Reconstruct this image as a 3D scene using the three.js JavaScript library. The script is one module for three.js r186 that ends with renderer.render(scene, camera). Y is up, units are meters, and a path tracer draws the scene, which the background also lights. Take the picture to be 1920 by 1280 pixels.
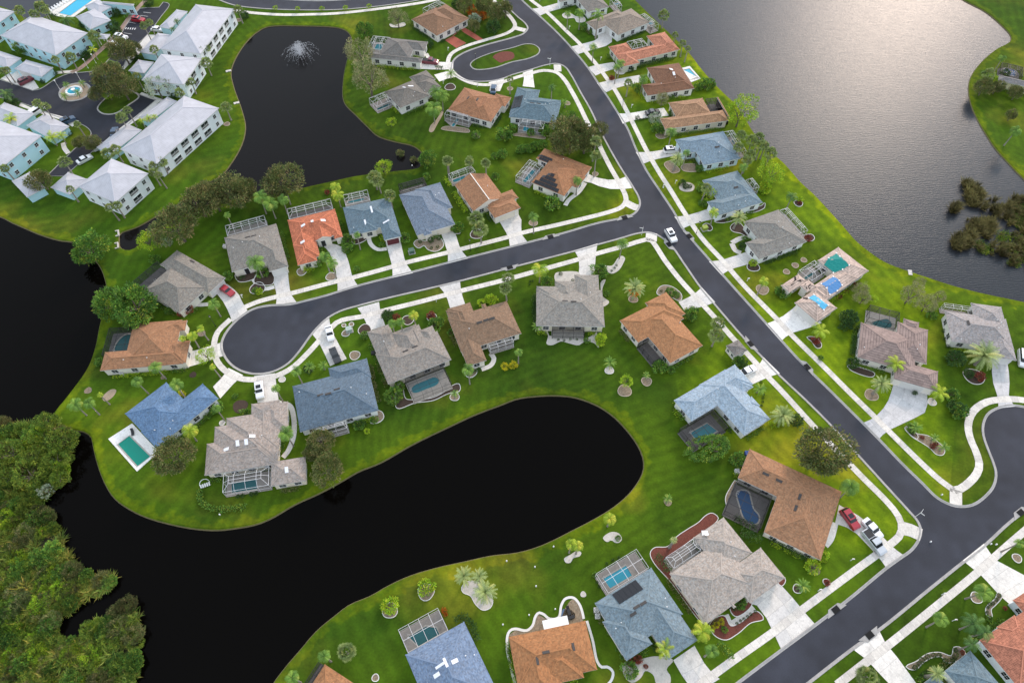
import * as THREE from 'three';
import { mergeGeometries } from 'three/addons/utils/BufferGeometryUtils.js';
import { ImprovedNoise } from 'three/addons/math/ImprovedNoise.js';

// ---------- camera, sky, sun, exposure ----------
const scene = new THREE.Scene();
const CAM_H = 145, PITCH = 56.2 * Math.PI / 180, FOCAL = 1290;      // drone height (m), pitch, focal length in photo pixels (1920 x 1280)
const camera = new THREE.PerspectiveCamera(2 * Math.atan(640 / FOCAL) * 180 / Math.PI, 1.5, 1, 3000);
camera.position.set(0, CAM_H, 0);
camera.rotation.set(-PITCH, 0, 0);
const renderer = new THREE.WebGLRenderer({ antialias: true });
renderer.toneMapping = THREE.LinearToneMapping;
renderer.toneMappingExposure = 1.32;
renderer.shadowMap.enabled = true;

const SUN_AZ = 30 * Math.PI / 180, SUN_EL = 27 * Math.PI / 180;     // azimuth to the right of straight ahead
const SUN = new THREE.Vector3(Math.cos(SUN_EL) * Math.sin(SUN_AZ), Math.sin(SUN_EL), -Math.cos(SUN_EL) * Math.cos(SUN_AZ));
const noise = new ImprovedNoise();
const fbm = (x, y, z, o = 4) => { let s = 0, a = 1, n = 0; for (let i = 0; i < o; i++) { s += a * noise.noise(x, y, z); n += a; x *= 2.03; y *= 2.03; z *= 2.03; a *= 0.5; } return s / n; };
{
  const W = 768, H = 384, d = new Float32Array(W * H * 4);
  for (let j = 0; j < H; j++) for (let i = 0; i < W; i++) {
    const el = ((j + 0.5) / H - 0.5) * Math.PI, az = ((i + 0.5) / W - 0.5) * 2 * Math.PI;
    const x = Math.cos(el) * Math.cos(az), y = Math.sin(el), z = Math.cos(el) * Math.sin(az);
    const c = Math.max(-1, Math.min(1, x * SUN.x + y * SUN.y + z * SUN.z)), ang = Math.acos(c) * 180 / Math.PI;
    const yy = Math.max(y, 0.05);
    const cl = fbm(x / yy * 0.9 + 7, z / yy * 0.9, 3.3, 4);                    // a ceiling of soft cloud
    const base = (0.88 + 0.18 * cl) * (y < 0 ? 0.5 : 1);
    const glow = 3.4 * Math.exp(-Math.pow(ang / 11, 2)) * (1 + 0.5 * cl) + 1.0 * Math.exp(-Math.pow(ang / 24, 2));
    const k = (j * W + i) * 4;
    d[k] = base * 0.88 + glow * 0.93; d[k + 1] = base * 0.98 + glow * 0.98; d[k + 2] = base * 1.13 + glow * 1.08; d[k + 3] = 1;
  }
  const sky = new THREE.DataTexture(d, W, H, THREE.RGBAFormat, THREE.FloatType);
  sky.mapping = THREE.EquirectangularReflectionMapping; sky.magFilter = THREE.LinearFilter; sky.needsUpdate = true;
  scene.background = sky; scene.environment = sky;
}
const sun = new THREE.DirectionalLight(0xffdec4, 1.6);
sun.position.copy(SUN).multiplyScalar(500).add(new THREE.Vector3(0, 0, -120));
sun.target.position.set(0, 0, -120); scene.add(sun, sun.target);
sun.castShadow = true; sun.shadow.radius = 20; sun.shadow.mapSize.set(4096, 4096);
Object.assign(sun.shadow.camera, { left: -300, right: 300, top: 300, bottom: -300, near: 10, far: 1200 });

// ---------- helpers ----------
let seed = 12345;
const rnd = () => { seed |= 0; seed = seed + 0x6D2B79F5 | 0; let t = Math.imul(seed ^ seed >>> 15, 1 | seed); t = t + Math.imul(t ^ t >>> 7, 61 | t) ^ t; return ((t ^ t >>> 14) >>> 0) / 4294967296; };
const rr = (a, b) => a + (b - a) * rnd();
const pick = (a) => a[Math.floor(rnd() * a.length)];
const V3 = (x, y, z) => new THREE.Vector3(x, y, z);
// a point of the photograph (1920 x 1280 pixels) back to the ground, or to the level h above it
const SP = Math.sin(PITCH), CP = Math.cos(PITCH);
function P(px, py, h = 0) {
  const x = (px - 960) / FOCAL, y = (py - 640) / FOCAL, d = SP + y * CP, f = CP - y * SP, t = (CAM_H - h) / d;
  return V3(x * t, h, -f * t);
}
const toPx = (v) => { const dy = CAM_H - v.y, f = -v.z, z = dy * SP + f * CP, y = dy * CP - f * SP; return [960 + FOCAL * v.x / z, 640 + FOCAL * y / z]; };
const win = (ox, oy, s = 4) => (x, y) => [ox + x / s, oy + y / s];
const pts = (w, list) => { const r = []; for (let i = 0; i < list.length; i += 2) r.push(w ? w(list[i], list[i + 1]) : [list[i], list[i + 1]]); return r; };
// polyline in photo pixels -> smooth list of ground points
function curve(p, step = 1.2, closed = false, h = 0) {
  const c = new THREE.CatmullRomCurve3(p.map((q) => P(q[0], q[1], h)), closed, 'centripetal'), n = Math.max(4, Math.round(c.getLength() / step));
  const r = c.getSpacedPoints(n); if (closed) r.pop(); return r;
}
const line = (p, h = 0) => p.map((q) => P(q[0], q[1], h));
const names = {};
function numbered(n) { const k = names[n] = (names[n] ?? -1) + 1; return k ? n + '_' + String(k).padStart(3, '0') : n; }
function tag(o, label, category, group, kind) { o.userData = { label, category }; if (group) o.userData.group = group; if (kind) o.userData.kind = kind; return o; }
function mesh(name, geo, mat, parent) { const m = new THREE.Mesh(geo, mat); m.name = (parent && parent !== scene) ? name : numbered(name); m.castShadow = m.receiveShadow = true; (parent ?? scene).add(m); return m; }
function thing(name, label, category, x = 0, z = 0, group) { const o = new THREE.Group(); o.name = numbered(name); o.position.set(x, 0, z); scene.add(o); tag(o, label, category, group); return o; }
function struct(name, geo, mat) { const m = mesh(name, geo, mat, scene); m.userData.kind = 'structure'; return m; }
function geom(pos, idx, uv, col) {
  const g = new THREE.BufferGeometry(); g.setAttribute('position', new THREE.Float32BufferAttribute(pos, 3));
  g.setAttribute('uv', new THREE.Float32BufferAttribute(uv ?? pos.reduce((a, v, i) => { if (i % 3 === 0) a.push(v); if (i % 3 === 2) a.push(v); return a; }, []), 2));
  if (col) g.setAttribute('color', new THREE.Float32BufferAttribute(col, 3));
  if (idx) g.setIndex(idx); g.computeVertexNormals(); return g;
}
const flat = (g) => { const n = g.index ? g.toNonIndexed() : g; n.computeVertexNormals(); return n; };
const joined = (list) => mergeGeometries(list.map((g) => { const n = g.index ? g.toNonIndexed() : g; for (const k of Object.keys(n.attributes)) if (!['position', 'normal', 'uv'].includes(k)) n.deleteAttribute(k); return n; }));
function box(w, h, d, x = 0, y = 0, z = 0, turn = 0) { const g = new THREE.BoxGeometry(w, h, d); if (turn) g.rotateY(turn); g.translate(x, y, z); return g; }
function bar(a, b, t, t2 = t) { const L = a.distanceTo(b), g = new THREE.BoxGeometry(t, t2, L); const m = new THREE.Matrix4().lookAt(a, b, Math.abs(b.y - a.y) > 0.98 * L ? V3(1, 0, 0) : V3(0, 1, 0)); m.setPosition(a.clone().add(b).multiplyScalar(0.5)); g.applyMatrix4(m); return g; }
function cyl(r0, r1, h, x, y, z, n = 8) { const g = new THREE.CylinderGeometry(r1, r0, h, n); g.translate(x, y + h / 2, z); return g; }
// a level sheet from a closed list of ground points; holes likewise; uv in metres
function sheet(list, y, holes = []) {
  const s = new THREE.Shape(list.map((v) => new THREE.Vector2(v.x, -v.z)));
  for (const h of holes) s.holes.push(new THREE.Path(h.map((v) => new THREE.Vector2(v.x, -v.z))));
  const g = new THREE.ShapeGeometry(s, 1); g.rotateX(-Math.PI / 2); g.translate(0, y, 0);
  const p = g.attributes.position, uv = g.attributes.uv; for (let i = 0; i < p.count; i++) uv.setXY(i, p.getX(i), p.getZ(i));
  return g;
}
// a slab with thickness
function slab(list, y0, y1, holes = []) {
  const top = sheet(list, y1, holes).toNonIndexed(), parts = [top];
  for (const ring of [list, ...holes]) {
    const pos = [];
    for (let i = 0; i < ring.length; i++) { const a = ring[i], b = ring[(i + 1) % ring.length]; pos.push(a.x, y0, a.z, b.x, y0, b.z, b.x, y1, b.z, a.x, y0, a.z, b.x, y1, b.z, a.x, y1, a.z); }
    parts.push(geom(pos));
  }
  return joined(parts);
}
const area = (l) => { let s = 0; for (let i = 0; i < l.length; i++) { const a = l[i], b = l[(i + 1) % l.length]; s += a.x * b.z - b.x * a.z; } return s / 2; };
function inside(l, x, z) { let c = false; for (let i = 0, j = l.length - 1; i < l.length; j = i++) { const a = l[i], b = l[j]; if ((a.z > z) !== (b.z > z) && x < (b.x - a.x) * (z - a.z) / (b.z - a.z) + a.x) c = !c; } return c; }
function normals(l, closed) {
  const s = closed && area(l) < 0 ? -1 : 1;
  return l.map((v, i) => { const a = l[closed ? (i - 1 + l.length) % l.length : Math.max(0, i - 1)], b = l[closed ? (i + 1) % l.length : Math.min(l.length - 1, i + 1)]; return V3((b.z - a.z) * s, 0, -(b.x - a.x) * s).normalize(); });
}
// a profile [[outward, up], ...] swept along ground points
function sweep(l, closed, profile) {
  const n = normals(l, closed), pos = [], idx = [], uv = [], k = profile.length; let run = 0;
  const m = l.length + (closed ? 1 : 0);
  for (let i = 0; i < m; i++) {
    const v = l[i % l.length], q = n[i % l.length]; if (i) run += v.distanceTo(l[(i - 1) % l.length]);
    for (const [o, y] of profile) { pos.push(v.x + q.x * o, y, v.z + q.z * o); uv.push(run, o); }
  }
  for (let i = 0; i + 1 < m; i++) for (let j = 0; j + 1 < k; j++) { const a = i * k + j, b = a + k; idx.push(a, b, a + 1, b, b + 1, a + 1); }
  return flat(geom(pos, idx, uv));
}
const C = (hex) => new THREE.Color(hex);
const lin = (r, g, b) => new THREE.Color().setRGB(r, g, b);
function dataTex(w, h, fn, srgb = true, repeat = true) {
  const d = new Uint8Array(w * h * 4);
  for (let j = 0; j < h; j++) for (let i = 0; i < w; i++) { const c = fn(i, j), k = (j * w + i) * 4; d[k] = Math.max(0, Math.min(255, c[0])); d[k + 1] = Math.max(0, Math.min(255, c[1])); d[k + 2] = Math.max(0, Math.min(255, c[2])); d[k + 3] = 255; }
  const t = new THREE.DataTexture(d, w, h); t.magFilter = THREE.LinearFilter; t.minFilter = THREE.LinearMipmapLinearFilter; if (srgb) t.colorSpace = THREE.SRGBColorSpace;
  if (repeat) t.wrapS = t.wrapT = THREE.RepeatWrapping; t.needsUpdate = true; return t;
}
const tiled = (t, sx, sy = sx) => { const c = t.clone(); c.repeat.set(1 / sx, 1 / sy); c.needsUpdate = true; return c; };
// noise that repeats over n x n
function wrapNoise(n, cell, s0) { const g = Math.round(n / cell), v = new Float32Array(g * g), old = seed; seed = s0; for (let i = 0; i < g * g; i++) v[i] = rnd(); seed = old; const sm = (t) => t * t * (3 - 2 * t);
  return (i, j) => { const x = i / n * g, y = j / n * g, a = Math.floor(x), b = Math.floor(y), u = sm(x - a), w = sm(y - b), q = (p, r) => v[((r % g + g) % g) * g + (p % g + g) % g]; return (q(a, b) * (1 - u) + q(a + 1, b) * u) * (1 - w) + (q(a, b + 1) * (1 - u) + q(a + 1, b + 1) * u) * w; }; }
const std = (color, roughness = 0.9, o = {}) => new THREE.MeshStandardMaterial({ color, roughness, side: THREE.DoubleSide, ...o });

// ---------- shared textures and materials ----------
const N1 = wrapNoise(512, 2, 1), N2 = wrapNoise(512, 8, 2), N3 = wrapNoise(512, 32, 3), N4 = wrapNoise(512, 128, 4), N0 = wrapNoise(512, 1, 5);
const grainT = dataTex(512, 512, (i, j) => { const v = 120 + 70 * (N1(i, j) - 0.5) + 60 * (N2(i, j) - 0.5) + 90 * (N0(i, j) - 0.5); return [v, v, v]; }, false);
const concT = dataTex(512, 512, (i, j) => { const st = Math.max(0, N3(i, j) * 0.6 + N4(i, j) * 0.5 - 0.62) * 190, v = 234 + 20 * (N2(i, j) - 0.5) + 26 * (N3(i, j) - 0.5) + 22 * (N0(i, j) - 0.5) - st * 0.5; return [v, v * 0.985, v * 0.96]; });
const asphT = dataTex(512, 512, (i, j) => { const v = 205 + 34 * (N0(i, j) - 0.5) + 34 * (N3(i, j) - 0.5) + 44 * (N4(i, j) - 0.5); return [v, v, v]; });
const M = {
  asphalt: std(lin(0.041, 0.046, 0.063), 0.85, { map: tiled(asphT, 30) }),
  asphaltDark: std(lin(0.022, 0.025, 0.038), 0.85, { map: tiled(asphT, 22) }),
  kerb: std(lin(0.42, 0.42, 0.42), 0.9, { map: tiled(concT, 11) }),
  walk: std(lin(0.80, 0.78, 0.74), 0.9, { map: tiled(concT, 9) }),
  walk2: std(lin(0.72, 0.70, 0.67), 0.9, { map: tiled(concT, 7) }),
  drive: std(lin(0.72, 0.72, 0.72), 0.9, { map: tiled(concT, 8) }),
  drive2: std(lin(0.78, 0.77, 0.75), 0.9, { map: tiled(concT, 6) }),
  joint: std(lin(0.20, 0.19, 0.17), 1),
  white: std(lin(0.78, 0.78, 0.76), 0.6),
  cream: std(lin(0.72, 0.66, 0.54), 0.8),
  dark: std(lin(0.02, 0.02, 0.022), 0.6),
  glass: std(lin(0.03, 0.035, 0.04), 0.12),
};
// ---------- ponds and lawn ----------
const POND_A = curve(pts(null, [480,58, 500,48, 560,46, 640,51, 657,62, 661,85, 652,112, 645,150, 647,190, 670,215, 690,235, 710,253, 745,264, 775,271, 793,285, 795,300, 787,314, 735,322, 665,331, 620,341, 575,351, 535,361, 480,367, 420,378, 350,398, 310,421, 270,446, 258,462, 240,470, 222,465, 219,450, 222,436, 257,422, 300,397, 342,374, 375,347, 412,327, 428,308, 450,270, 457,238, 450,205, 435,162, 430,135, 436,114, 457,80]), 1.5, true);
const POND_B = curve(pts(null, [-20,399, 30,418, 75,437, 112,448, 140,452, 168,475, 190,500, 202,540, 203,562, 190,602, 180,650, 165,690, 128,742, 102,775, 96,796, 118,801, 140,803, 160,807, 172,817, 176,835, 182,860, 195,897, 215,930, 245,952, 275,966, 312,977, 362,987, 405,990, 437,987, 480,979, 507,968, 550,943, 600,920, 637,900, 672,880, 710,865, 772,830, 840,797, 890,774, 935,757, 970,744, 1010,739, 1040,738, 1075,741, 1105,750, 1130,762, 1155,780, 1178,804, 1196,828, 1207,850, 1211,868, 1209,886, 1199,906, 1180,930, 1150,955, 1110,979, 1075,997, 1040,1015, 1007,1029, 970,1039, 920,1045, 870,1056, 820,1067, 770,1082, 730,1100, 695,1120, 655,1137, 630,1156, 595,1185, 565,1220, 535,1255, 510,1290, 490,1340, 200,1400, -250,1400, -420,1100, -420,700, -330,420]), 1.5, true);
const POND_C = curve(pts(null, [-140,-60, 60,-75, 175,-40, 135,0, 100,22, 78,33, 55,36, 30,25, 0,12, -60,0]), 1.5, true);
const LAKE = curve(pts(null, [1150,-40, 1190,0, 1210,20, 1237,46, 1265,72, 1292,100, 1315,130, 1337,155, 1360,178, 1378,195, 1395,220, 1412,248, 1440,280, 1470,307, 1500,341, 1527,366, 1555,396, 1582,426, 1605,452, 1635,476, 1662,493, 1710,511, 1740,521, 1790,537, 1840,550, 1920,567, 2060,600, 2140,520, 2080,430, 1975,378, 1910,321, 1897,307, 1870,277, 1852,250, 1835,220, 1823,190, 1820,160, 1826,140, 1845,115, 1872,92, 1898,77, 1898,65, 1880,45, 1850,20, 1812,0, 1740,-40]), 1.5, true);
const PONDS = [POND_A, POND_B, POND_C, LAKE];

// lawn colour, computed over the neighbourhood
const GX0 = -270, GX1 = 270, GZ0 = -345, GZ1 = 15, GN = 2048;
{
  // distance to the water's edge on a 1 m grid
}
const waterDist = (() => {
  const w = GX1 - GX0, h = GZ1 - GZ0, d = new Float32Array(w * h).fill(99);
  for (let j = 0; j < h; j++) for (let i = 0; i < w; i++) { const x = GX0 + i + 0.5, z = GZ0 + j + 0.5; for (const p of PONDS) if (inside(p, x, z)) { d[j * w + i] = 0; break; } }
  for (let k = 0; k < 12; k++) for (let j = 1; j < h - 1; j++) for (let i = 1; i < w - 1; i++) { const q = j * w + i; const m = Math.min(d[q - 1], d[q + 1], d[q - w], d[q + w]) + 1, n = Math.min(d[q - w - 1], d[q - w + 1], d[q + w - 1], d[q + w + 1]) + 1.414; d[q] = Math.min(d[q], m, n); }
  return (x, z) => { const i = Math.max(0, Math.min(w - 2, x - GX0 - 0.5)), j = Math.max(0, Math.min(h - 2, z - GZ0 - 0.5)), a = Math.floor(i), b = Math.floor(j), u = i - a, v = j - b; return (d[b * w + a] * (1 - u) + d[b * w + a + 1] * u) * (1 - v) + (d[(b + 1) * w + a] * (1 - u) + d[(b + 1) * w + a + 1] * u) * v; };
})();
// plots of lawn, each mown in its own direction
const PLOTS = []; { const o = seed; seed = 77; for (let i = 0; i < 170; i++) PLOTS.push({ x: rr(GX0, GX1), z: rr(GZ0, GZ1), a: pick([0.3, -0.25, 0.95, -0.6, 1.25, 0.05]), t: rr(-1, 1), y: rr(-1, 1), w: rr(1.0, 1.5) }); seed = o; }
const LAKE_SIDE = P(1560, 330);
for (const p of PLOTS) p.l = Math.hypot(p.x - LAKE_SIDE.x, (p.z - LAKE_SIDE.z) * 0.7) < 62 ? 0.58 : Math.hypot(p.x - LAKE_SIDE.x, (p.z - LAKE_SIDE.z) * 0.7) < 95 ? 0.12 : 0;   // backlight painted into plots near the open lake: brighter, yellower grass colour
const lawnT = dataTex(GN, GN, (i, j) => {
  const x = GX0 + (i + 0.5) / GN * (GX1 - GX0), z = GZ0 + (j + 0.5) / GN * (GZ1 - GZ0);
  const wx = x + 9 * fbm(x * 0.02, 1.3, z * 0.02, 2), wz = z + 9 * fbm(x * 0.02, 7.7, z * 0.02, 2);
  let d1 = 1e9, d2 = 1e9, pa = PLOTS[0], pb = PLOTS[0]; for (const p of PLOTS) { const q = (p.x - wx) * (p.x - wx) + (p.z - wz) * (p.z - wz); if (q < d1) { d2 = d1; pb = pa; d1 = q; pa = p; } else if (q < d2) { d2 = q; pb = p; } }
  const sh = 0.5 * Math.max(0, 1 - (Math.sqrt(d2) - Math.sqrt(d1)) / 5), mixp = (k) => pa[k] * (1 - sh) + pb[k] * sh, stripe = (p) => Math.sin((wx * Math.cos(p.a) + wz * Math.sin(p.a)) * Math.PI / p.w), s = stripe(pa) * (1 - sh) + stripe(pb) * sh;
  const n1 = fbm(x * 0.05, 3, z * 0.05, 4), n2 = fbm(x * 0.35, 9, z * 0.35, 3), g = noise.noise(x * 2.3, 4, z * 2.3) + noise.noise(x * 5.1, 8, z * 5.1);
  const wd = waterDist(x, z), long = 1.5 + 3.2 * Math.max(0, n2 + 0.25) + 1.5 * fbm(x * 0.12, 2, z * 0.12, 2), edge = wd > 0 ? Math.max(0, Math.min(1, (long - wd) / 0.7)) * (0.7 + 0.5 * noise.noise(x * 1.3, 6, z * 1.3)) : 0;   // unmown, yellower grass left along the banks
  const lakeBacklight = mixp('l');  // painted backlight, blended between neighbouring plots
  let v = 1 + 0.04 * s + 0.20 * n1 + 0.22 * n2 + 0.10 * g + 0.10 * mixp('t');
  let yl = 0.5 * n1 + 0.16 * mixp('y') + 0.75 * edge + lakeBacklight * (0.8 + 0.6 * n2);
  const dry = Math.max(0, fbm(x * 0.04 + 40, 5, z * 0.04, 4) - 0.12) * 2.4 + Math.max(0, n2 - 0.3) * 0.7;
  let r = 62 + 30 * yl, gr = 87 + 19 * yl, b = 18 - 3 * yl; v *= 1 + 0.22 * lakeBacklight;
  r += dry * 46; gr += dry * 18; b += dry * 16;
  return [r * v, gr * v, b * v];
}, true, false);
for (const t of [lawnT]) t.wrapS = t.wrapT = THREE.ClampToEdgeWrapping;
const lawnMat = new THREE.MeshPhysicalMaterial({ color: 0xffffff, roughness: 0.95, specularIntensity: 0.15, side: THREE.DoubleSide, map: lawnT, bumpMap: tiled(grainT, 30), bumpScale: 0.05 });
function lawnUV(g) { const p = g.attributes.position, uv = g.attributes.uv; for (let i = 0; i < p.count; i++) uv.setXY(i, (p.getX(i) - GX0) / (GX1 - GX0), (p.getZ(i) - GZ0) / (GZ1 - GZ0)); return g; }
const OUT = [V3(-800, 0, 500), V3(800, 0, 500), V3(800, 0, -900), V3(-800, 0, -900)];
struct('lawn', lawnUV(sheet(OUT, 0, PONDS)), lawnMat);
// banks: the turf runs down into the water, with a worn sandy lip
const bankMat = lawnMat, lipMat = std(lin(0.17, 0.15, 0.07), 1, { map: tiled(concT, 5) });
for (const p of PONDS) {
  const jag = p.map((v, i) => v);
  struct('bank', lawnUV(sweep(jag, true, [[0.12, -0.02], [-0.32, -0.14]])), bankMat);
  struct('bank_lip', sweep(jag, true, [[-0.28, -0.12], [-0.55, -0.46], [-2.0, -1.5]]), lipMat);
}
const rippleT = dataTex(512, 512, (i, j) => { const v = 128 + 90 * (N1(i * 0.5, j) - 0.5) + 120 * (wrapRip(i, j) - 0.5); return [v, v, v]; }, false);
function wrapRip(i, j) { return 0.5 + 0.25 * Math.sin((j * 26 / 512 + 1.4 * N3(i, j)) * 2 * Math.PI) + 0.25 * (N2(i * 0.5, j) - 0.5); }
const water = (r, g, b, rough, spec, o = {}) => new THREE.MeshPhysicalMaterial({ color: lin(r, g, b), roughness: rough, specularIntensity: spec, ior: 1.33, side: THREE.DoubleSide, ...o });
const pondMat = water(0.0016, 0.0013, 0.001, 0.06, 0.16), fountainPondMat = water(0.006, 0.0052, 0.005, 0.1, 0.36, { bumpMap: tiled(rippleT, 26), bumpScale: 0.012 });
const lakeMat = water(0.026, 0.027, 0.030, 0.31, 0.46, { specularColor: lin(0.42, 0.76, 0.98), bumpMap: tiled(rippleT, 30, 19), bumpScale: 0.045 });
const canalMat = water(0.012, 0.014, 0.02, 0.1, 1);
for (const [n, p, m, l] of [['fountain_pond', POND_A, fountainPondMat], ['dark_pond', POND_B, pondMat], ['canal', POND_C, canalMat], ['lake', LAKE, lakeMat]]) struct(n, sheet(p, -0.42), m);

// ---------- streets ----------
const ROAD = line(pts(null, [938,-14, 955,15, 972,31]))
  .concat(curve(pts(null, [972,31, 986,43, 991,53, 982,64, 960,72]), 0.8), curve(pts(null, [960,72, 905,87, 870,100, 853,112, 849,126, 857,140, 880,150, 915,151, 942,146, 960,139, 992,130, 1022,121, 1044,118, 1060,124, 1073,141, 1090,172, 1110,207, 1130,250, 1147,282, 1167,316, 1187,347, 1200,370, 1202,383, 1197,395, 1190,402, 1176,408, 1120,420, 1062,437, 990,456, 875,485, 775,511, 672,537, 610,556, 575,565, 545,572, 500,575, 475,581, 450,597, 432,615, 421,632, 417,648, 422,665, 435,682, 455,694, 480,699, 510,695, 537,681, 557,660, 585,622, 610,597, 636,582, 672,571, 735,555, 800,540, 862,525, 950,502, 1077,469, 1120,457, 1160,446, 1195,436, 1217,434, 1237,441, 1260,459, 1285,494, 1315,537, 1345,573, 1397,633, 1425,662, 1462,701, 1512,748, 1565,801, 1615,856, 1665,911, 1707,957, 1724,977, 1730,995, 1726,1013, 1712,1033, 1690,1049, 1665,1067, 1595,1125, 1530,1175, 1440,1242, 1370,1295]), 1.0))
  .concat(line(pts(null, [1340,1318, 1455,1325])))
  .concat(curve(pts(null, [1510,1281, 1595,1215, 1655,1172, 1740,1103, 1805,1051, 1845,1020, 1885,983, 1925,950]), 1.0), line(pts(null, [1990,900, 2040,860, 2040,800])))
  .concat(curve(pts(null, [1990,790, 1950,772, 1922,765, 1900,762, 1876,766, 1856,777, 1847,796, 1847,815, 1855,840, 1865,865, 1871,887, 1867,911, 1852,931, 1828,948, 1806,952, 1785,949, 1757,935, 1727,906, 1690,870, 1647,825, 1562,740, 1500,679, 1435,607, 1365,529, 1330,489, 1276,425, 1265,403, 1237,360, 1210,319, 1190,277, 1175,241, 1157,212, 1140,185, 1122,159, 1100,126, 1072,92, 1042,60, 1010,30, 977,0, 965,-16]), 1.0));
const ISLAND = curve(pts(null, [881,122, 886,114, 917,100, 960,89, 985,82, 1001,83, 1012,91, 1010,101, 992,110, 960,117, 930,127, 905,131, 889,130]), 0.8, true);
struct('road', sheet(ROAD, 0.012, [ISLAND]), M.asphalt);
const KERB = [[0, 0.012], [0.22, 0.03], [0.4, 0.13], [0.58, 0.135], [0.6, 0]];
struct('kerb', sweep(ROAD, true, KERB), M.kerb);
struct('kerb', sweep(ISLAND, true, [[0.05, 0.012], [-0.08, 0.13], [-0.35, 0.135], [-0.37, 0]]), M.kerb);
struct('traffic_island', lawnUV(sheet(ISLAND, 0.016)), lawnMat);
const TOPROAD = curve(pts(null, [400,-6, 437,8, 480,14, 555,17.5, 630,17, 705,11, 775,1, 800,-4]), 1).concat(curve(pts(null, [760,-22, 705,-6, 662,-1, 605,2, 560,1, 510,-3, 440,-18]), 1));
struct('road', sheet(TOPROAD, 0.012), M.asphalt);
struct('kerb', sweep(TOPROAD, true, KERB), M.kerb);
const CONDO_ROAD = line(pts(null, [-40,140, 0,150, 32,160, 60,170])).concat(curve(pts(null, [60,170, 75,167, 105,148, 130,138, 155,136, 176,133, 190,125, 207,107, 214,92, 238,45, 262,16]), 0.8), line(pts(null, [272,15, 298,14])), curve(pts(null, [306,4, 316,8, 300,32, 275,65, 255,85, 234,115]), 0.8), line(pts(null, [226,134, 236,165, 264,179, 291,187, 250,223, 225,245, 175,281, 152,302, 120,330])), line(pts(null, [88,330, 140,279, 166,262])), curve(pts(null, [166,262, 171,250, 165,240, 147,230, 105,217, 62,200, 32,190, 0,182, -40,172]), 0.8));
const GREEN = curve(pts(null, [181,203, 190,213, 205,215, 219,212, 240,198, 261,181, 238,168, 215,172, 192,188]), 0.6, true), RONDEL = curve(pts(null, [109,177, 113,167, 130,158, 150,155, 163,157, 170,165, 167,176, 153,186, 130,190, 116,187]), 0.5, true);
struct('road', sheet(CONDO_ROAD, 0.012, [GREEN, RONDEL]), M.asphaltDark);
for (const r of [GREEN, RONDEL]) struct('kerb', sweep(r, true, [[0.05, 0.012], [-0.06, 0.13], [-0.4, 0.135], [-0.42, 0]]), M.kerb);
struct('kerb', sweep(CONDO_ROAD, true, [[0, 0.012], [0.05, 0.12], [0.22, 0.125], [0.24, 0]]), M.kerb);
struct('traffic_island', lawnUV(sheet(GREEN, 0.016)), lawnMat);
// ---------- buildings ----------
const shingleT = dataTex(512, 512, (i, j) => {            // 8 m x 8 m: courses 0.25 m high, tabs of mixed tone
  const row = Math.floor(j / 16), tab = Math.floor((i + (row % 2) * 11 + (row * 37) % 23) / 22), h = Math.sin(tab * 127.1 + row * 311.7) * 43758.5453, t = h - Math.floor(h);
  const h2 = Math.sin(tab * 269.5 + row * 183.3) * 43758.5453, t2 = h2 - Math.floor(h2);
  const v = 202 + 42 * (t - 0.5) + 40 * (N0(i, j) - 0.5) + 20 * (N3(i, j) - 0.5) - (j % 16 < 2 ? 26 : 0), w = 11 * (t2 - 0.5);
  return [v + w, v, v - w * 0.8];
});
const tileT = dataTex(512, 512, (i, j) => {               // 6.4 m x 6.4 m barrel tiles
  const row = Math.floor(j / 32), col = Math.floor(i / 24.4), h = Math.sin(col * 12.9 + row * 78.2) * 43758.5453, t = h - Math.floor(h);
  const v = 205 + 42 * (t - 0.5) + 30 * (N2(i, j) - 0.5) + 34 * (N3(i, j) - 0.5) + 20 * (N0(i, j) - 0.5) - (j % 32 < 3 ? 40 : 0);
  return [v, v * 0.985, v * 0.97];
});
const tileB = dataTex(512, 512, (i, j) => { const v = 128 + 100 * Math.sin(i / 512 * 21 * 2 * Math.PI) - (j % 32 < 3 ? 60 : 0); return [v, v, v]; }, false);
const seamT = dataTex(512, 512, (i, j) => { const v = 232 + 12 * (N3(i, j) - 0.5) + 14 * (N4(i, j) - 0.5) + 8 * (N0(i, j) - 0.5) - (i % 32 < 2 ? 30 : 0); return [v, v, v]; });
const flatRowT = dataTex(512, 512, (i, j) => { const row = Math.floor(j / 32), h = Math.sin(row * 78.2 + Math.floor(i / 40) * 3.7) * 43758.5453, t = h - Math.floor(h); const v = 208 + 26 * (t - 0.5) + 24 * (N2(i, j) - 0.5) + 26 * (N3(i, j) - 0.5) - (j % 32 < 5 ? 62 : 0); return [v, v, v]; });
const T8 = tiled(shingleT, 8), T64 = tiled(tileT, 6.4), B64 = tiled(tileB, 6.4), T10 = tiled(seamT, 10), T12 = tiled(flatRowT, 10), G6 = tiled(grainT, 6), G8 = tiled(grainT, 5);
const roofMats = {};
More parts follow.
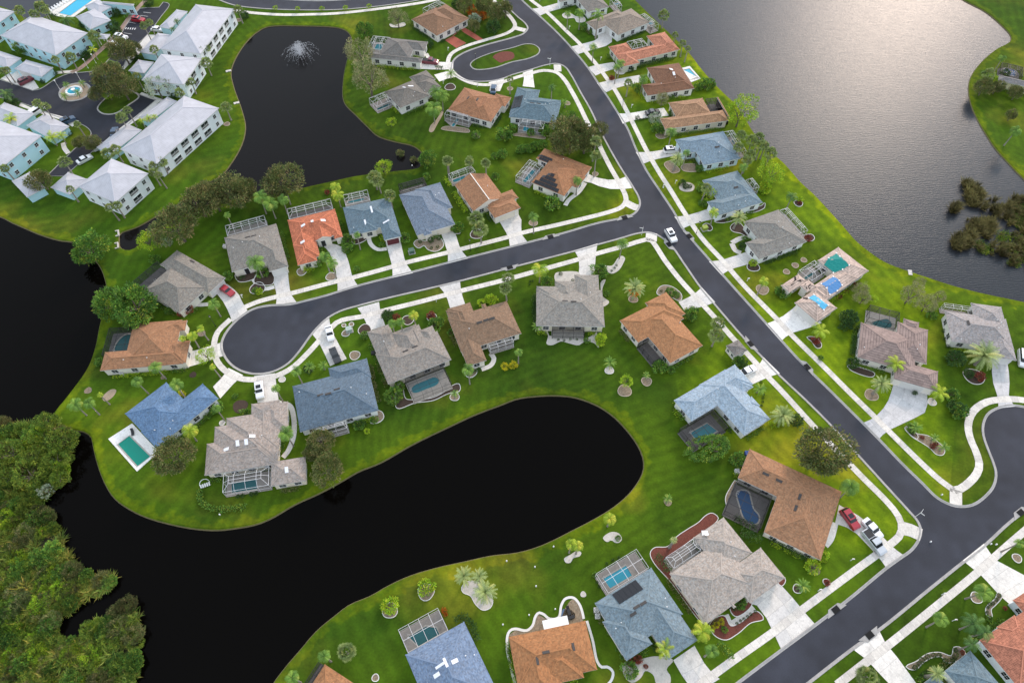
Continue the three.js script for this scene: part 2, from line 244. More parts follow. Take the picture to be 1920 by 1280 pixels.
function roofMat(hex, kind) {
  const key = hex + kind; if (roofMats[key]) return roofMats[key];
  const o = kind === 'tile' ? { map: T64, bumpMap: B64, bumpScale: 0.05 } : kind === 'metal' ? { map: T10, metalness: 0.1 } : kind === 'row' ? { map: T12 } : { map: T8, bumpMap: G8, bumpScale: 0.02 };
  const c = C(hex).multiplyScalar(kind === 'metal' ? 1.28 : 1.3), mean = (c.r + c.g + c.b) / 3; c.lerp(new THREE.Color(mean, mean, mean), c.b > c.r ? 0.18 : 0.03); if (c.r >= c.b) c.b *= 0.93; if (c.r > c.b * 1.8) { c.b *= 0.84; c.g *= 0.98; }
  return roofMats[key] = [std(c, kind === 'metal' ? 0.45 : 0.9, o), std(c.clone().multiplyScalar(kind === 'tile' ? 0.85 : kind === 'metal' ? 0.88 : 0.66), 0.9)];
}
const stucco = {}; const wallMat = (c) => stucco[c] ?? (stucco[c] = std(C(c), 0.92, { bumpMap: G6, bumpScale: 0.01 }));
const frameMat = std(lin(0.76, 0.76, 0.74), 0.5), paneMat = std(lin(0.018, 0.022, 0.028), 0.1), garageMat = std(lin(0.70, 0.69, 0.66), 0.6), fasciaMat = std(lin(0.70, 0.69, 0.66), 0.6);
const solarMat = std(lin(0.006, 0.007, 0.010), 0.3), ventMat = std(lin(0.05, 0.045, 0.042), 0.7), skylightMat = std(lin(0.82, 0.82, 0.84), 0.2);
function winFrame(w, h) { const t = 0.09, d = 0.08; return joined([box(w + 2 * t, t, d, 0, h / 2 + t / 2, 0), box(w + 2 * t + 0.1, t, d + 0.08, 0, -h / 2 - t / 2, 0.03), box(t, h, d, -w / 2 - t / 2, 0, 0), box(t, h, d, w / 2 + t / 2, 0, 0), box(0.05, h, 0.06, 0, 0, 0), box(w, 0.05, 0.05, 0, 0, 0)]); }
const winCache = {}; const winGeo = (w, h) => winCache[w + '_' + h] ?? (winCache[w + '_' + h] = [winFrame(w, h), box(w, h, 0.03)]);
const HOUSES = [];
function roofFaces(x0, x1, z0, z1, y, k, type) {          // returns {faces: [[points...]], lines: [[a, b]], ends: [triangles of gable wall]}
  const w = x1 - x0, d = z1 - z0, f = [], l = [], e = [];
  const a = V3(x0, y, z0), b = V3(x1, y, z0), c = V3(x1, y, z1), g = V3(x0, y, z1);
  const alongX = type ? type.endsWith('x') : w >= d, gable = type && type[0] === 'g', r = (alongX ? d : w) / 2, ht = r * k, zm = (z0 + z1) / 2, xm = (x0 + x1) / 2, q = gable ? 0 : r;
  const g0 = gable ? 1 : type === 'hx' || type === 'hz' ? 1 : 1;
  if (alongX) {
    const p = V3(x0 + Math.min(q, w / 2), y + ht, zm), s = V3(x1 - Math.min(q, w / 2), y + ht, zm);
    f.push([b, a, p, s], [g, c, s, p]); if (gable) { e.push([a, g, p], [c, b, s]); l.push([p, s]); } else { f.push([a, g, p], [c, b, s]); l.push([p, s], [a, p], [g, p], [b, s], [c, s]); }
  } else {
    const p = V3(xm, y + ht, z0 + Math.min(q, d / 2)), s = V3(xm, y + ht, z1 - Math.min(q, d / 2));
    f.push([a, g, s, p], [c, b, p, s]); if (gable) { e.push([b, a, p], [g, c, s]); l.push([p, s]); } else { f.push([b, a, p], [g, c, s]); l.push([p, s], [a, p], [b, p], [g, s], [c, s]); }
  }
  return { f, l, e };
}
function polyGeo(poly) {                                  // planar polygon, uv in metres along its first edge and up the slope
  const o = poly[0], u = poly[1].clone().sub(o).normalize(), n = new THREE.Vector3().crossVectors(u, poly[2].clone().sub(o)).normalize(), v = new THREE.Vector3().crossVectors(n, u);
  const pos = [], uv = []; const put = (p) => { pos.push(p.x, p.y, p.z); const q = p.clone().sub(o); uv.push(q.dot(u) + o.x * 0.37 + o.z * 0.61, q.dot(v)); };
  for (let i = 1; i + 1 < poly.length; i++) { put(poly[0]); put(poly[i]); put(poly[i + 1]); }
  return geom(pos, null, uv);
}
function house(h) {
  const W = h.w, eave = h.eave ?? 2.9, k = h.k ?? 0.42, kind = h.kind ?? 'shingle';
  const a = P(...W(h.ax[0], h.ax[1]), eave), b = P(...W(h.ax[2], h.ax[3]), eave), u = b.clone().sub(a).setY(0).normalize(), v = V3(-u.z, 0, u.x), th = Math.atan2(-u.z, u.x);
  const loc = (x, y, e = eave) => { const p = P(...W(x, y), e).sub(a); return [p.dot(u), p.dot(v)]; };
  let wings = h.W.map((q, i) => { const e = q[5] ?? eave, p = loc(q[0], q[1], e), r = loc(q[2], q[3], e), g = 0.006 * i; return { x0: Math.min(p[0], r[0]) - g, x1: Math.max(p[0], r[0]) + g, z0: Math.min(p[1], r[1]) - g, z1: Math.max(p[1], r[1]) + g, y: e + 0.004 * i, type: q[4] }; });
  const cx = (Math.min(...wings.map((q) => q.x0)) + Math.max(...wings.map((q) => q.x1))) / 2, cz = (Math.min(...wings.map((q) => q.z0)) + Math.max(...wings.map((q) => q.z1))) / 2;
  for (const q of wings) { q.x0 -= cx; q.x1 -= cx; q.z0 -= cz; q.z1 -= cz; }
  const o = a.clone().setY(0).addScaledVector(u, cx).addScaledVector(v, cz);
  const g = thing(h.name ?? 'house', h.L, h.cat ?? 'house', o.x, o.z, h.group); g.rotation.y = th;
  const toLocal = (p) => { const q = p.clone().sub(o); return V3(q.dot(u), p.y, q.dot(v)); };
  const toWorld = (x, y, z) => o.clone().addScaledVector(u, x).addScaledVector(v, z).setY(y);
  const roofY = (x, z) => { let m = -1; for (const q of wings) if (x >= q.x0 && x <= q.x1 && z >= q.z0 && z <= q.z1) { const dx = Math.min(x - q.x0, q.x1 - x), dz = Math.min(z - q.z0, q.z1 - z), t = q.type; m = Math.max(m, q.y + k * (t === 'gx' ? dz : t === 'gz' ? dx : Math.min(dx, dz))); } return m; };
  const onRoof = (x, y) => { let hgt = eave + 1, p; for (let i = 0; i < 14; i++) { p = toLocal(P(...W(x, y), hgt)); const r = roofY(p.x, p.z); if (r < 0) break; hgt = 0.5 * hgt + 0.5 * r; } return p; };
  const roofN = (x, z) => { const e = 0.05; return V3(-(roofY(x + e, z) - roofY(x - e, z)) / (2 * e), 1, -(roofY(x, z + e) - roofY(x, z - e)) / (2 * e)).normalize(); };
  // roof, caps, fascia, walls
  const faces = [], caps = [], pale = [], fas = [], walls = [], ov = h.ov ?? 0.45;
  for (const q of wings) {
    const r = roofFaces(q.x0, q.x1, q.z0, q.z1, q.y, k, q.type);
    for (const f of r.f) faces.push(polyGeo(f));
    for (const [p, s] of r.l) if (p.distanceTo(s) > 0.4) (h.cap && q === wings[0] ? pale : caps).push(bar(p.clone().setY(p.y + 0.02), s.clone().setY(s.y + 0.02), kind === 'metal' ? 0.26 : 0.2, 0.07));
    const y1 = q.y - 0.005, y0 = q.y - 0.2, R = [[q.x0, q.z0, q.x1, q.z0], [q.x1, q.z0, q.x1, q.z1], [q.x1, q.z1, q.x0, q.z1], [q.x0, q.z1, q.x0, q.z0]];
    for (const [xa, za, xb, zb] of R) fas.push(box(Math.max(0.06, Math.abs(xb - xa) - (xa !== xb ? 0 : 0)), y1 - y0, Math.max(0.06, Math.abs(zb - za) - 0.12), (xa + xb) / 2 + (xa === xb ? (xa === q.x0 ? 0.03 : -0.03) : 0), (y0 + y1) / 2, (za + zb) / 2 + (za === zb ? (za === q.z0 ? 0.03 : -0.03) : 0)));
    fas.push(box(q.x1 - q.x0 - 0.13, 0.02, q.z1 - q.z0 - 0.13, (q.x0 + q.x1) / 2, q.y - 0.17, (q.z0 + q.z1) / 2));
    q.wx0 = q.x0 + ov; q.wx1 = q.x1 - ov; q.wz0 = q.z0 + ov; q.wz1 = q.z1 - ov;
    if (!h.open) walls.push(box(q.wx1 - q.wx0, q.y - 0.18, q.wz1 - q.wz0, (q.wx0 + q.wx1) / 2, (q.y - 0.18) / 2, (q.wz0 + q.wz1) / 2));
    for (const t of r.e) { const m = t[0].clone().add(t[1]).multiplyScalar(0.5), inw = V3((q.x0 + q.x1) / 2 - m.x, 0, (q.z0 + q.z1) / 2 - m.z).normalize().multiplyScalar(0.12); walls.push(polyGeo(t.map((p) => p.clone().add(inw)))); }
  }
  const [rm, cm] = roofMat(h.r, kind);
  const roof = mesh('roof', joined(faces), rm, g); if (caps.length) mesh('ridge_cap', joined(caps), cm, roof); if (pale.length) mesh('ridge_cap', joined(pale), wallMat(h.cap), roof); mesh('fascia', joined(fas), fasciaMat, roof);
  if (walls.length) mesh('wall', joined(walls), wallMat(h.wall ?? '#e6e0d2'), g);
  if (h.open) for (const q of wings) for (const px of [q.wx0, q.wx1]) for (const pz of [q.wz0, q.wz1]) mesh('post', box(0.22, q.y - 0.18, 0.22, px, (q.y - 0.18) / 2, pz), fasciaMat, g);
  // garage doors and front doors are asked for by a photo pixel on the wall
  const sides = (q) => [['z', q.wz0, -1, q.wx0, q.wx1], ['z', q.wz1, 1, q.wx0, q.wx1], ['x', q.wx0, -1, q.wz0, q.wz1], ['x', q.wx1, 1, q.wz0, q.wz1]];
  const taken = [];
  const free = (x, z, me) => !wings.some((q) => q !== me && x > q.wx0 - 0.1 && x < q.wx1 + 0.1 && z > q.wz0 - 0.1 && z < q.wz1 + 0.1);
  const place = (m, ax, at, s, along, y) => { m.position.set(ax === 'x' ? at + s * 0.045 : along, y, ax === 'z' ? at + s * 0.045 : along); m.rotation.y = ax === 'z' ? (s > 0 ? 0 : Math.PI) : (s > 0 ? Math.PI / 2 : -Math.PI / 2); };
  for (const [kindD, spots] of [['gar', h.gar ?? []], ['door', h.door ?? []]]) for (let i = 0; i < spots.length; i += 2) {
    const p = toLocal(P(...W(spots[i], spots[i + 1]), 1.1)); let best = null;
    for (const q of wings) for (const s of sides(q)) { const along = Math.max(s[3] + 0.7, Math.min(s[4] - 0.7, s[0] === 'z' ? p.x : p.z)), dd = Math.hypot((s[0] === 'z' ? p.z : p.x) - s[1], (s[0] === 'z' ? p.x : p.z) - along); if (!best || dd < best[0]) best = [dd, s, along, q]; }
    const [, s, along0, q] = best, wd = kindD === 'gar' ? Math.min(4.9, s[4] - s[3] - 0.6) : 1.1, hd = kindD === 'gar' ? 2.15 : 2.2, along = Math.max(s[3] + wd / 2 + 0.2, Math.min(s[4] - wd / 2 - 0.2, along0));
    const fr = mesh(kindD === 'gar' ? 'garage_door' : 'front_door', joined([box(wd + 0.3, 0.14, 0.1, 0, hd / 2 + 0.07, 0), box(0.14, hd, 0.1, -wd / 2 - 0.08, 0, 0), box(0.14, hd, 0.1, wd / 2 + 0.08, 0, 0)]), frameMat, g);
    place(fr, s[0], s[1], s[2], along, hd / 2 + 0.03);
    if (kindD === 'gar') for (let r = 0; r < 4; r++) mesh('panel', box(wd, hd / 4 - 0.03, 0.06, 0, -hd / 2 + (r + 0.5) * hd / 4, -0.01), h.gm ?? garageMat, fr);
    else mesh('door_leaf', box(wd, hd, 0.05), h.dm ?? M.dark, fr);
    taken.push([s[0], s[1], along, wd / 2 + 0.4]);
  }
  // windows on the walls that the photograph sees
  const ww = h.ww ?? 1.4, wh = h.wh ?? 1.3, floors = h.floors ?? [1.35];
  if (!h.open && !h.blind) for (const q of wings) for (const s of sides(q)) {
    const mid = (s[3] + s[4]) / 2, wp = s[0] === 'z' ? toWorld(mid, 1.5, s[1]) : toWorld(s[1], 1.5, mid), nrm = s[0] === 'z' ? v.clone().multiplyScalar(s[2]) : u.clone().multiplyScalar(s[2]);
    if (nrm.dot(camera.position.clone().sub(wp).setY(0)) < 0) continue;
    const L = s[4] - s[3]; if (L < 2.6) continue;
    const lanai = h.lanai && Math.abs(nrm.dot(h.lanai(u, v))) > 0.9 && nrm.dot(h.lanai(u, v)) > 0;
    const n = Math.max(1, Math.round(L / (h.ws ?? 4.2)));
    for (let i = 0; i < n; i++) {
      const along = s[3] + (i + 0.5) * L / n, ox = s[0] === 'z' ? along : s[1] + s[2] * 0.3, oz = s[0] === 'z' ? s[1] + s[2] * 0.3 : along;
      if (!free(ox, oz, q) || taken.some((t) => t[0] === s[0] && Math.abs(t[1] - s[1]) < 0.3 && Math.abs(t[2] - along) < t[3] + ww / 2)) continue;
      for (const y of floors) {
        const big = lanai && i > 0 && i < n - 1, [fg, pg] = winGeo(big ? 2.9 : ww, big ? 1.7 : wh);
        const f = mesh(big ? 'screened_balcony' : 'window', fg, frameMat, g); place(f, s[0], s[1], s[2], along, y + 0.1); mesh('pane', pg, paneMat, f);
        if (big) { const rl = mesh('balcony_rail', joined([box(2.9, 0.07, 0.07, 0, -0.25, 0.06), ...[-1.2, -0.8, -0.4, 0, 0.4, 0.8, 1.2].map((x) => box(0.05, 0.6, 0.05, x, -0.55, 0.06))]), frameMat, f); }
      }
    }
  }
  // vents and skylights
  for (const q of h.vents ?? []) {
    const [x, y, t] = q, p = onRoof(x, y), n = roofN(p.x, p.z), m = mesh(t === 's' ? 'skylight' : t === 'p' ? 'vent_pipe' : 'roof_vent', t === 's' ? box(0.75, 0.16, 1.3) : t === 'p' ? new THREE.CylinderGeometry(0.1, 0.12, 0.5, 8) : t === 'S' ? box(0.5, 0.16, 2.0) : box(1.4, 0.16, 0.55), t === 's' || t === 'S' ? skylightMat : t === 'p' ? M.white : ventMat, g);
    m.position.set(p.x, roofY(p.x, p.z) + 0.05, p.z); m.quaternion.setFromUnitVectors(V3(0, 1, 0), n);
    if (Math.abs(n.x) > Math.abs(n.z)) m.rotateY(Math.PI / 2);
    if (t === 'S') m.name = 'skylight';
  }
  const H = { ...h, g, o, u, v, th, W, eave, wings, toLocal, toWorld, roofY, onRoof, roofN, rad: Math.hypot(wings[0].x1 - wings[0].x0, wings[0].z1 - wings[0].z0) / 2 };
  HOUSES.push(H); return H;
}
// something flat laid over a roof (a tarp, a patch): a draped sheet of the polygon given in photo pixels
function drape(H, poly, lift, wrinkle = 0, n = 26) {
  const L = poly.map((q) => H.onRoof(q[0], q[1])), x0 = Math.min(...L.map((p) => p.x)), x1 = Math.max(...L.map((p) => p.x)), z0 = Math.min(...L.map((p) => p.z)), z1 = Math.max(...L.map((p) => p.z)), pos = [];
  const at = (i, j) => { const x = x0 + (x1 - x0) * i / n, z = z0 + (z1 - z0) * j / n; return [x, H.roofY(x, z) + lift + wrinkle * (noise.noise(x * 1.7, 2, z * 1.7) + 0.6 * noise.noise(x * 4, 5, z * 4)), z]; };
  for (let i = 0; i < n; i++) for (let j = 0; j < n; j++) {
    const cx = x0 + (x1 - x0) * (i + 0.5) / n, cz = z0 + (z1 - z0) * (j + 0.5) / n; if (!inside(L, cx, cz)) continue;
    const a = at(i, j), b = at(i + 1, j), c = at(i + 1, j + 1), d = at(i, j + 1); if (Math.min(a[1], b[1], c[1], d[1]) < 1) continue;
    pos.push(...a, ...c, ...b, ...a, ...d, ...c);
  }
  return geom(pos);
}
const w1 = win(400, 320), w2 = win(0, 320), w3 = win(480, 0), w4 = win(820, 120), w5 = win(100, 580), w6 = win(360, 680), w7 = win(560, 500), w8 = win(980, 480), w9 = win(1240, 660), w10 = win(1120, 920), w11 = win(920, 960), w12 = win(520, 960), w13 = win(960, 0), w14 = win(1200, 320), w15 = win(1440, 460), w16 = win(1440, 0), w17 = win(1440, 960), wc = win(0, 0), wd6 = win(0, 100, 6), wc6 = win(0, 0, 6);
// --- pale condominium blocks, top left ---
const AQ = '#b9dfe8', CR = '#b2b2b8', fw = { kind: 'metal', eave: 5.7, floors: [1.3, 4.1], k: 0.40, cat: 'apartment building', name: 'apartment_building', wall: AQ, ov: 0.35, ws: 4.6, ww: 1.1, wh: 1.2 };
const LN = (u, v) => P(1000, 700).sub(P(300, 200)).setY(0).normalize();
const lakeSide = { lanai: (u, v) => { const t = P(430, 150).sub(P(330, 110)).setY(0).normalize(); return [u, v, u.clone().negate(), v.clone().negate()].sort((p, q) => q.dot(t) - p.dot(t))[0]; } };
house({ ...fw, ...lakeSide, n: 'northern condo block', L: 'long white condominium block by the fountain pond, nearest the parking lot', w: wc, ax: [1500, 405, 1755, 65], W: [[1755, 65, 1195, 365]], r: CR, wall: '#e9eef0' });
house({ ...fw, ...lakeSide, n: 'short condo block', L: 'shortest white condominium block, between two long ones beside the pond', w: wc, ax: [1390, 610, 1510, 435], W: [[1510, 435, 1060, 600]], r: CR, wall: '#e2eef0' });
house({ ...fw, ...lakeSide, n: 'middle condo block', L: 'long condominium block with dark balconies bulging closest to the fountain pond', w: wc, ax: [1190, 1210, 1640, 810], W: [[1640, 810, 900, 1120]], r: CR, wall: '#e9eef0' });
house({ ...fw, ...lakeSide, n: 'southern condo block', L: 'southernmost white condominium block with pyramid shaped grey roof', w: w2, ax: [860, 240, 1110, 20], W: [[1110, 20, 580, 120]], r: CR, wall: '#e9eef0' });
house({ ...fw, n: 'inland condo block', L: 'big aqua condominium block with cream lit hip roof behind the garages', w: wc, ax: [420, 410, 655, 245], W: [[655, 245, 0, 265]], r: CR });
house({ ...fw, n: 'corner condo block', L: 'aqua condominium block cut by the top left photo edge', w: wc, ax: [0, 160, 105, 85], W: [[105, 85, -550, 105]], r: CR });
house({ ...fw, n: 'left edge block', L: 'aqua condominium block at the left photo edge with cream roof slope', w: wd6, ax: [40, 1260, 460, 925], W: [[460, 925, -560, 1060]], r: CR });
const ga = { kind: 'metal', eave: 2.7, k: 0.36, cat: 'garage', name: 'garage_block', wall: AQ, ov: 0.3, r: '#b0b0b6', blind: true };
house({ ...ga, n: 'maroon car garage', L: 'low aqua garage block whose driveway holds the maroon car', w: wc, ax: [300, 580, 395, 505], W: [[395, 505, 105, 515]], gar: [200, 560] });
house({ ...ga, n: 'left aqua garage', L: 'low aqua garage block at left edge beside the big inland block', w: wc, ax: [55, 505, 155, 435], W: [[155, 435, -140, 440]] });
house({ ...ga, n: 'white van garage', L: 'low aqua garage block with the white van parked beside it', w: wd6, ax: [220, 800, 385, 675], W: [[385, 675, -150, 690]] });
house({ ...ga, n: 'dark car garage', L: 'low aqua garage block beside the dark blue car and hedge', w: wd6, ax: [640, 910, 775, 820], W: [[775, 820, 290, 810]] });
house({ ...ga, n: 'parking lot garage', L: 'small grey roofed garage beside the northern end of the parking lot', w: wc, ax: [1275, 215, 1405, 85], W: [[1405, 85, 1190, 200]] });
house({ ...ga, n: 'palm garage', L: 'grey roofed garage in front of the northern block, palm at its corner', w: wc, ax: [1160, 405, 1290, 262], W: [[1290, 262, 1045, 390]] });
house({ ...ga, n: 'pyramid garage', L: 'small pyramid roofed garage joined to the shortest condominium block', w: wc, ax: [1080, 545, 1150, 465], W: [[1150, 465, 960, 530]] });
house({ ...ga, n: 'long carport', L: 'long grey roofed garage along the asphalt dead end', w: wc, ax: [1150, 885, 1325, 758], W: [[1325, 758, 1035, 880]] });
house({ ...ga, n: 'lower carport', L: 'long grey roofed garage beside the white parked car by the lane', w: wc, ax: [860, 1130, 1060, 975], W: [[1060, 975, 720, 1105]] });
house({ ...ga, n: 'southern garage', L: 'grey roofed garage joined to the southernmost condominium block', w: w2, ax: [510, 187, 650, 62], W: [[650, 62, 375, 125]] });
house({ ...ga, n: 'tiny garage', L: 'small pale roofed garage on the lawn edge under a dark tree', w: w2, ax: [270, 160, 335, 125], W: [[335, 125, 85, 78]] });
const club = { ...ga, cat: 'clubhouse', name: 'clubhouse', eave: 3.2, blind: false, ws: 3 };
house({ ...club, n: 'poolside clubhouse', L: 'grey roofed pool house directly beside the long turquoise pool', w: wc6, ax: [1120, 280, 1245, 225], W: [[1245, 225, 845, 185]] });
house({ ...club, n: 'arched clubhouse', L: 'small white pool house with arched dark opening', w: wc6, ax: [1145, 130, 1250, 75], W: [[1250, 75, 950, 65]] });
house({ ...club, n: 'large clubhouse', L: 'larger clubhouse at the top edge beside the brick walkway', w: wc6, ax: [1385, 190, 1505, 45], W: [[1505, 45, 1140, 30]], eave: 4 });
house({ ...club, n: 'mail pavilion', L: 'small open white pavilion on posts beside the parking lot walkway', cat: 'pavilion', name: 'pavilion', w: wc6, ax: [1165, 490, 1235, 400], W: [[1235, 385, 1085, 430]], open: true, eave: 2.6 });
// --- north west cul-de-sac ---
house({ n: 'red driveway house', L: 'brown roofed house with red paved driveway at the top', w: w3, ax: [1165, 145, 1405, 300], W: [[1165, 145, 1540, 170], [1300, 90, 1600, 138]], r: '#957260', vents: [[1400, 200, 'p']], wall: '#e8e2d8' });
house({ n: 'grey horseshoe house', L: 'grey roofed house with red pickup on its drive', w: w3, ax: [860, 432, 1205, 467], W: [[862, 395, 1235, 470], [985, 282, 1150, 440], [1075, 292, 1262, 380]], r: '#7e7a78', wall: '#e8e6e0' });
house({ n: 'grey skylight house', L: 'grey roofed house on the pond bend with white skylights', w: w3, ax: [1075, 813, 1300, 717], W: [[962, 688, 1300, 717], [1150, 577, 1345, 592], [1180, 625, 1388, 650]], r: '#807a75', vents: [[1110, 655, 'S'], [1160, 645, 'S'], [1190, 690, 'p'], [1180, 720, 'p'], [1265, 680, 'p']], wall: '#e8e6df' });
house({ n: 'tan pond house', L: 'orange tan roofed house between two white pool cages by the pond lawn', w: w3, ax: [1437, 825, 1760, 915], W: [[1437, 825, 1825, 725], [1437, 825, 1645, 680], [1690, 690, 1762, 915], [1800, 700, 1868, 800]], r: '#a8785f', vents: [[1590, 735, 'v'], [1660, 745, 'v']], wall: '#e8e4dc' });
const solarBlue = house({ n: 'solar blue house', L: 'blue grey roofed house with solar panels on its left slope', w: w4, ax: [537, 395, 895, 440], W: [[537, 396, 928, 292], [600, 174, 715, 395], [620, 235, 900, 380]], r: '#66828e', vents: [[712, 292, 'v'], [760, 296, 'v'], [655, 265, 'p'], [810, 300, 'p'], [840, 300, 'p']], wall: '#e6ebea' });
const solarOrange = house({ n: 'solar orange house', L: 'orange roofed corner house with black solar panels and white pool cage', w: w4, ax: [805, 632, 1165, 775], W: [[805, 632, 1098, 852], [705, 887, 1100, 800], [1000, 800, 1050, 930]], r: '#b07d60', vents: [[945, 715, 'p']], wall: '#f0ece2' });
// --- north side of the cross street ---
house({ n: 'red car house', L: 'grey brown roofed house beside the red car and black cage', w: w2, ax: [1325, 596, 1675, 795], W: [[1325, 596, 1562, 918], [1345, 1065, 1285, 718], [1365, 940, 1500, 800]], r: '#908a84', gar: [1620, 870], vents: [[1440, 680, 'v']] });
house({ n: 'grey palm house', L: 'dark grey roofed house with palm at its front walk', w: w1, ax: [80, 500, 465, 395], W: [[80, 502, 538, 645], [560, 715, 335, 440]], r: '#8f8a86', gar: [490, 755], door: [250, 740], vents: [[255, 498, 'v'], [300, 488, 'v'], [345, 495, 'p'], [218, 535, 'p'], [150, 578, 'p']] });
house({ n: 'red tile house', L: 'bright red orange tile roofed house on the cross street', w: w1, ax: [555, 371, 915, 284], W: [[555, 371, 962, 468], [557, 375, 800, 640], [632, 710, 738, 520], [860, 335, 970, 495], [765, 525, 862, 405, 'gz', 3.3]], r: '#c4765f', kind: 'tile', door: [825, 540], vents: [[740, 378, 's'], [822, 372, 's'], [672, 410, 's'], [668, 535, 's']] });
house({ n: 'teal house', L: 'teal blue roofed house with dark red garage door', w: w1, ax: [970, 275, 1320, 197], W: [[970, 276, 1380, 395], [1410, 490, 1215, 295], [1105, 470, 1200, 330]], r: '#67818e', gar: [1340, 530], gm: std(lin(0.10, 0.012, 0.018), 0.5), vents: [[1185, 290, 'S'], [1140, 392, 'S'], [1295, 382, 'S'], [1052, 428, 'p']] });
house({ n: 'blue grey house', L: 'blue grey roofed house with cream garage and dark pool cage', w: w1, ax: [1510, 490, 1815, 400], W: [[1392, 180, 1813, 400], [1700, 87, 1600, 330], [1440, 175, 1640, 470]], r: '#768799', gar: [1760, 430], gm: M.cream, vents: [[1665, 185, 'p'], [1690, 170, 'p']] });
house({ n: 'gable orange house', cap: '#f0ece2', L: 'orange brown roofed house with bright white ridge and cream garage', w: w4, ax: [430, 1155, 615, 1082], W: [[130, 906, 510, 1010, 'gz'], [430, 1155, 566, 1000], [395, 1085, 560, 940], [300, 1062, 435, 985, 'gz', 3.2]], r: '#aa7c63', gar: [525, 1140], gm: M.cream, vents: [[375, 915, 'p']] });
// --- west end and south side of the cross street ---
house({ n: 'brick orange house', L: 'orange brown roofed house west of the turning circle', w: w5, ax: [380, 457, 970, 408], W: [[385, 320, 972, 408], [600, 106, 900, 390], [860, 92, 985, 160], [870, 245, 992, 400]], r: '#a87b62', vents: [[700, 362, 'p'], [525, 378, 'p']], wall: '#e8e2d4' });
house({ n: 'royal blue house', L: 'royal blue roofed house beside the open green pool', w: w5, ax: [775, 1035, 1235, 667], W: [[845, 546, 775, 1033], [1235, 667, 655, 918]], r: '#5f86ad', vents: [[895, 835, 'p'], [875, 895, 'p'], [760, 905, 'p']], wall: '#eef0ee' });
house({ n: 'stepped grey house', L: 'big pinkish grey roofed house with stepped hips and white cage', w: w6, ax: [90, 845, 570, 768], W: [[92, 845, 640, 525], [170, 480, 640, 745], [258, 415, 645, 720], [445, 310, 652, 640], [540, 318, 715, 490], [850, 704, 592, 926]], r: '#ab9f9a', vents: [[340, 603, 's'], [405, 594, 's'], [255, 650, 's'], [450, 550, 's'], [708, 803, 's'], [522, 545, 'p']], wall: '#e4d9c2' });
house({ n: 'slate blue house', L: 'slate blue roofed house with small white cage by the big pond', w: w6, ax: [900, 495, 1400, 357], W: [[752, 176, 1398, 357], [1022, 42, 1343, 105], [870, 150, 1090, 330]], r: '#61788a', vents: [[1020, 232, 'v'], [1085, 198, 'v'], [960, 242, 'v'], [805, 220, 'p'], [1305, 235, 'p'], [1190, 188, 'p']], wall: '#e8ece8' });
house({ n: 'covered pool house', L: 'large mixed grey roofed house over a roofed pool deck', w: w7, ax: [670, 880, 1140, 697], W: [[670, 880, 1038, 482], [512, 490, 838, 786], [800, 470, 1000, 640], [900, 480, 1100, 640], [690, 500, 980, 640]], r: '#9a928d', vents: [[800, 632, 'v'], [870, 600, 'v'], [640, 560, 'p']], wall: '#ddd2c0' });
house({ n: 'brown house', L: 'plain brown roofed house with white screened porch at the back', w: w7, ax: [1430, 570, 1670, 497], W: [[1560, 256, 1217, 637], [1117, 316, 1398, 540], [1266, 745, 1240, 290], [1370, 285, 1470, 440]], r: '#917668', vents: [[1355, 418, 'v'], [1405, 400, 'v'], [1450, 388, 'v'], [1280, 465, 'p']], wall: '#e6dfd0' });
house({ n: 'square grey house', L: 'square grey brown roofed house with grey screened rear patio', w: w8, ax: [100, 521, 600, 529], W: [[102, 522, 598, 255], [388, 140, 585, 410], [242, 186, 405, 345], [105, 226, 300, 400]], r: '#9b9590', vents: [[318, 337, 'v'], [382, 341, 'v'], [438, 325, 'p'], [505, 275, 'p']], wall: '#e8dfc8' });
house({ n: 'orange corner house', L: 'orange roofed house with black screen box at its back', w: w8, ax: [1108, 805, 1390, 652], W: [[1108, 803, 1062, 345], [866, 648, 1070, 310], [920, 350, 1222, 432]], r: '#b3805f', wall: '#ece4d6', vents: [[1180, 500, 'p']] });
house({ n: 'pale blue house', L: 'pale blue roofed house with dark pool cage and white car', w: w9, ax: [560, 665, 820, 501], W: [[96, 361, 690, 240], [820, 501, 285, 245], [292, 470, 520, 250], [505, 210, 690, 262], [610, 375, 740, 400]], r: '#9fb5c5', wall: '#eef0ec', vents: [[425, 275, 'p']] });
house({ n: 'large copper house', L: 'largest copper brown roofed house above the parked red car', w: w9, ax: [665, 726, 1355, 1046], W: [[576, 944, 1355, 1046], [1355, 1047, 772, 1350]], r: '#ac8068', vents: [[785, 915, 'v'], [885, 965, 'v'], [1040, 1085, 'v'], [1010, 1170, 'v']], wall: '#ece6da' });
house({ n: 'pinkish grey house', L: 'large pinkish grey roofed house ringed by red mulch beds', w: w10, ax: [540, 620, 930, 355], W: [[820, 1000, 930, 358], [722, 350, 1163, 464], [1226, 426, 1150, 842], [910, 730, 1040, 870]], r: '#b5aaa4', gar: [1245, 790], vents: [[1000, 385, 'p'], [1030, 490, 'p'], [690, 845, 'p']], wall: '#ece4d6', kind: 'shingle' });
house({ n: 'blue gold house', L: 'speckled blue roofed house with gold lit slope and brown solar panels', w: w11, ax: [775, 686, 1205, 416], W: [[1205, 416, 1010, 1050], [1553, 960, 1060, 680], [1020, 1115, 1029, 702]], r: '#7b919b', vents: [[1095, 712, 'v'], [1145, 684, 'v'], [1070, 765, 'v'], [980, 828, 'p'], [940, 872, 'p'], [1320, 712, 'p'], [1308, 648, 'p']], wall: '#e4e2da' });
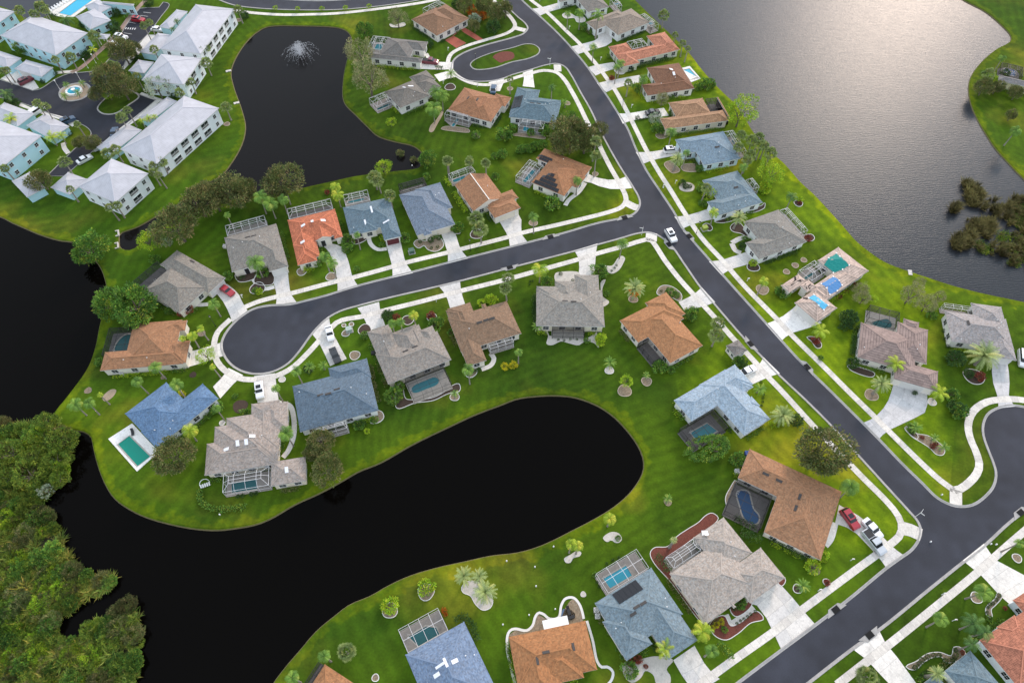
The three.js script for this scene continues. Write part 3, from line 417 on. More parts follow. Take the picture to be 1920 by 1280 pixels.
house({ n: 'terracotta bottom house', L: 'terracotta roofed house with white scalloped kerb at the bottom edge', w: w11, ax: [135, 936, 720, 811], W: [[135, 936, 800, 1180], [140, 940, 560, 1400], [330, 1000, 700, 1240]], r: '#b27c58', vents: [[415, 1050, 'v'], [620, 1010, 'v'], [350, 1115, 'v']], wall: '#e8decb' });
house({ n: 'speckled blue house', L: 'speckled bright blue roofed house with white skylights at bottom edge', w: w12, ax: [895, 1106, 1400, 821], W: [[1400, 821, 1200, 1640]], r: '#7890ae', vents: [[1220, 1150, 'S'], [1262, 1128, 'S'], [1330, 1118, 's'], [1195, 1222, 's'], [1410, 1078, 'p'], [1475, 1072, 'p']], wall: '#e6e4de' });
house({ n: 'small bottom house', L: 'orange roofed house cut by the bottom edge beside black panels', w: w12, ax: [265, 1280, 355, 1140], W: [[355, 1140, 450, 1560]], r: '#ae7c5c', wall: '#e4dccc' });
// --- east side of the main street, from the top ---
house({ n: 'topmost lake house', L: 'grey roofed house at the top edge with white pool cage by the lake', w: w13, ax: [550, 95, 730, 50], W: [[730, 50, 440, -60], [360, 14, 500, -60]], r: '#8d8681', wall: '#e6e8e6' });
house({ n: 'tan lake house', L: 'tan grey roofed house with royal palm and garage facing its drive', w: w13, ax: [795, 262, 975, 190], W: [[795, 262, 895, 62], [556, 166, 865, 128]], r: '#9b8d82', gar: [695, 215], wall: '#e8ebea' });
house({ n: 'coral tile house', L: 'coral pink tile roofed house wrapped around a courtyard cage', w: w13, ax: [950, 440, 1258, 367], W: [[1010, 270, 1260, 370], [785, 402, 1215, 383], [770, 408, 955, 470], [725, 350, 905, 377]], r: '#c08272', kind: 'tile', wall: '#c9cbb8' });
house({ n: 'brown lake house', L: 'brown roofed house with uncovered bright blue pool by the lake', w: w13, ax: [1010, 718, 1370, 662], W: [[1012, 507, 1358, 640], [972, 636, 1370, 662]], r: '#87604f', vents: [[1195, 520, 's'], [1215, 552, 's'], [1225, 582, 'p'], [1120, 628, 'p']], wall: '#eceae4' });
house({ n: 'sandy tile house', L: 'sandy tan tile roofed house with black cage and dark car', w: w13, ax: [1120, 962, 1625, 893], W: [[1175, 768, 1495, 850], [1110, 888, 1628, 903], [1538, 728, 1640, 885]], r: '#a98672', kind: 'tile', wall: '#cfc6b4' });
house({ n: 'blue lake house', L: 'blue roofed lakeside house with white car on its drive', w: w13, ax: [1440, 1240, 1705, 1192], W: [[1226, 1046, 1650, 1090], [1588, 986, 1440, 1238]], r: '#7f99a9', vents: [[1540, 1102, 'v'], [1555, 1140, 'p'], [1550, 1070, 'p']], wall: '#cfe6ee' });
house({ n: 'greyish teal house', L: 'teal grey roofed house with small arched white cage facing the lake', w: w14, ax: [600, 332, 922, 238], W: [[470, 72, 865, 165], [505, 233, 922, 238], [640, 60, 900, 215]], r: '#7a919b', vents: [[722, 125, 'v'], [715, 188, 'p'], [790, 230, 'p'], [740, 260, 'p'], [630, 45, 'p']], wall: '#e4ecee' });
house({ n: 'grey lake house', L: 'light grey roofed house with long white cage facing the lake', w: w14, ax: [890, 665, 1245, 536], W: [[790, 378, 1160, 440], [792, 540, 1243, 536], [1040, 292, 985, 628]], r: '#908c88', vents: [[1040, 385, 'p'], [1070, 425, 'p'], [1120, 545, 'p']], wall: '#e8ece8' });
const tarpHouse = house({ n: 'storm damaged house', L: 'pink tan roofed house covered with teal and blue tarps', w: w15, ax: [445, 405, 760, 191], W: [[375, 112, 758, 191], [445, 405, 565, 155], [202, 430, 520, 470], [100, 300, 292, 268], [240, 302, 362, 306, null, 3.3], [310, 335, 470, 390]], r: '#cdb6ac', kind: 'row', gar: [300, 515], wall: '#e8e2d8' });
house({ n: 'mauve tile house', L: 'mauve ribbed tile roofed house with dark caged pool behind', w: w15, ax: [670, 840, 1095, 960], W: [[672, 838, 1115, 690], [975, 572, 1193, 890], [946, 1000, 1278, 945], [1022, 548, 1132, 640], [790, 760, 960, 880]], r: '#9d8884', kind: 'row', gar: [1075, 1060], vents: [[1140, 745, 'p'], [1120, 778, 'p'], [725, 765, 'p']], wall: '#eae4da' });
house({ n: 'light grey house', L: 'light grey roofed house with big date palm at its garage', w: w15, ax: [1525, 431, 1760, 463], W: [[1330, 490, 1850, 785], [1525, 431, 1800, 640], [1640, 650, 1868, 862]], r: '#a9a2a4', vents: [[1505, 580, 'v'], [1720, 560, 'p'], [1730, 620, 'p'], [1450, 705, 'p'], [1750, 580, 'p']], gar: [1800, 880], wall: '#eae8e2' });
house({ n: 'right edge house', L: 'grey roofed house with caged pool across the lake at right edge', w: w16, ax: [1735, 640, 1855, 668], W: [[1735, 560, 2030, 670]], r: '#8b8789', wall: '#e8dfb8' });
house({ n: 'corner tile house', L: 'red pink tile roofed house at the bottom right corner', w: w17, ax: [1590, 960, 1930, 737], W: [[1590, 960, 2250, 1080], [1840, 660, 2120, 740], [1720, 860, 1960, 900]], r: '#b97a6c', kind: 'tile', wall: '#dfe6ea' });
house({ n: 'bottom right house', L: 'blue green roofed house at the bottom edge beside the red tile roof', w: w17, ax: [1330, 1190, 1510, 1047], W: [[1330, 1190, 1750, 1300], [1150, 1300, 1420, 1400]], r: '#708993', wall: '#e6ece8' });
house({ n: 'street side shed', L: 'tiny hip roofed white shed beside the sidewalk', cat: 'shed', name: 'shed', w: w8, ax: [1600, 750, 1690, 705], W: [[1527, 672, 1688, 706]], r: '#86807e', eave: 2.3, ov: 0.25, ws: 1.8, ww: 0.7, wall: '#e6e2d6' });
// ---------- sidewalks and driveways: joint bed with single slabs ----------
function paveSlab(q, y0, y1, gap) {                       // q: four ground corners in order
  const c = q.reduce((s, p) => s.add(p), V3()).multiplyScalar(0.25), pos = [];
  const t = q.map((p) => { const d = c.clone().sub(p); d.y = 0; const L = d.length(); return p.clone().addScaledVector(d, gap / Math.max(L, 0.2)); });
  const at = (p, y) => [p.x, y, p.z];
  pos.push(...at(t[0], y1), ...at(t[1], y1), ...at(t[2], y1), ...at(t[0], y1), ...at(t[2], y1), ...at(t[3], y1));
  for (let i = 0; i < 4; i++) { const a = t[i], b = t[(i + 1) % 4]; pos.push(...at(a, y0), ...at(b, y0), ...at(b, y1), ...at(a, y0), ...at(b, y1), ...at(a, y1)); }
  const g = geom(pos); const p = g.attributes.position, uv = g.attributes.uv; for (let i = 0; i < p.count; i++) uv.setXY(i, p.getX(i), p.getZ(i)); return g;
}
const walkMats = [M.walk, M.walk2, M.walk], driveMats = {};
const PAVED = [];
function ribbon(name, rows, across, y, gap, mats, single) {
  PAVED.push(rows.map((r) => r[0]).concat(rows.map((r) => r[1]).reverse()));   // rows: [[left, right], ...]
  const g = new THREE.Group(); g.name = numbered(name); g.userData.kind = 'structure'; scene.add(g);
  const bed = []; for (let i = 0; i + 1 < rows.length; i++) bed.push(paveSlab([rows[i][0], rows[i][1], rows[i + 1][1], rows[i + 1][0]], 0, y - 0.012, 0));
  mesh('joint_bed', joined(bed), M.joint, g);
  const many = [];
  for (let i = 0; i + 1 < rows.length; i++) for (let j = 0; j < across; j++) {
    const a = rows[i], b = rows[i + 1], l = (r, t) => r[0].clone().lerp(r[1], t);
    const s = paveSlab([l(a, j / across), l(a, (j + 1) / across), l(b, (j + 1) / across), l(b, j / across)], 0.002, y, gap);
    if (single) mesh('paving_slab', s, pick(mats), g); else many.push(s);
  }
  if (many.length) mesh('paving', joined(many), mats[0], g);
  return g;
}
function sidewalk(list, width = 1.5, ext = 0) {
  const c = curve(pts(null, list), 1.6); const n = normals(c, false); let i = 0;
  while (i < c.length - 1) {                              // near stretches in single slabs, far ones as one run
    const near = c[i].z > -125; let j = i + 1; while (j < c.length - 1 && (c[j].z > -125) === near && j - i < 90) j++;
    const rows = []; for (let k = i; k <= j; k++) rows.push([c[k].clone().addScaledVector(n[k], width / 2), c[k].clone().addScaledVector(n[k], -width / 2)]);
    ribbon('sidewalk', rows, 1, 0.045 + 0.001 * (i % 3), 0.022, walkMats, near); i = j;
  }
}
sidewalk([985,-10, 997,1, 1027,24, 1063,59, 1087,82, 1100,99, 1122,125, 1138,147, 1153,168, 1177,211, 1186,229, 1212,281, 1235,321, 1258,357, 1282,396, 1317,447, 1352,485, 1370,506, 1400,540, 1455,596, 1484,627, 1545,687, 1592,734, 1640,781, 1665,806, 1727,867, 1762,899, 1789,919]);
sidewalk([1789,919, 1800,917, 1816,906, 1832,888, 1837,870, 1830,845, 1820,822, 1816,797, 1824,773, 1845,756, 1870,749.5, 1920,750, 1990,770], 1.7);
sidewalk([1793,918, 1793,947], 2.6);
sidewalk([622,613, 632,604, 645,599, 680,593, 725,581, 780,567.5, 835,553, 865,545, 945,525, 1010,507, 1085,486, 1117,476, 1175,460, 1200,452, 1218,449, 1226,456, 1247,488, 1275,524, 1305,557, 1345,600, 1370,629, 1418,681, 1440,706, 1466,733, 1527,800, 1570,845, 1615,892, 1665,942, 1684,966, 1691,985, 1688,1003, 1665,1024, 1615,1061, 1600,1072, 1502,1145, 1450,1185, 1372,1240, 1290,1300]);
sidewalk([1690,990, 1706,993, 1728,1003], 3.0); sidewalk([1221,452, 1222,437], 3.2);
sidewalk([432,598, 408,622, 401,645, 405,674, 423,696, 448,709, 480,711.5, 510,707, 545,691, 575,664, 597,640, 622,613]);
sidewalk([456,577, 482,566, 515,557, 545,550, 632,527, 662,520, 735,500, 762,492, 839,473.5, 880,463, 950,445, 977,437, 1060,418, 1150,395, 1166,388, 1174,377, 1172,364, 1165,350, 1157,335, 1146,316, 1130,285, 1120,264, 1102,230, 1085,195, 1072,171, 1059,150, 1044,136, 1020,132, 1000,136, 962,147, 935,156, 915,159, 890,157, 870,150, 852,138, 843,126, 840,114, 846,101, 858,93, 880,84, 913,74, 946,64, 961,56, 966,48, 961,37, 946,20, 925,0]);
sidewalk([1174,380, 1190,388, 1198,390], 2.6); sidewalk([1046,134, 1045,121], 2.6); sidewalk([965,52, 985,57], 2.2);
sidewalk([1990,940, 1920,997, 1865,1045, 1835,1072, 1752,1140, 1665,1210, 1625,1241, 1570,1284]);
sidewalk([380,12, 450,21, 480,24.5, 530,27.5, 575,27, 630,25, 705,17, 805,2, 840,-8], 1.6);
function driveway(w, list, across = 2, mats = [M.drive, M.drive2, M.drive], y = 0.032) {
  const rows0 = []; for (let i = 0; i < list.length; i += 4) rows0.push([P(...w(list[i], list[i + 1])), P(...w(list[i + 2], list[i + 3]))]);
  const cl = rows0.map((r) => new THREE.CatmullRomCurve3(rows0.map((q) => q[0]), false, 'centripetal'))[0], cr = new THREE.CatmullRomCurve3(rows0.map((q) => q[1]), false, 'centripetal');
  const n = Math.max(2, Math.round((cl.getLength() + cr.getLength()) / 2 / 2.6)), rows = []; for (let i = 0; i <= n; i++) rows.push([cl.getPoint(i / n), cr.getPoint(i / n)]);
  return ribbon('driveway', rows, across, y, 0.02, mats, rows[0][0].z > -215);
}
const wA = win(640, 240), wB = win(880, 0, 6), wC = win(1440, 740);
const brightDrive = [std(lin(0.95, 0.95, 0.95), 0.9, { map: tiled(concT, 8) })], paleDrive = [std(lin(0.90, 0.89, 0.86), 0.9, { map: tiled(concT, 9) })], redDrive = [std(lin(0.42, 0.11, 0.07), 0.9, { map: tiled(concT, 5) })], slateDrive = [std(lin(0.60, 0.62, 0.65), 0.9, { map: tiled(concT, 4) }), std(lin(0.68, 0.69, 0.72), 0.9, { map: tiled(concT, 5) })];
driveway(w1, [255,1048, 140,1135, 215,985, 112,1058, 185,920, 60,965, 100,848, 0,900]);
driveway(w1, [468,1005, 622,985, 473,935, 580,920, 425,755, 555,725]);
driveway(w1, [930,908, 1087,866, 930,840, 1045,800, 905,700, 1000,640, 860,600, 955,565, 815,560, 880,545]);
driveway(w1, [1343,803, 1497,767, 1340,722, 1445,692, 1290,535, 1400,512]);
driveway(w1, [1758,697, 1912,657, 1757,622, 1858,592, 1695,435, 1800,415]);
driveway(wA, [1265,892, 1398,857, 1252,815, 1345,780, 1215,750, 1356,705, 1180,690, 1325,640]);
driveway(w4, [1420,842, 1462,930, 1345,868, 1375,938, 1240,862, 1250,930, 1165,838, 1170,895, 1130,822, 1095,880], 2, paleDrive);
driveway(wB, [598,820, 718,775, 615,855, 715,820, 600,970, 735,985], 2, paleDrive);
driveway(wB, [215,925, 395,872, 235,965, 385,930, 225,1025, 345,1025], 2, paleDrive);
driveway(w3, [1465,528, 1505,575, 1410,540, 1432,590, 1335,560, 1375,612], 1, paleDrive);
driveway(w3, [1480,466, 1478,516, 1400,465, 1400,522, 1230,455, 1205,515], 2, paleDrive);
driveway(w3, [1578,322, 1502,360, 1480,268, 1415,300], 3, redDrive); driveway(w3, [1703,294, 1662,306, 1600,226, 1550,238, 1560,208, 1530,222, 1490,262, 1470,272], 1, redDrive, 0.036);
driveway(w5, [1264,246, 1270,350, 1200,265, 1215,365, 1090,300, 1100,405, 985,322, 980,440], 2, paleDrive);
driveway(w5, [1312,438, 1422,492, 1280,490, 1372,535, 1195,580, 1250,668], 2, paleDrive);
driveway(w5, [1503,500, 1662,478, 1515,545, 1665,520, 1530,700, 1690,690]);
driveway(w7, [95,500, 225,370, 150,570, 245,470, 235,745, 360,690]);
driveway(w7, [440,308, 602,264, 482,372, 612,330, 530,480, 648,440]);
driveway(w7, [1053,150, 1210,107, 1102,212, 1220,190, 1135,310, 1248,280]);
driveway(win(800, 320), [1108,600, 1283,545, 1142,665, 1270,620, 1140,790, 1260,790]);
driveway(w8, [1345,235, 1447,346, 1278,290, 1355,378, 1170,345, 1215,410]);
driveway(w9, [768,38, 892,160, 728,98, 805,188, 600,150, 690,240], 2, paleDrive);
driveway(wC, [1028,1208, 890,1298, 938,1142, 832,1218, 860,1060, 740,1118, 740,945, 630,1012, 535,825, 505,965]);
driveway(w10, [1640,1005, 1385,1197, 1530,880, 1320,1060, 1400,725, 1215,870, 1330,670, 1145,845], 3, [M.drive2, M.drive]);
driveway(w11, [1720,1250, 1540,1360, 1640,1185, 1465,1270, 1530,1000, 1370,1110], 2, [M.drive2, M.drive]);
driveway(wB, [698,98, 787,180, 800,85, 900,132, 1010,28, 1070,85]);
driveway(w13, [443,350, 490,407, 520,330, 570,382, 640,292, 742,325, 640,245, 748,240]);
driveway(w13, [568,505, 628,567, 630,488, 690,540, 765,465, 790,510]);
driveway(w13, [638,625, 708,692, 712,607, 775,662, 955,562, 990,610]);
driveway(w13, [793,850, 832,928, 870,850, 895,905, 1000,828, 1015,885, 1140,808, 1180,868], 2, paleDrive);
driveway(w13, [928,1140, 987,1228, 1018,1140, 1060,1200, 1245,1105, 1300,1152]);
driveway(w14, [258,345, 328,432, 355,335, 400,400, 515,285, 555,362]);
driveway(w14, [518,680, 612,782, 608,670, 680,742, 810,605, 890,680]);
driveway(w15, [-15,590, 100,718, 90,545, 165,665, 200,462, 330,612, 220,440, 405,580], 3, brightDrive);
driveway(w15, [715,1330, 835,1452, 800,1290, 890,1397, 890,1190, 1065,1312, 930,1090, 1190,1240, 945,1025, 1195,1105], 3, slateDrive);
driveway(w15, [1730,1222, 1858,1208, 1728,1150, 1815,1147, 1685,1000, 1815,1000, 1685,875, 1800,885], 2, slateDrive);
driveway(w17, [1463,362, 1622,235, 1562,442, 1692,335, 1612,482, 1742,380, 1715,600, 1935,470, 1850,720, 2040,590], 3, paleDrive);
driveway(w17, [638,1027, 838,890, 747,1112, 892,992, 795,1165, 937,1042, 1010,1390, 1120,1290], 2, paleDrive);
// footpaths to front doors and round patios
function sheetThing(name, w, list, mat, y = 0.03, closed = true) { const l = curve(pts(w, list), 0.6, closed); return struct(name, slab(l, 0, y), mat); }
function path(w, list, width, mat = M.drive2, y = 0.026) { const c = curve(pts(w, list), 0.8), n = normals(c, false), rows = c.map((p, i) => [p.clone().addScaledVector(n[i], width / 2), p.clone().addScaledVector(n[i], -width / 2)]); ribbon('footpath', rows, 1, y, 0.012, [mat], false); }
path(w1, [290,740, 305,820, 385,885, 455,870], 1.3); path(w1, [1160,470, 1180,550, 1235,590, 1300,585], 1.2); path(w2, [1400,985, 1490,1005, 1560,1000], 1.2, M.walk2);
path(w5, [1690,700, 1770,720, 1800,800, 1800,950, 1760,1060, 1720,1110], 1.2); path(w10, [960,930, 1000,1000, 1080,960, 1180,880], 1.5, M.walk2); path(w4, [1110,890, 1060,960, 985,1020, 960,1060], 1.3);
path(wc, [530,545, 600,510, 690,430, 800,330, 900,220, 1000,90, 1090,0], 1.8, std(lin(0.42, 0.30, 0.25), 0.9, { map: tiled(concT, 4) }), 0.03);
path(wc, [400,545, 470,540, 545,535], 1.5); path(wc, [470,1070, 480,1110, 510,1150], 1.4); path(wc, [1050,700, 1120,725, 1230,760], 1.4);
path(w14, [690,545, 720,600, 760,615], 1.5, M.walk2); path(w14, [690,540, 760,505, 830,495], 1.5, M.walk2); path(w3, [1275,400, 1290,440, 1250,470], 1.4, paleDrive[0]); path(wC, [505,960, 470,1080, 430,1130], 1.4);
path(w7, [1370,770, 1440,740, 1465,690, 1440,650], 1.2, M.walk2);
// concrete aprons of the condominium garages
for (const l of [[0,590, 110,520, 250,600, 290,660, 240,675], [150,770, 260,820, 590,905, 540,950, 460,900, 300,850, 130,790], [905,545, 1180,260, 1100,260, 1010,370, 900,520], [1168,748, 1220,740, 1060,875, 905,985, 745,1130, 690,1138, 855,992, 1005,880]]) struct('apron', slab(line(pts(wc, l)), 0, 0.02), M.drive2);
{ // painted bays of the parking lot
  const bays = []; for (const [a, b, c, d] of [[1072,90,1130,97], [1050,115,1105,122], [965,165,1015,175], [925,245,985,255], [895,290,945,305], [1010,140,1060,150]]) bays.push(bar(P(...wc(a, b), 0.02), P(...wc(c, d), 0.02), 0.12, 0.012));
  struct('parking_bay_line', joined(bays), M.white);
  const hz = []; for (let i = 0; i < 5; i++) hz.push(bar(P(...wc(945 + i * 17, 205 + i * 1), 0.022), P(...wc(938 + i * 17, 218 + i * 1), 0.022), 0.3, 0.012)); struct('hatched_bay_marking', joined(hz), M.white);
}
// ---------- pool cages, decks and pools ----------
const H = Object.fromEntries(HOUSES.map((h) => [h.n, h]));
const barW = std(lin(0.74, 0.74, 0.74), 0.5), barB = std(lin(0.012, 0.012, 0.013), 0.6), scrW = std(lin(0.025, 0.027, 0.03), 0.8, { transparent: true, opacity: 0.2 }), scrB = std(lin(0.012, 0.012, 0.013), 0.8, { transparent: true, opacity: 0.3 });
const deckMats = [std(lin(0.36, 0.34, 0.32), 0.9, { map: tiled(concT, 4) }), std(lin(0.5, 0.49, 0.46), 0.9, { map: tiled(concT, 5) }), std(lin(0.17, 0.165, 0.165), 0.9, { map: tiled(concT, 4) })];
const poolWater = (r, g, b) => new THREE.MeshPhysicalMaterial({ color: lin(r, g, b), roughness: 0.12, specularIntensity: 0.9, ior: 1.33, bumpMap: tiled(rippleT, 3), bumpScale: 0.01, side: THREE.DoubleSide });
const aqua = poolWater(0.03, 0.22, 0.26), teal = poolWater(0.02, 0.12, 0.13), deepBlue = poolWater(0.012, 0.08, 0.20), green = poolWater(0.008, 0.24, 0.17), brightPool = poolWater(0.04, 0.34, 0.46);
function poolShape(h, w, list, kind) {                    // list: diagonal corners in the frame of the house, or an outline
  if (kind === 'outline') return curve(pts(w, list), 0.5, true, 0);
  if (kind === 'quad') return line(pts(w, list));
  const a = h.toLocal(P(...w(list[0], list[1]))), b = h.toLocal(P(...w(list[2], list[3]))), cx = (a.x + b.x) / 2, cz = (a.z + b.z) / 2, rx = Math.abs(a.x - b.x) / 2, rz = Math.abs(a.z - b.z) / 2, n = 40, e = kind === 'oval' ? 2.6 : 6, out = [];
  for (let i = 0; i < n; i++) { const t = i / n * 2 * Math.PI, c = Math.cos(t), s = Math.sin(t), k = kind === 'kidney' ? 1 - 0.3 * Math.exp(-Math.pow((t - Math.PI / 2) / 0.6, 2)) : 1; out.push(h.toWorld(cx + rx * Math.sign(c) * Math.abs(c) ** (2 / e), 0, cz + k * rz * Math.sign(s) * Math.abs(s) ** (2 / e))); }
  return out;
}
const loc0 = (o, l) => l.map((p) => V3(p.x - o.x, 0, p.z - o.z));
function pool(h, label, w, list, kind, mat, deck, deckMat) {
  const l = poolShape(h, w, list, kind), c = l.reduce((s, p) => s.add(p), V3()).multiplyScalar(1 / l.length), g = thing('swimming_pool', label, 'swimming pool', c.x, c.z);
  const rim = loc0(c, l), s = area(rim) < 0 ? -1 : 1, n = normals(rim, true), out = rim.map((p, i) => p.clone().addScaledVector(n[i], 0.32));
  const wsurf = mesh('water', sheet(rim.map((p, i) => p.clone().addScaledVector(n[i], 0.02)), 0.07), mat, g);
  mesh('pool_wall', sweep(rim, true, [[0, 0.15], [0, 0.02]]), M.white, g);
  mesh('coping', slab(out, 0.02, 0.16, [rim]), deckMats[1], g);
  const a = rim[0], b = n[0];
  mesh('ladder', joined([-0.25, 0.25].flatMap((k) => { const t = V3(-b.z, 0, b.x).multiplyScalar(k), p = a.clone().add(t); return [bar(p.clone().addScaledVector(b, 0.25).setY(0.15), p.clone().addScaledVector(b, 0.2).setY(0.75), 0.05), bar(p.clone().addScaledVector(b, 0.2).setY(0.75), p.clone().addScaledVector(b, -0.25).setY(0.7), 0.05), bar(p.clone().addScaledVector(b, -0.25).setY(0.7), p.clone().addScaledVector(b, -0.25).setY(0.05), 0.05)]; })), barW, g);
  return { g, l, out: out.map((p) => p.clone().add(V3(c.x, 0, c.z))) };
}
function deckSlab(h, ring, hole, mat) { const g = struct('pool_deck', slab(ring, 0, 0.14, hole ? [hole] : []), mat); return g; }
const CAGES = [];
// a screen enclosure on the rectangle whose diagonal corners (at the height of its eave beam) are given in photo pixels
function cage(h, label, w, d, o = {}) {
  const ht = o.ht ?? 2.6, a = h.toLocal(P(...w(d[0], d[1]), ht)), b = h.toLocal(P(...w(d[2], d[3]), ht)), x0 = Math.min(a.x, b.x), x1 = Math.max(a.x, b.x), z0 = Math.min(a.z, b.z), z1 = Math.max(a.z, b.z);
  const cx = (x0 + x1) / 2, cz = (z0 + z1) / 2, W = x1 - x0, D = z1 - z0, c = h.toWorld(cx, 0, cz), g = thing('pool_cage', label, 'pool cage', c.x, c.z); g.rotation.y = h.th;
  const bm = o.c === 'b' ? barB : barW, sm = o.c === 'b' ? scrB : scrW, t = o.t ?? (o.c === 'b' ? 0.08 : 0.058), X = W / 2, Z = D / 2;
  const nx = Math.max(2, Math.round(W / (o.sp ?? 2.3))), nz = Math.max(2, Math.round(D / (o.sp ?? 2.3)));
  const inH = (x, z) => h.wings.some((q) => x > q.wx0 && x < q.wx1 && z > q.wz0 && z < q.wz1);
  const hid = (x, z) => inH(cx + x, cz + z);
  const flatR = o.flat, ins = flatR ? 0 : Math.min(1.6, W / 3.2, D / 3.2), up = flatR ? 0.05 : o.up ?? 0.95;
  const alongX = o.ribs ? o.ribs === 'x' : W < D;        // ribs run across the short way
  CAGES.push([h, x0, x1, z0, z1]); const ringT = [V3(-X, ht, -Z), V3(X, ht, -Z), V3(X, ht, Z), V3(-X, ht, Z)], ringI = [V3(-X + ins, ht + up, -Z + ins), V3(X - ins, ht + up, -Z + ins), V3(X - ins, ht + up, Z - ins), V3(-X + ins, ht + up, Z - ins)];
  const beam = (p, q, n = 'beam') => { if (p.distanceTo(q) > 0.3) mesh(n, bar(p, q, t), bm, g); };
  for (let i = 0; i < 4; i++) { beam(ringT[i], ringT[(i + 1) % 4], 'eave_beam'); if (!flatR) { beam(ringI[i], ringI[(i + 1) % 4], 'roof_beam'); beam(ringT[i], ringI[i], 'hip_rafter'); } }
  for (let i = 1; i < nx; i++) { const x = -X + W * i / nx, xi = Math.max(-X + ins, Math.min(X - ins, x)); if (!flatR) { beam(V3(x, ht, -Z), V3(xi, ht + up, -Z + ins), 'rafter'); beam(V3(xi, ht + up, Z - ins), V3(x, ht, Z), 'rafter'); } if (Math.abs(xi - x) < 0.01) beam(V3(x, ht + up, -Z + ins), V3(x, ht + up, Z - ins), 'roof_beam'); }
  for (let i = 1; i < nz; i++) { const z = -Z + D * i / nz, zi = Math.max(-Z + ins, Math.min(Z - ins, z)); if (!flatR) { beam(V3(-X, ht, z), V3(-X + ins, ht + up, zi), 'rafter'); beam(V3(X - ins, ht + up, zi), V3(X, ht, z), 'rafter'); } if (Math.abs(zi - z) < 0.01) beam(V3(-X + ins, ht + up, z), V3(X - ins, ht + up, z), 'roof_beam'); }
  const S = [[ringT[0], ringT[1], nx], [ringT[1], ringT[2], nz], [ringT[2], ringT[3], nx], [ringT[3], ringT[0], nz]];
  for (const [p, q, n] of S) {
    const m = p.clone().lerp(q, 0.5); if (hid(m.x * 1.02, m.z * 1.02)) continue;
    for (let i = 0; i < n; i++) { const r = p.clone().lerp(q, i / n), r2 = p.clone().lerp(q, (i + 1) / n); mesh('post', bar(r.clone().setY(0.12), r.clone(), t), bm, g);
      mesh('mid_rail', bar(r.clone().setY(1.0), r2.clone().setY(1.0), t * 0.8), bm, g);
      mesh('screen', geom([r.x, 0.2, r.z, r2.x, 0.2, r2.z, r2.x, ht, r2.z, r.x, 0.2, r.z, r2.x, ht, r2.z, r.x, ht, r.z]), sm, g); }
  }
  const roofQ = (p) => { const pos = []; for (let i = 1; i + 1 < p.length; i++) pos.push(p[0].x, p[0].y, p[0].z, p[i].x, p[i].y, p[i].z, p[i + 1].x, p[i + 1].y, p[i + 1].z); mesh('roof_screen', geom(pos), sm, g); };
  if (!flatR) for (let i = 0; i < 4; i++) roofQ([ringT[i], ringT[(i + 1) % 4], ringI[(i + 1) % 4], ringI[i]]); roofQ(ringI.map((p) => p.clone().setY(p.y + 0.01)));
  const e = 0.12, ring = [[x0 - e, z0 - e], [x1 + e, z0 - e], [x1 + e, z1 + e], [x0 - e, z1 + e]].map(([x, z]) => h.toWorld(x, 0, z));
  let hole = null; if (o.pool) hole = pool(h, o.pool[0], o.pw ?? w, o.pool[1], o.pool[2], o.pool[3]).out;
  const dk = mesh('deck', slab(loc0(c, ring).map((p) => p.applyAxisAngle(V3(0, 1, 0), -h.th)), 0.005, 0.14, hole ? [loc0(c, hole).map((p) => p.applyAxisAngle(V3(0, 1, 0), -h.th))] : []), deckMats[o.deck ?? (o.c === 'b' ? 2 : 0)], g);
  return g;
}
cage(H['red car house'], 'black pool cage behind the house with the red car', w2, [1270, 735, 985, 838], { c: 'b', flat: true, pool: ['narrow dark pool inside the black cage near the red car', [1120, 870, 1215, 790], 'rect', teal] });
cage(H['grey palm house'], 'white pool cage behind the dark grey house with front palm', w1, [86, 412, 397, 407], { pool: ['long teal pool under the white cage of the dark grey palm house', [222, 428, 365, 388, 375, 408, 232, 448], 'quad', teal] });
cage(H['red tile house'], 'wide white cage behind the bright red tile roof', w1, [550, 286, 895, 284], { deck: 2 });
cage(H['teal house'], 'white cage with rounded pool behind the teal roof', w1, [972, 181, 1174, 218], { pool: ['oval turquoise pool behind the teal roofed house', [1010, 248, 1130, 205], 'oval', aqua] });
cage(H['blue grey house'], 'dark bronze cage behind the blue grey roof with cream garage', w1, [1386, 102, 1602, 108], { c: 'b', pool: ['teal pool inside the dark bronze cage behind the blue grey roof', [1410, 165, 1560, 118], 'rect', teal] });
cage(H['gable orange house'], 'white cage at the back corner of the white ridged orange roof', w4, [82, 826, 285, 802], { pool: ['small pale blue pool under the cage of the white ridged orange roof', [125, 890, 205, 838], 'rect', aqua] });
cage(H['red driveway house'], 'white framed cage behind the topmost brown roof', w3, [1250, 62, 1440, 42], { deck: 2 });
cage(H['grey horseshoe house'], 'white cage by the fountain pond, at the house with red pickup', w3, [878, 268, 965, 372], { pool: ['small teal pool by the fountain pond at the pickup house', [885, 372, 955, 335], 'rect', aqua] });
cage(H['grey skylight house'], 'white cage at the pond bend below the skylight roof', w3, [846, 736, 1030, 746], { pool: ['green teal pool inside the cage at the pond bend', [910, 830, 1000, 775], 'oval', teal] });
cage(H['tan pond house'], 'white cage at the lower left corner of the orange tan roof', w3, [1432, 828, 1592, 905], { pool: ['teal pool caged at the lower left of the orange tan roof', [1465, 945, 1530, 885], 'rect', aqua] });
cage(H['solar blue house'], 'white cage in front of the blue roof with side solar panels', w4, [622, 408, 793, 486], { pool: ['light blue pool caged below the blue solar roof', [640, 505, 760, 465], 'rect', brightPool] });
cage(H['solar orange house'], 'tall white cage beside the orange roof with black solar field', w4, [692, 716, 690, 880], { pool: ['teal pool inside the tall cage of the orange solar roof', [640, 880, 740, 800], 'rect', aqua] });
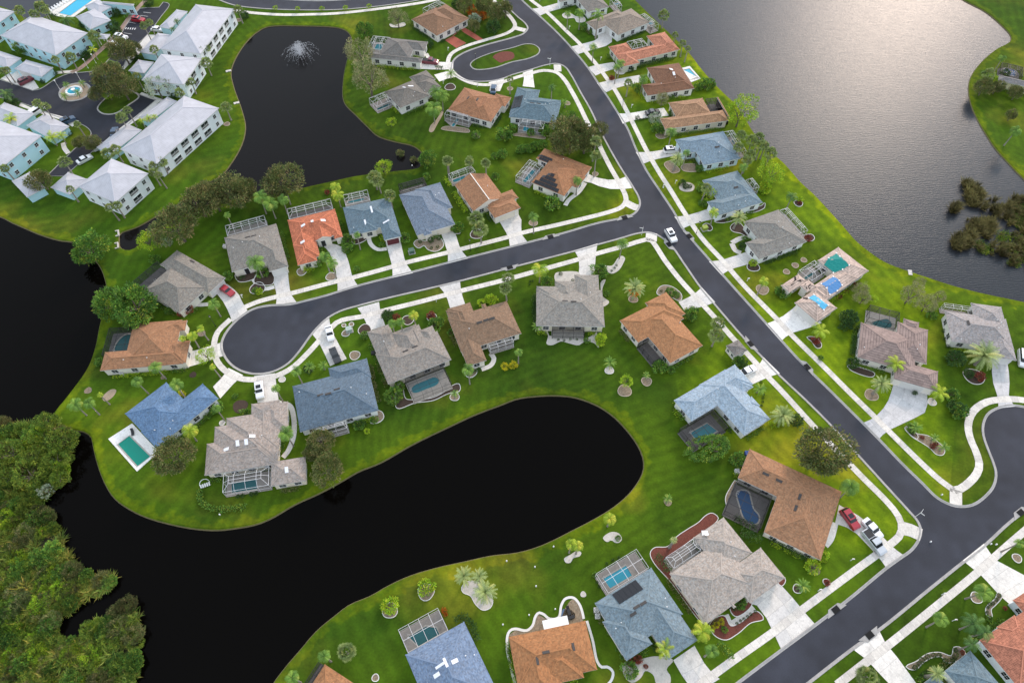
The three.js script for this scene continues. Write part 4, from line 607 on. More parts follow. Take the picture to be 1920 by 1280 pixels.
cage(H['brick orange house'], 'dark cage on the west side of the orange brown roof by the turning circle', w5, [415, 142, 592, 322], { c: 'b', flat: true, pool: ['rounded teal pool under the dark cage west of the turning circle', [458, 318, 575, 315, 588, 250, 580, 190, 540, 195, 490, 235], 'outline', teal] });
cage(H['stepped grey house'], 'large arched white cage at the stepped pinkish grey roof', w6, [236, 830, 572, 916], { pool: ['dark green pool under the large arched white cage', [296, 905, 485, 874, 488, 945, 298, 975], 'quad', teal] });
cage(H['slate blue house'], 'small white cage at the lower corner of the slate blue roof', w6, [907, 504, 1160, 487], { deck: 0 });
cage(H['covered pool house'], 'fine dark cage over the pool deck of the mixed grey house', w7, [793, 838, 1146, 872], { c: 'b', t: 0.05, flat: true, deck: 1, pool: ['turquoise lozenge pool behind the mixed grey roofed house', [842, 930, 862, 895, 950, 855, 1020, 830, 1050, 848, 1042, 882, 960, 918, 870, 948], 'outline', aqua] });
cage(H['brown house'], 'white screened porch behind the plain brown roof', w7, [1421, 573, 1612, 562], { deck: 0, flat: true });
cage(H['square grey house'], 'grey screened patio cage behind the square grey brown roof', w8, [224, 524, 464, 580], { c: 'b', flat: true, deck: 1 });
cage(H['orange corner house'], 'black screen box at the back of the orange corner roof', w8, [872, 652, 1066, 742], { c: 'b', flat: true });
cage(H['pale blue house'], 'dark pool cage at the pale blue roof beside the round hedge', w9, [385, 428, 258, 712], { c: 'b', flat: true, pool: ['teal rectangular pool beside the big round hedge at the pale blue roof', [218, 607, 345, 537, 418, 592, 280, 678], 'quad', aqua] });
cage(H['large copper house'], 'black pool cage set into the large copper brown roof', w9, [576, 956, 748, 1322], { c: 'b', flat: true, pool: ['dark blue kidney pool in the black cage of the copper roof', [570, 1060, 600, 1040, 650, 1050, 670, 1110, 690, 1180, 730, 1230, 720, 1280, 670, 1290, 620, 1240, 590, 1150], 'outline', deepBlue] });
cage(H['pinkish grey house'], 'white cage on the mulched side of the pinkish grey roof', w10, [719, 362, 576, 580], { deck: 0 });
cage(H['blue gold house'], 'thin framed cage with turquoise pool above the brown solar panels', w11, [792, 462, 1188, 415], { t: 0.06, flat: true, deck: 0, pool: ['bright turquoise pool above the brown solar panels of the blue gold roof', [846, 500, 1016, 402, 1060, 475, 896, 572], 'quad', brightPool] });
cage(H['speckled blue house'], 'white cage above the bright blue roof at the bottom edge', w12, [906, 882, 1278, 884], { flat: true, pool: ['murky green pool under the cage above the bright blue roof', [985, 935, 1055, 893, 1115, 858, 1190, 868, 1215, 915, 1060, 1005], 'quad', teal] });
cage(H['small bottom house'], 'black panelled cage at the bottom edge beside the small orange roof', w12, [340, 1148, 200, 1288], { c: 'b', flat: true });
cage(H['topmost lake house'], 'white cage at the top edge beside the lake', w13, [738, -5, 826, 40], { pool: ['small blue pool in the topmost cage by the lake', [770, 40, 800, 20], 'rect', aqua] });
cage(H['tan lake house'], 'white cage on the lake side of the tan roof with royal palm', w13, [940, 122, 1103, 180], { pool: ['turquoise pool in the lakeside cage of the tan roof', [1000, 205, 1045, 165], 'rect', aqua] });
cage(H['coral tile house'], 'arched white cage in the courtyard of the coral tile roof', w13, [864, 312, 1020, 340], { deck: 2, ht: 3.4 });
cage(H['sandy tile house'], 'black flat cage at the lake end of the sandy tile roof', w13, [1454, 742, 1577, 806], { c: 'b', flat: true, deck: 2 });
cage(H['blue lake house'], 'long arched white cage on the lake side of the blue roof', w13, [1580, 990, 1760, 1130], { pool: ['teal pool in the long arched cage of the blue lakeside roof', [1640, 1050, 1700, 1120], 'rect', teal] });
cage(H['greyish teal house'], 'smallest white cage on the lake row, behind the teal grey roof', w14, [797, 70, 896, 122], { deck: 0 });
cage(H['grey lake house'], 'narrow white cage along the lake side of the light grey roof', w14, [1052, 296, 1262, 446], { deck: 0 });
cage(H['storm damaged house'], 'arched white cage in the courtyard of the tarp covered roof', w15, [238, 186, 446, 188], { deck: 0, pool: ['teal pool in the courtyard of the tarp covered house', [268, 245, 350, 215], 'rect', teal] });
cage(H['mauve tile house'], 'dark brown cage behind the mauve ribbed roof', w15, [771, 445, 985, 602], { c: 'b', flat: true, deck: 1, pool: ['curved blue pool behind the mauve ribbed roof', [775, 585, 850, 560, 900, 555, 930, 590, 915, 620, 850, 615], 'outline', teal] });
cage(H['light grey house'], 'white cage along the back of the light grey roof with date palm', w15, [1326, 432, 1528, 488], { flat: true });
cage(H['right edge house'], 'dark cage across the lake at the right photo edge', w16, [1760, 468, 1915, 575], { c: 'b', pool: ['blue pool in the cage across the lake at right edge', [1770, 555, 1860, 530], 'rect', deepBlue] });
// open pools
{ const q = pool(H['royal blue house'], 'bright green uncovered pool on a white deck beside the royal blue roof', w5, [485, 1012, 568, 950, 725, 1105, 632, 1176], 'quad', green); deckSlab(null, line(pts(w5, [410, 972, 590, 856, 790, 1068, 626, 1216])), q.out, brightDrive[0]); }
{ const q = pool(H['brown lake house'], 'bright blue uncovered pool beside the lake', w13, [1282, 528, 1330, 516, 1388, 578, 1336, 600], 'quad', brightPool); deckSlab(null, line(pts(w13, [1262, 515, 1334, 497, 1415, 590, 1345, 618])), q.out, brightDrive[0]); }
{ const q = pool(H['poolside clubhouse'], 'long turquoise lap pool of the condominium clubhouse', wc6, [660, 150, 860, 0, 1040, 0, 790, 178], 'quad', poolWater(0.03, 0.40, 0.60)); deckSlab(null, line(pts(wc6, [535, 130, 770, -30, 1120, -30, 940, 110, 830, 190, 700, 195, 560, 165])), q.out, paleDrive[0]); }
// ---------- plants ----------
// leaves as small bent blades spread through clumps; colours vary from leaf to leaf
const leafMats = {};
const leafMat = (k) => leafMats[k] ?? (leafMats[k] = new THREE.MeshPhysicalMaterial({ color: 0xffffff, vertexColors: true, roughness: 0.75, side: THREE.DoubleSide, specularIntensity: 0.35 }));
const barkMat = std(lin(0.14, 0.115, 0.09), 1, { bumpMap: tiled(grainT, 1.5), bumpScale: 0.03 }), palmBark = std(lin(0.28, 0.25, 0.215), 1, { bumpMap: tiled(grainT, 1), bumpScale: 0.02 });
const PAL = {
  oak: [[0.050, 0.062, 0.018], [0.075, 0.075, 0.026], [0.034, 0.048, 0.014], [0.115, 0.095, 0.038]],
  pale: [[0.13, 0.13, 0.06], [0.10, 0.11, 0.045], [0.17, 0.15, 0.07], [0.07, 0.085, 0.03]],
  ficus: [[0.035, 0.075, 0.012], [0.055, 0.105, 0.014], [0.022, 0.050, 0.010], [0.12, 0.14, 0.018]],
  lime: [[0.13, 0.21, 0.012], [0.19, 0.25, 0.014], [0.08, 0.15, 0.012], [0.24, 0.27, 0.02]],
  yellow: [[0.36, 0.31, 0.012], [0.28, 0.28, 0.016], [0.42, 0.34, 0.02], [0.16, 0.20, 0.014]],
  grey: [[0.13, 0.16, 0.11], [0.17, 0.19, 0.13], [0.09, 0.12, 0.075], [0.2, 0.21, 0.15]],
  dark: [[0.020, 0.045, 0.012], [0.030, 0.060, 0.014], [0.014, 0.034, 0.010], [0.045, 0.075, 0.016]],
  red: [[0.10, 0.022, 0.016], [0.15, 0.035, 0.02], [0.06, 0.018, 0.014], [0.08, 0.05, 0.02]],
  orange: [[0.50, 0.12, 0.012], [0.40, 0.09, 0.012], [0.12, 0.11, 0.02], [0.55, 0.17, 0.02]],
  thicket: [[0.040, 0.070, 0.010], [0.070, 0.095, 0.012], [0.10, 0.12, 0.014], [0.022, 0.045, 0.008]],
  reed: [[0.11, 0.095, 0.03], [0.14, 0.115, 0.035], [0.075, 0.075, 0.022], [0.17, 0.14, 0.05]],
  reedGreen: [[0.07, 0.11, 0.018], [0.10, 0.13, 0.02], [0.13, 0.14, 0.03], [0.05, 0.085, 0.014]],
  palm: [[0.055, 0.105, 0.018], [0.085, 0.14, 0.022], [0.04, 0.08, 0.016], [0.13, 0.16, 0.03]],
  palmLime: [[0.15, 0.21, 0.018], [0.20, 0.24, 0.022], [0.10, 0.16, 0.016], [0.27, 0.26, 0.03]],
  palmDark: [[0.028, 0.060, 0.016], [0.045, 0.08, 0.02], [0.02, 0.045, 0.012], [0.07, 0.10, 0.025]],
  palmGrey: [[0.12, 0.15, 0.055], [0.15, 0.18, 0.06], [0.085, 0.115, 0.04], [0.20, 0.20, 0.07]],
};
for (const k of Object.keys(PAL)) for (const c of PAL[k]) for (let i = 0; i < 3; i++) c[i] *= { dark: 2.3, oak: 2.6, thicket: 2.6, reed: 1.7, yellow: 1.6, orange: 1.3, ficus: 2.8, palmDark: 2.6, pale: 2.2, lime: 2.1, palmLime: 2.0 }[k] ?? 2.4;
class Leaves {
  constructor(pal) { this.p = []; this.c = []; this.pal = PAL[pal]; }
  tint(j = 0.2) { const t = rnd(), q = this.pal[t < 0.42 ? 0 : t < 0.7 ? 1 : t < 0.88 ? 2 : 3], k = 1 + rr(-j, j); return [q[0] * k, q[1] * k, q[2] * k]; }
  tri(a, b, c, col) { this.p.push(a.x, a.y, a.z, b.x, b.y, b.z, c.x, c.y, c.z); for (let i = 0; i < 3; i++) this.c.push(col[0], col[1], col[2]); }
  leaf(at, dir, size, width, col) { const s = V3(rr(-1, 1), rr(-1, 1), rr(-1, 1)).cross(dir).normalize().multiplyScalar(width / 2), t = at.clone().addScaledVector(dir, size), m = at.clone().addScaledVector(dir, size * 0.45); this.tri(at, m.clone().add(s), t, col); this.tri(at, t, m.clone().sub(s), col); }
  geo() { return geom(this.p, null, new Array(this.p.length / 3 * 2).fill(0), this.c); }
}
const rndDir = () => { const z = rr(-1, 1), t = rr(0, 2 * Math.PI), s = Math.sqrt(1 - z * z); return V3(s * Math.cos(t), z, s * Math.sin(t)); };
// a crown of unit radius: clumps on and within an uneven ellipsoid
function crownGeo(pal, o) {
  const L = new Leaves(pal), n = o.clumps, tall = o.tall ?? 0.8, lump = [];
  for (let i = 0; i < 7; i++) lump.push([rndDir(), rr(0.12, 0.34)]);
  for (let i = 0; i < n; i++) {
    const d = rndDir(); if (d.y < -0.35) d.y *= 0.4; d.normalize();
    let r = 0.78; for (const [q, a] of lump) r += a * Math.max(0, d.dot(q)) ** 3; r *= o.fill ? Math.cbrt(rr(0.25, 1)) : rr(0.72, 1);
    const c = V3(d.x * r, d.y * r * tall, d.z * r), cr = rr(o.cr * 0.7, o.cr * 1.3), tone = rr(0.75, 1.25), own = L.tint(0.1);
    for (let k = 0; k < o.leaves; k++) { const e = rndDir(), col0 = rnd() < 0.6 ? own : L.tint(0.25), col = col0.map((v) => v * tone * rr(0.85, 1.15)); L.leaf(c.clone().addScaledVector(e, cr * Math.cbrt(rnd())), e.clone().addScaledVector(d, 0.8).add(V3(0, 0.25, 0)).normalize(), o.size * rr(0.7, 1.3), o.size * (o.wide ?? 0.55), col); }
  }
  return L.geo();
}
function limbs(o) {                                       // tapered trunk and limbs for a crown of unit radius centred at height h
  const g = [], h = o.h, b = (p, q, r0, r1) => { const c = new THREE.CylinderGeometry(r1, r0, p.distanceTo(q), 7, 1); c.translate(0, p.distanceTo(q) / 2, 0); c.applyQuaternion(new THREE.Quaternion().setFromUnitVectors(V3(0, 1, 0), q.clone().sub(p).normalize())); c.translate(p.x, p.y, p.z); g.push(c); };
  const fork = V3(rr(-0.08, 0.08), h * 0.55, rr(-0.08, 0.08)); b(V3(0, -0.05, 0), fork, 0.075, 0.055);
  for (let i = 0; i < 6; i++) { const t = i * 1.05 + rr(-0.3, 0.3), e = V3(Math.cos(t) * rr(0.35, 0.65), h + rr(-0.15, 0.35), Math.sin(t) * rr(0.35, 0.65)), m = fork.clone().lerp(e, 0.5).add(V3(0, 0.08, 0)); b(fork, m, 0.045, 0.03); b(m, e, 0.03, 0.012); }
  return joined(g);
}
const protos = {};
function treeProto(kind) {
  if (protos[kind]) return protos[kind];
  const S = { oak: ['oak', { clumps: 150, leaves: 40, cr: 0.19, size: 0.1, tall: 0.75, fill: true }, 1.25], pale: ['pale', { clumps: 100, leaves: 40, cr: 0.19, size: 0.085, tall: 0.85, fill: true, wide: 0.4 }, 1.3], ficus: ['ficus', { clumps: 90, leaves: 40, cr: 0.2, size: 0.13, tall: 0.75 }, 0.95], limeTree: ['lime', { clumps: 60, leaves: 36, cr: 0.2, size: 0.11, tall: 0.8, fill: true }, 1.35], greyTree: ['grey', { clumps: 46, leaves: 30, cr: 0.17, size: 0.12, tall: 0.7, fill: true }, 1.3], yellowTree: ['yellow', { clumps: 50, leaves: 30, cr: 0.2, size: 0.13, tall: 0.8, fill: true }, 1.2], thicketTree: ['thicket', { clumps: 80, leaves: 44, cr: 0.2, size: 0.1, tall: 0.8 }, 0.95] }[kind];
  const v = []; for (let i = 0; i < 4; i++) v.push([crownGeo(S[0], S[1]), limbs({ h: S[2] })]);
  return protos[kind] = { v, h: S[2], pal: S[0] };
}
function bushProto(kind) {
  if (protos[kind]) return protos[kind];
  const S = { bush: ['ficus', { clumps: 34, leaves: 26, cr: 0.3, size: 0.26, tall: 0.85 }], darkBush: ['dark', { clumps: 34, leaves: 26, cr: 0.3, size: 0.24, tall: 0.85 }], limeBush: ['lime', { clumps: 32, leaves: 26, cr: 0.3, size: 0.26, tall: 0.85 }], yellowBush: ['yellow', { clumps: 30, leaves: 28, cr: 0.26, size: 0.22, tall: 0.9 }], redBush: ['red', { clumps: 30, leaves: 24, cr: 0.3, size: 0.28, tall: 0.8 }], orangeBush: ['orange', { clumps: 40, leaves: 26, cr: 0.28, size: 0.2, tall: 0.7 }], greyBush: ['grey', { clumps: 30, leaves: 24, cr: 0.3, size: 0.26, tall: 0.8 }], oliveBush: ['oak', { clumps: 34, leaves: 26, cr: 0.3, size: 0.22, tall: 0.8 }], ball: ['dark', { clumps: 60, leaves: 22, cr: 0.14, size: 0.16, tall: 0.95 }], roundHedge: ['ficus', { clumps: 230, leaves: 30, cr: 0.11, size: 0.085, tall: 0.85 }] }[kind];
  const v = []; for (let i = 0; i < 3; i++) v.push(crownGeo(S[0], S[1])); return protos[kind] = { v };
}
// palms: unit frond length
function frondPalm(pal, o) {
  const L = new Leaves(pal);
  for (let i = 0; i < o.n; i++) {
    const az = i * 2.399 + rr(-0.2, 0.2), up0 = o.up0 + (o.up1 - o.up0) * (i / o.n) + rr(-0.1, 0.1), len = rr(0.85, 1.1), seg = o.seg, col0 = L.tint(0.15); let p = V3(0, 0, 0), a = up0; const h = V3(Math.cos(az), 0, Math.sin(az)), side = V3(-h.z, 0, h.x), tw = rr(-0.3, 0.3);
    for (let s = 0; s < seg; s++) {
      const d = h.clone().multiplyScalar(Math.cos(a)).add(V3(0, Math.sin(a), 0)), q = p.clone().addScaledVector(d, len / seg), w = o.w * Math.sin(Math.PI * Math.min(1, (s + 1.2) / (seg + 1.1))) ** 0.6, nrm = new THREE.Vector3().crossVectors(side, d).normalize();
      for (const k of [-1, 1]) for (let m = 0; m < o.sub; m++) {
        const f = p.clone().lerp(q, m / o.sub), f2 = p.clone().lerp(q, (m + 0.75) / o.sub), tip = f.clone().addScaledVector(side, k * w * rr(0.85, 1.1)).addScaledVector(d, w * 0.55).addScaledVector(nrm, -w * (o.droop + 0.25 * k * tw)); const c = rr(0.85, 1.15);
        L.tri(f, f2, tip, col0.map((v) => v * c));
      }
      p = q; a -= o.bend / seg * (1 + s / seg);
    }
  }
  return L.geo();
}
function fanPalm(pal, o) {
  const L = new Leaves(pal);
  for (let i = 0; i < o.n; i++) {
    const az = i * 2.399, el = -0.5 + 1.95 * ((i + 0.5) / o.n) ** 0.9 + rr(-0.12, 0.12), d = V3(Math.cos(az) * Math.cos(el), Math.sin(el), Math.sin(az) * Math.cos(el)), c = d.clone().multiplyScalar(rr(0.42, 0.62)), side = V3(-Math.sin(az), 0, Math.cos(az)), up = new THREE.Vector3().crossVectors(side, d).normalize(), col = L.tint(0.2);
    for (let k = -5; k <= 5; k++) { const t = k * 0.27, e = d.clone().multiplyScalar(Math.cos(t)).addScaledVector(side, Math.sin(t)), tip = c.clone().addScaledVector(e, 0.46 * rr(0.85, 1.1)).addScaledVector(V3(0, -1, 0), 0.10 + 0.12 * Math.abs(t)), w = 0.055, b = rr(0.85, 1.15); L.tri(c.clone().addScaledVector(up, -w * 0.5), c.clone().addScaledVector(e, 0.2).addScaledVector(side.clone().multiplyScalar(Math.cos(t)).addScaledVector(d, -Math.sin(t)), w), tip, col.map((v) => v * b)); L.tri(c, c.clone().addScaledVector(e, 0.2).addScaledVector(side.clone().multiplyScalar(Math.cos(t)).addScaledVector(d, -Math.sin(t)), -w), tip, col.map((v) => v * b * 0.93)); }
  }
  return L.geo();
}
const PALMS = {
  palm: ['palm', 'f', { n: 18, up0: 1.3, up1: -0.2, seg: 6, w: 0.36, sub: 3, bend: 1.7, droop: 0.5 }, 6.0], limePalm: ['palmLime', 'f', { n: 17, up0: 1.25, up1: -0.15, seg: 6, w: 0.36, sub: 3, bend: 1.6, droop: 0.5 }, 5.0], darkPalm: ['palmDark', 'f', { n: 15, up0: 1.2, up1: -0.2, seg: 6, w: 0.26, sub: 3, bend: 1.5, droop: 0.45 }, 5.0], royal: ['palm', 'f', { n: 15, up0: 1.2, up1: -0.5, seg: 7, w: 0.24, sub: 3, bend: 1.5, droop: 0.6 }, 10],
  date: ['palmGrey', 'f', { n: 46, up0: 1.45, up1: -0.35, seg: 6, w: 0.15, sub: 3, bend: 0.9, droop: 0.1 }, 4.2], smallDate: ['palm', 'f', { n: 24, up0: 1.3, up1: -0.2, seg: 5, w: 0.16, sub: 3, bend: 1.1, droop: 0.15 }, 1.8], sabal: ['palmGrey', 's', { n: 30 }, 5.5], tallSabal: ['palmGrey', 's', { n: 30 }, 8.5], clump: ['palmLime', 'f', { n: 13, up0: 1.3, up1: 0.0, seg: 6, w: 0.26, sub: 3, bend: 1.5, droop: 0.4 }, 3.4],
};
function palmProto(kind) {
  if (protos[kind]) return protos[kind]; const [pal, t, o, h] = PALMS[kind], v = [];
  for (let i = 0; i < 4; i++) v.push(t === 'f' ? frondPalm(pal, o) : fanPalm(pal, o));
  const trunk = new THREE.CylinderGeometry(0.7, 1, 1, 9, 6); { const p = trunk.attributes.position; for (let i = 0; i < p.count; i++) { const y = p.getY(i) + 0.5; p.setX(i, p.getX(i) * (1 + 0.35 * (1 - y) ** 6)); p.setZ(i, p.getZ(i) * (1 + 0.35 * (1 - y) ** 6)); p.setY(i, y); } trunk.computeVertexNormals(); }
  return protos[kind] = { v, h, trunk };
}
// ---------- labels that single things out by what they stand beside ----------
const QUEUE = [];
const DIRS = ['right of', 'below right of', 'below', 'below left of', 'left of', 'above left of', 'above', 'above right of'];
function queue(o, desc, cat, p, group) { QUEUE.push({ o, desc, cat, p, group }); }
const ORD = ['leftmost', 'second from left', 'third from left', 'fourth from left', 'fifth from left', 'sixth from left', 'seventh from left', 'eighth from left', 'ninth from left', 'tenth from left'];
const NUM = ['', 'one', 'two', 'three', 'four', 'five', 'six', 'seven', 'eight', 'nine', 'ten', 'eleven', 'twelve', 'thirteen', 'fourteen'];
function settleLabels() {
  const by = {};
  for (const q of QUEUE) {
    let best = null; for (const h of HOUSES) { const d = Math.max(0, q.p.distanceTo(h.o) - h.rad * 0.8); if (!best || d < best[0]) best = [d, h]; }
    const a = toPx(q.p), b = toPx(best[1].o), k = Math.round(Math.atan2(a[1] - b[1], a[0] - b[0]) / (Math.PI / 4));
    q.px = a; q.where = `${DIRS[(k + 8) % 8]} the ${best[1].n}`; (by[q.desc + '|' + q.where] ??= []).push(q);
  }
  for (const l of Object.values(by)) {
    l.sort((p, r) => p.px[0] - r.px[0]);
    l.forEach((q, i) => tag(q.o, l.length > 1 ? `${i === l.length - 1 ? 'rightmost' : ORD[i]} of ${NUM[l.length] ?? l.length}, ${q.desc} ${q.where}`.replace('leftmost of two', 'left one of two').replace('rightmost of two', 'right one of two') : `${q.desc} ${q.where}`, q.cat, q.group));
  }
}
const pxm = (y) => FOCAL * (SP + (y - 640) / FOCAL * CP) / CAM_H;   // photo pixels per metre at the ground under that row
function palm(kind, w, list, o = {}) {
  const pr = palmProto(kind), word = { palm: 'feathery green palm', limePalm: 'yellow green palm', darkPalm: 'dark green palm', royal: 'tall royal palm', date: 'round headed date palm', smallDate: 'low short palm', sabal: 'rounded fan palm', tallSabal: 'tall bare fan palm', clump: 'lush low clump palm' }[kind], s = w ? w(1, 0)[0] - w(0, 0)[0] : 1;
  for (let i = 0; i < list.length; i += 3) {
    const [x, y] = w ? w(list[i], list[i + 1]) : [list[i], list[i + 1]], H = (o.H ?? pr.h) * rr(0.9, 1.1), c = P(x, y, H), R = Math.max(0.9, list[i + 2] * s / pxm(y) * 1.12);
    const g = new THREE.Group(); g.name = numbered('palm_tree'); scene.add(g); const lean = rr(0, 6.28), lx = rr(0, 0.35), base = V3(c.x + Math.cos(lean) * lx, 0, c.z + Math.sin(lean) * lx); g.position.copy(base);
    const tr = mesh('trunk', pr.trunk, palmBark, g), rad = kind === 'date' ? 0.3 : kind === 'royal' ? 0.26 : kind.includes('abal') ? 0.2 : 0.16; tr.scale.set(rad, Math.hypot(H, lx), rad); tr.quaternion.setFromUnitVectors(V3(0, 1, 0), V3(c.x - base.x, H, c.z - base.z).normalize());
    const cr = mesh('crown', pick(pr.v), leafMat('palm'), g); cr.position.set(c.x - base.x, H - 0.05, c.z - base.z); cr.scale.setScalar(R); cr.rotation.y = rr(0, 6.28);
    queue(g, o.word ?? word, 'palm tree', base, 'palms of the neighbourhood');
  }
}
function tree(kind, w, list, o = {}) {
  const pr = treeProto(kind), word = { oak: 'olive brown broadleaf tree', pale: 'pale olive feathery tree', ficus: 'dense glossy green tree', limeTree: 'bright lime green tree', greyTree: 'sparse grey green tree', yellowTree: 'golden yellow small tree', thicketTree: 'dense green waterside tree' }[kind], s = w ? w(1, 0)[0] - w(0, 0)[0] : 1;
  for (let i = 0; i < list.length; i += 3) {
    const [x, y] = w ? w(list[i], list[i + 1]) : [list[i], list[i + 1]], R = Math.max(0.8, list[i + 2] * s / pxm(y)), c = P(x, y, R * pr.h), [cg, tg] = pick(pr.v);
    const g = new THREE.Group(); g.name = numbered('tree'); scene.add(g); g.position.set(c.x, o.y ?? 0, c.z);
    const cr = mesh('crown', cg, leafMat('tree'), g); cr.position.y = R * pr.h; cr.scale.setScalar(R); const tr = mesh('trunk', tg, barkMat, g); tr.scale.setScalar(R); g.rotation.y = rr(0, 6.28);
    queue(g, o.word ?? word, 'tree', c.clone().setY(0));
  }
}
const bushTrunk = joined([0, 1, 2, 3].map((i) => { const t = i * 1.6; return bar(V3(0, 0, 0), V3(Math.cos(t) * 0.4, 0.75, Math.sin(t) * 0.4), 0.06); }));
function bush(kind, w, list, o = {}) {
  const pr = bushProto(kind), word = { bush: 'green leafy shrub', darkBush: 'dark green shrub', limeBush: 'bright lime shrub', yellowBush: 'golden yellow clipped shrub', redBush: 'dark red shrub', orangeBush: 'orange flowering shrub', greyBush: 'grey green shrub', oliveBush: 'olive brown shrub', ball: 'small round clipped bush', roundHedge: 'big clipped lime hedge' }[kind], s = w ? w(1, 0)[0] - w(0, 0)[0] : 1;
  for (let i = 0; i < list.length; i += 3) {
    const [x, y] = w ? w(list[i], list[i + 1]) : [list[i], list[i + 1]], R = Math.max(0.3, list[i + 2] * s / pxm(y)), c = P(x, y, R * 0.7);
    const g = new THREE.Group(); g.name = numbered('shrub'); scene.add(g); g.position.set(c.x, o.y ?? 0, c.z); g.rotation.y = rr(0, 6.28);
    const cr = mesh('foliage', pick(pr.v), leafMat('bush'), g); cr.position.y = R * 0.72; cr.scale.set(R * (o.sx ?? 1), R * (o.sy ?? 0.95), R * (o.sz ?? 1)); if (o.turn !== undefined) g.rotation.y = o.turn;
    const st = mesh('stem', bushTrunk, barkMat, g); st.scale.setScalar(R);
    queue(g, o.word ?? word, 'shrub', c.clone().setY(0));
  }
}
// a hedge along photo points: many small leaves in a clipped strip
function hedge(w, list, width, height, pal, label) {
  const c = curve(pts(w, list), 0.5), n = normals(c, false), L = new Leaves(pal), mid = c[Math.floor(c.length / 2)].clone(), g = thing('hedge', label, 'hedge', mid.x, mid.z);
  c.forEach((p, i) => { for (let k = 0; k < 34; k++) { const u = rr(-0.5, 0.5), q = p.clone().sub(mid).addScaledVector(n[i], u * width * rr(0.8, 1.1)).add(V3(rr(-0.3, 0.3), 0, rr(-0.3, 0.3))); q.y = height * (Math.abs(u) > 0.38 ? rnd() : rr(0.75, 1)) * rr(0.85, 1.1); const col = L.tint(0.25); L.leaf(q, rndDir().add(V3(n[i].x * u * 2, 0.7, n[i].z * u * 2)).normalize(), 0.32, 0.2, col); } });
  mesh('foliage', L.geo(), leafMat('bush'), g); mesh('stem', joined(c.filter((_, i) => i % 2 === 0).map((p) => cyl(0.06, 0.04, height * 0.8, p.x - mid.x, 0, p.z - mid.z, 5))), barkMat, g);
}
// planting beds and tree rings: a low mound of mulch inside a kerb
const bedMats = { tan: std(lin(0.40, 0.31, 0.21), 1, { map: tiled(shingleT, 6) }), white: std(lin(0.62, 0.60, 0.56), 1, { map: tiled(concT, 3) }), red: std(lin(0.25, 0.075, 0.05), 1, { map: tiled(shingleT, 3.3) }), brown: std(lin(0.10, 0.065, 0.045), 1, { map: tiled(shingleT, 3) }), sand: std(lin(0.42, 0.34, 0.25), 1, { map: tiled(concT, 4) }) };
const edgeMats = { w: std(lin(0.66, 0.64, 0.60), 0.9), t: std(lin(0.46, 0.38, 0.29), 0.9), s: null };
function bed(col, edge, l, desc) {
  const c = l.reduce((s, p) => s.add(p), V3()).multiplyScalar(1 / l.length), g = new THREE.Group(); g.name = numbered('planting_bed'); scene.add(g); g.position.set(c.x, 0, c.z); const r = loc0(c, l);
  mesh('mulch', slab(r, 0.002, 0.05), bedMats[col], g);
  if (edgeMats[edge]) mesh('edging', sweep(r, true, [[0.02, 0], [0.02, 0.11], [0.16, 0.115], [0.17, 0]]), edgeMats[edge], g);
  queue(g, desc ?? { tan: 'tan mulch bed', white: 'white shell bed', red: 'red mulch bed', brown: 'dark brown mulch bed', sand: 'bare sandy patch' }[col], 'planting bed', c);
}
const beds = (col, edge, w, ...lists) => lists.forEach((l) => bed(col, edge, curve(pts(w, l), 0.5, true)));
function rings(col, edge, w, list) { const s = w(1, 0)[0] - w(0, 0)[0]; for (let i = 0; i < list.length; i += 3) { const p = P(...w(list[i], list[i + 1])), R = list[i + 2] * s / pxm(w(0, list[i + 1])[1]), l = []; for (let k = 0; k < 18; k++) { const t = k / 18 * 6.2832, q = R * (1 + 0.06 * Math.sin(3 * t + i)); l.push(V3(p.x + q * Math.cos(t), 0, p.z + q * Math.sin(t))); } bed(col, edge, l, `${{ tan: 'tan mulch', white: 'white shell', red: 'red mulch', brown: 'brown mulch', sand: 'sandy' }[col]} tree ring`); } }
beds('red', 's', wB, [265,640, 330,592, 420,578, 490,592, 507,638, 480,668, 400,690, 350,706, 308,680]);
beds('red', 'w', w10, [905,205, 862,170, 820,185, 760,240, 680,290, 600,345, 530,420, 430,430, 400,470, 425,535, 560,690, 780,980, 822,1000, 800,950, 560,640, 540,560, 560,500, 660,400], [845,1005, 950,938, 1000,1015, 1080,988, 1195,905, 1245,958, 1150,988, 1050,1070, 960,1115, 880,1080], [1000,890, 1078,775, 1158,845, 1040,940], [1350,668, 1388,640, 1410,672, 1380,712]);
beds('brown', 'w', w7, [770,850, 800,990, 850,1000, 1000,985, 1110,930, 1160,890, 1200,880, 1205,930, 1120,950, 1010,1000, 870,1020, 740,1060, 730,960]);
beds('tan', 'w', wC, [1040,255, 1065,245, 1110,290, 1200,310, 1280,360, 1325,410, 1310,450, 1265,445, 1220,400, 1160,360, 1080,310]);
beds('white', 's', w10, [42,355, 70,325, 110,308, 160,318, 186,360, 165,388, 135,390, 105,370, 75,385]); beds('white', 's', w11, [550,350, 600,318, 650,290, 680,300, 672,328, 620,345, 600,378, 565,380], [990,1140, 1010,1240, 1060,1280, 1130,1240, 1160,1190, 1220,1220, 1250,1300, 1340,1300, 1350,1230, 1320,1180, 1370,1110, 1240,1080, 1100,1110]);
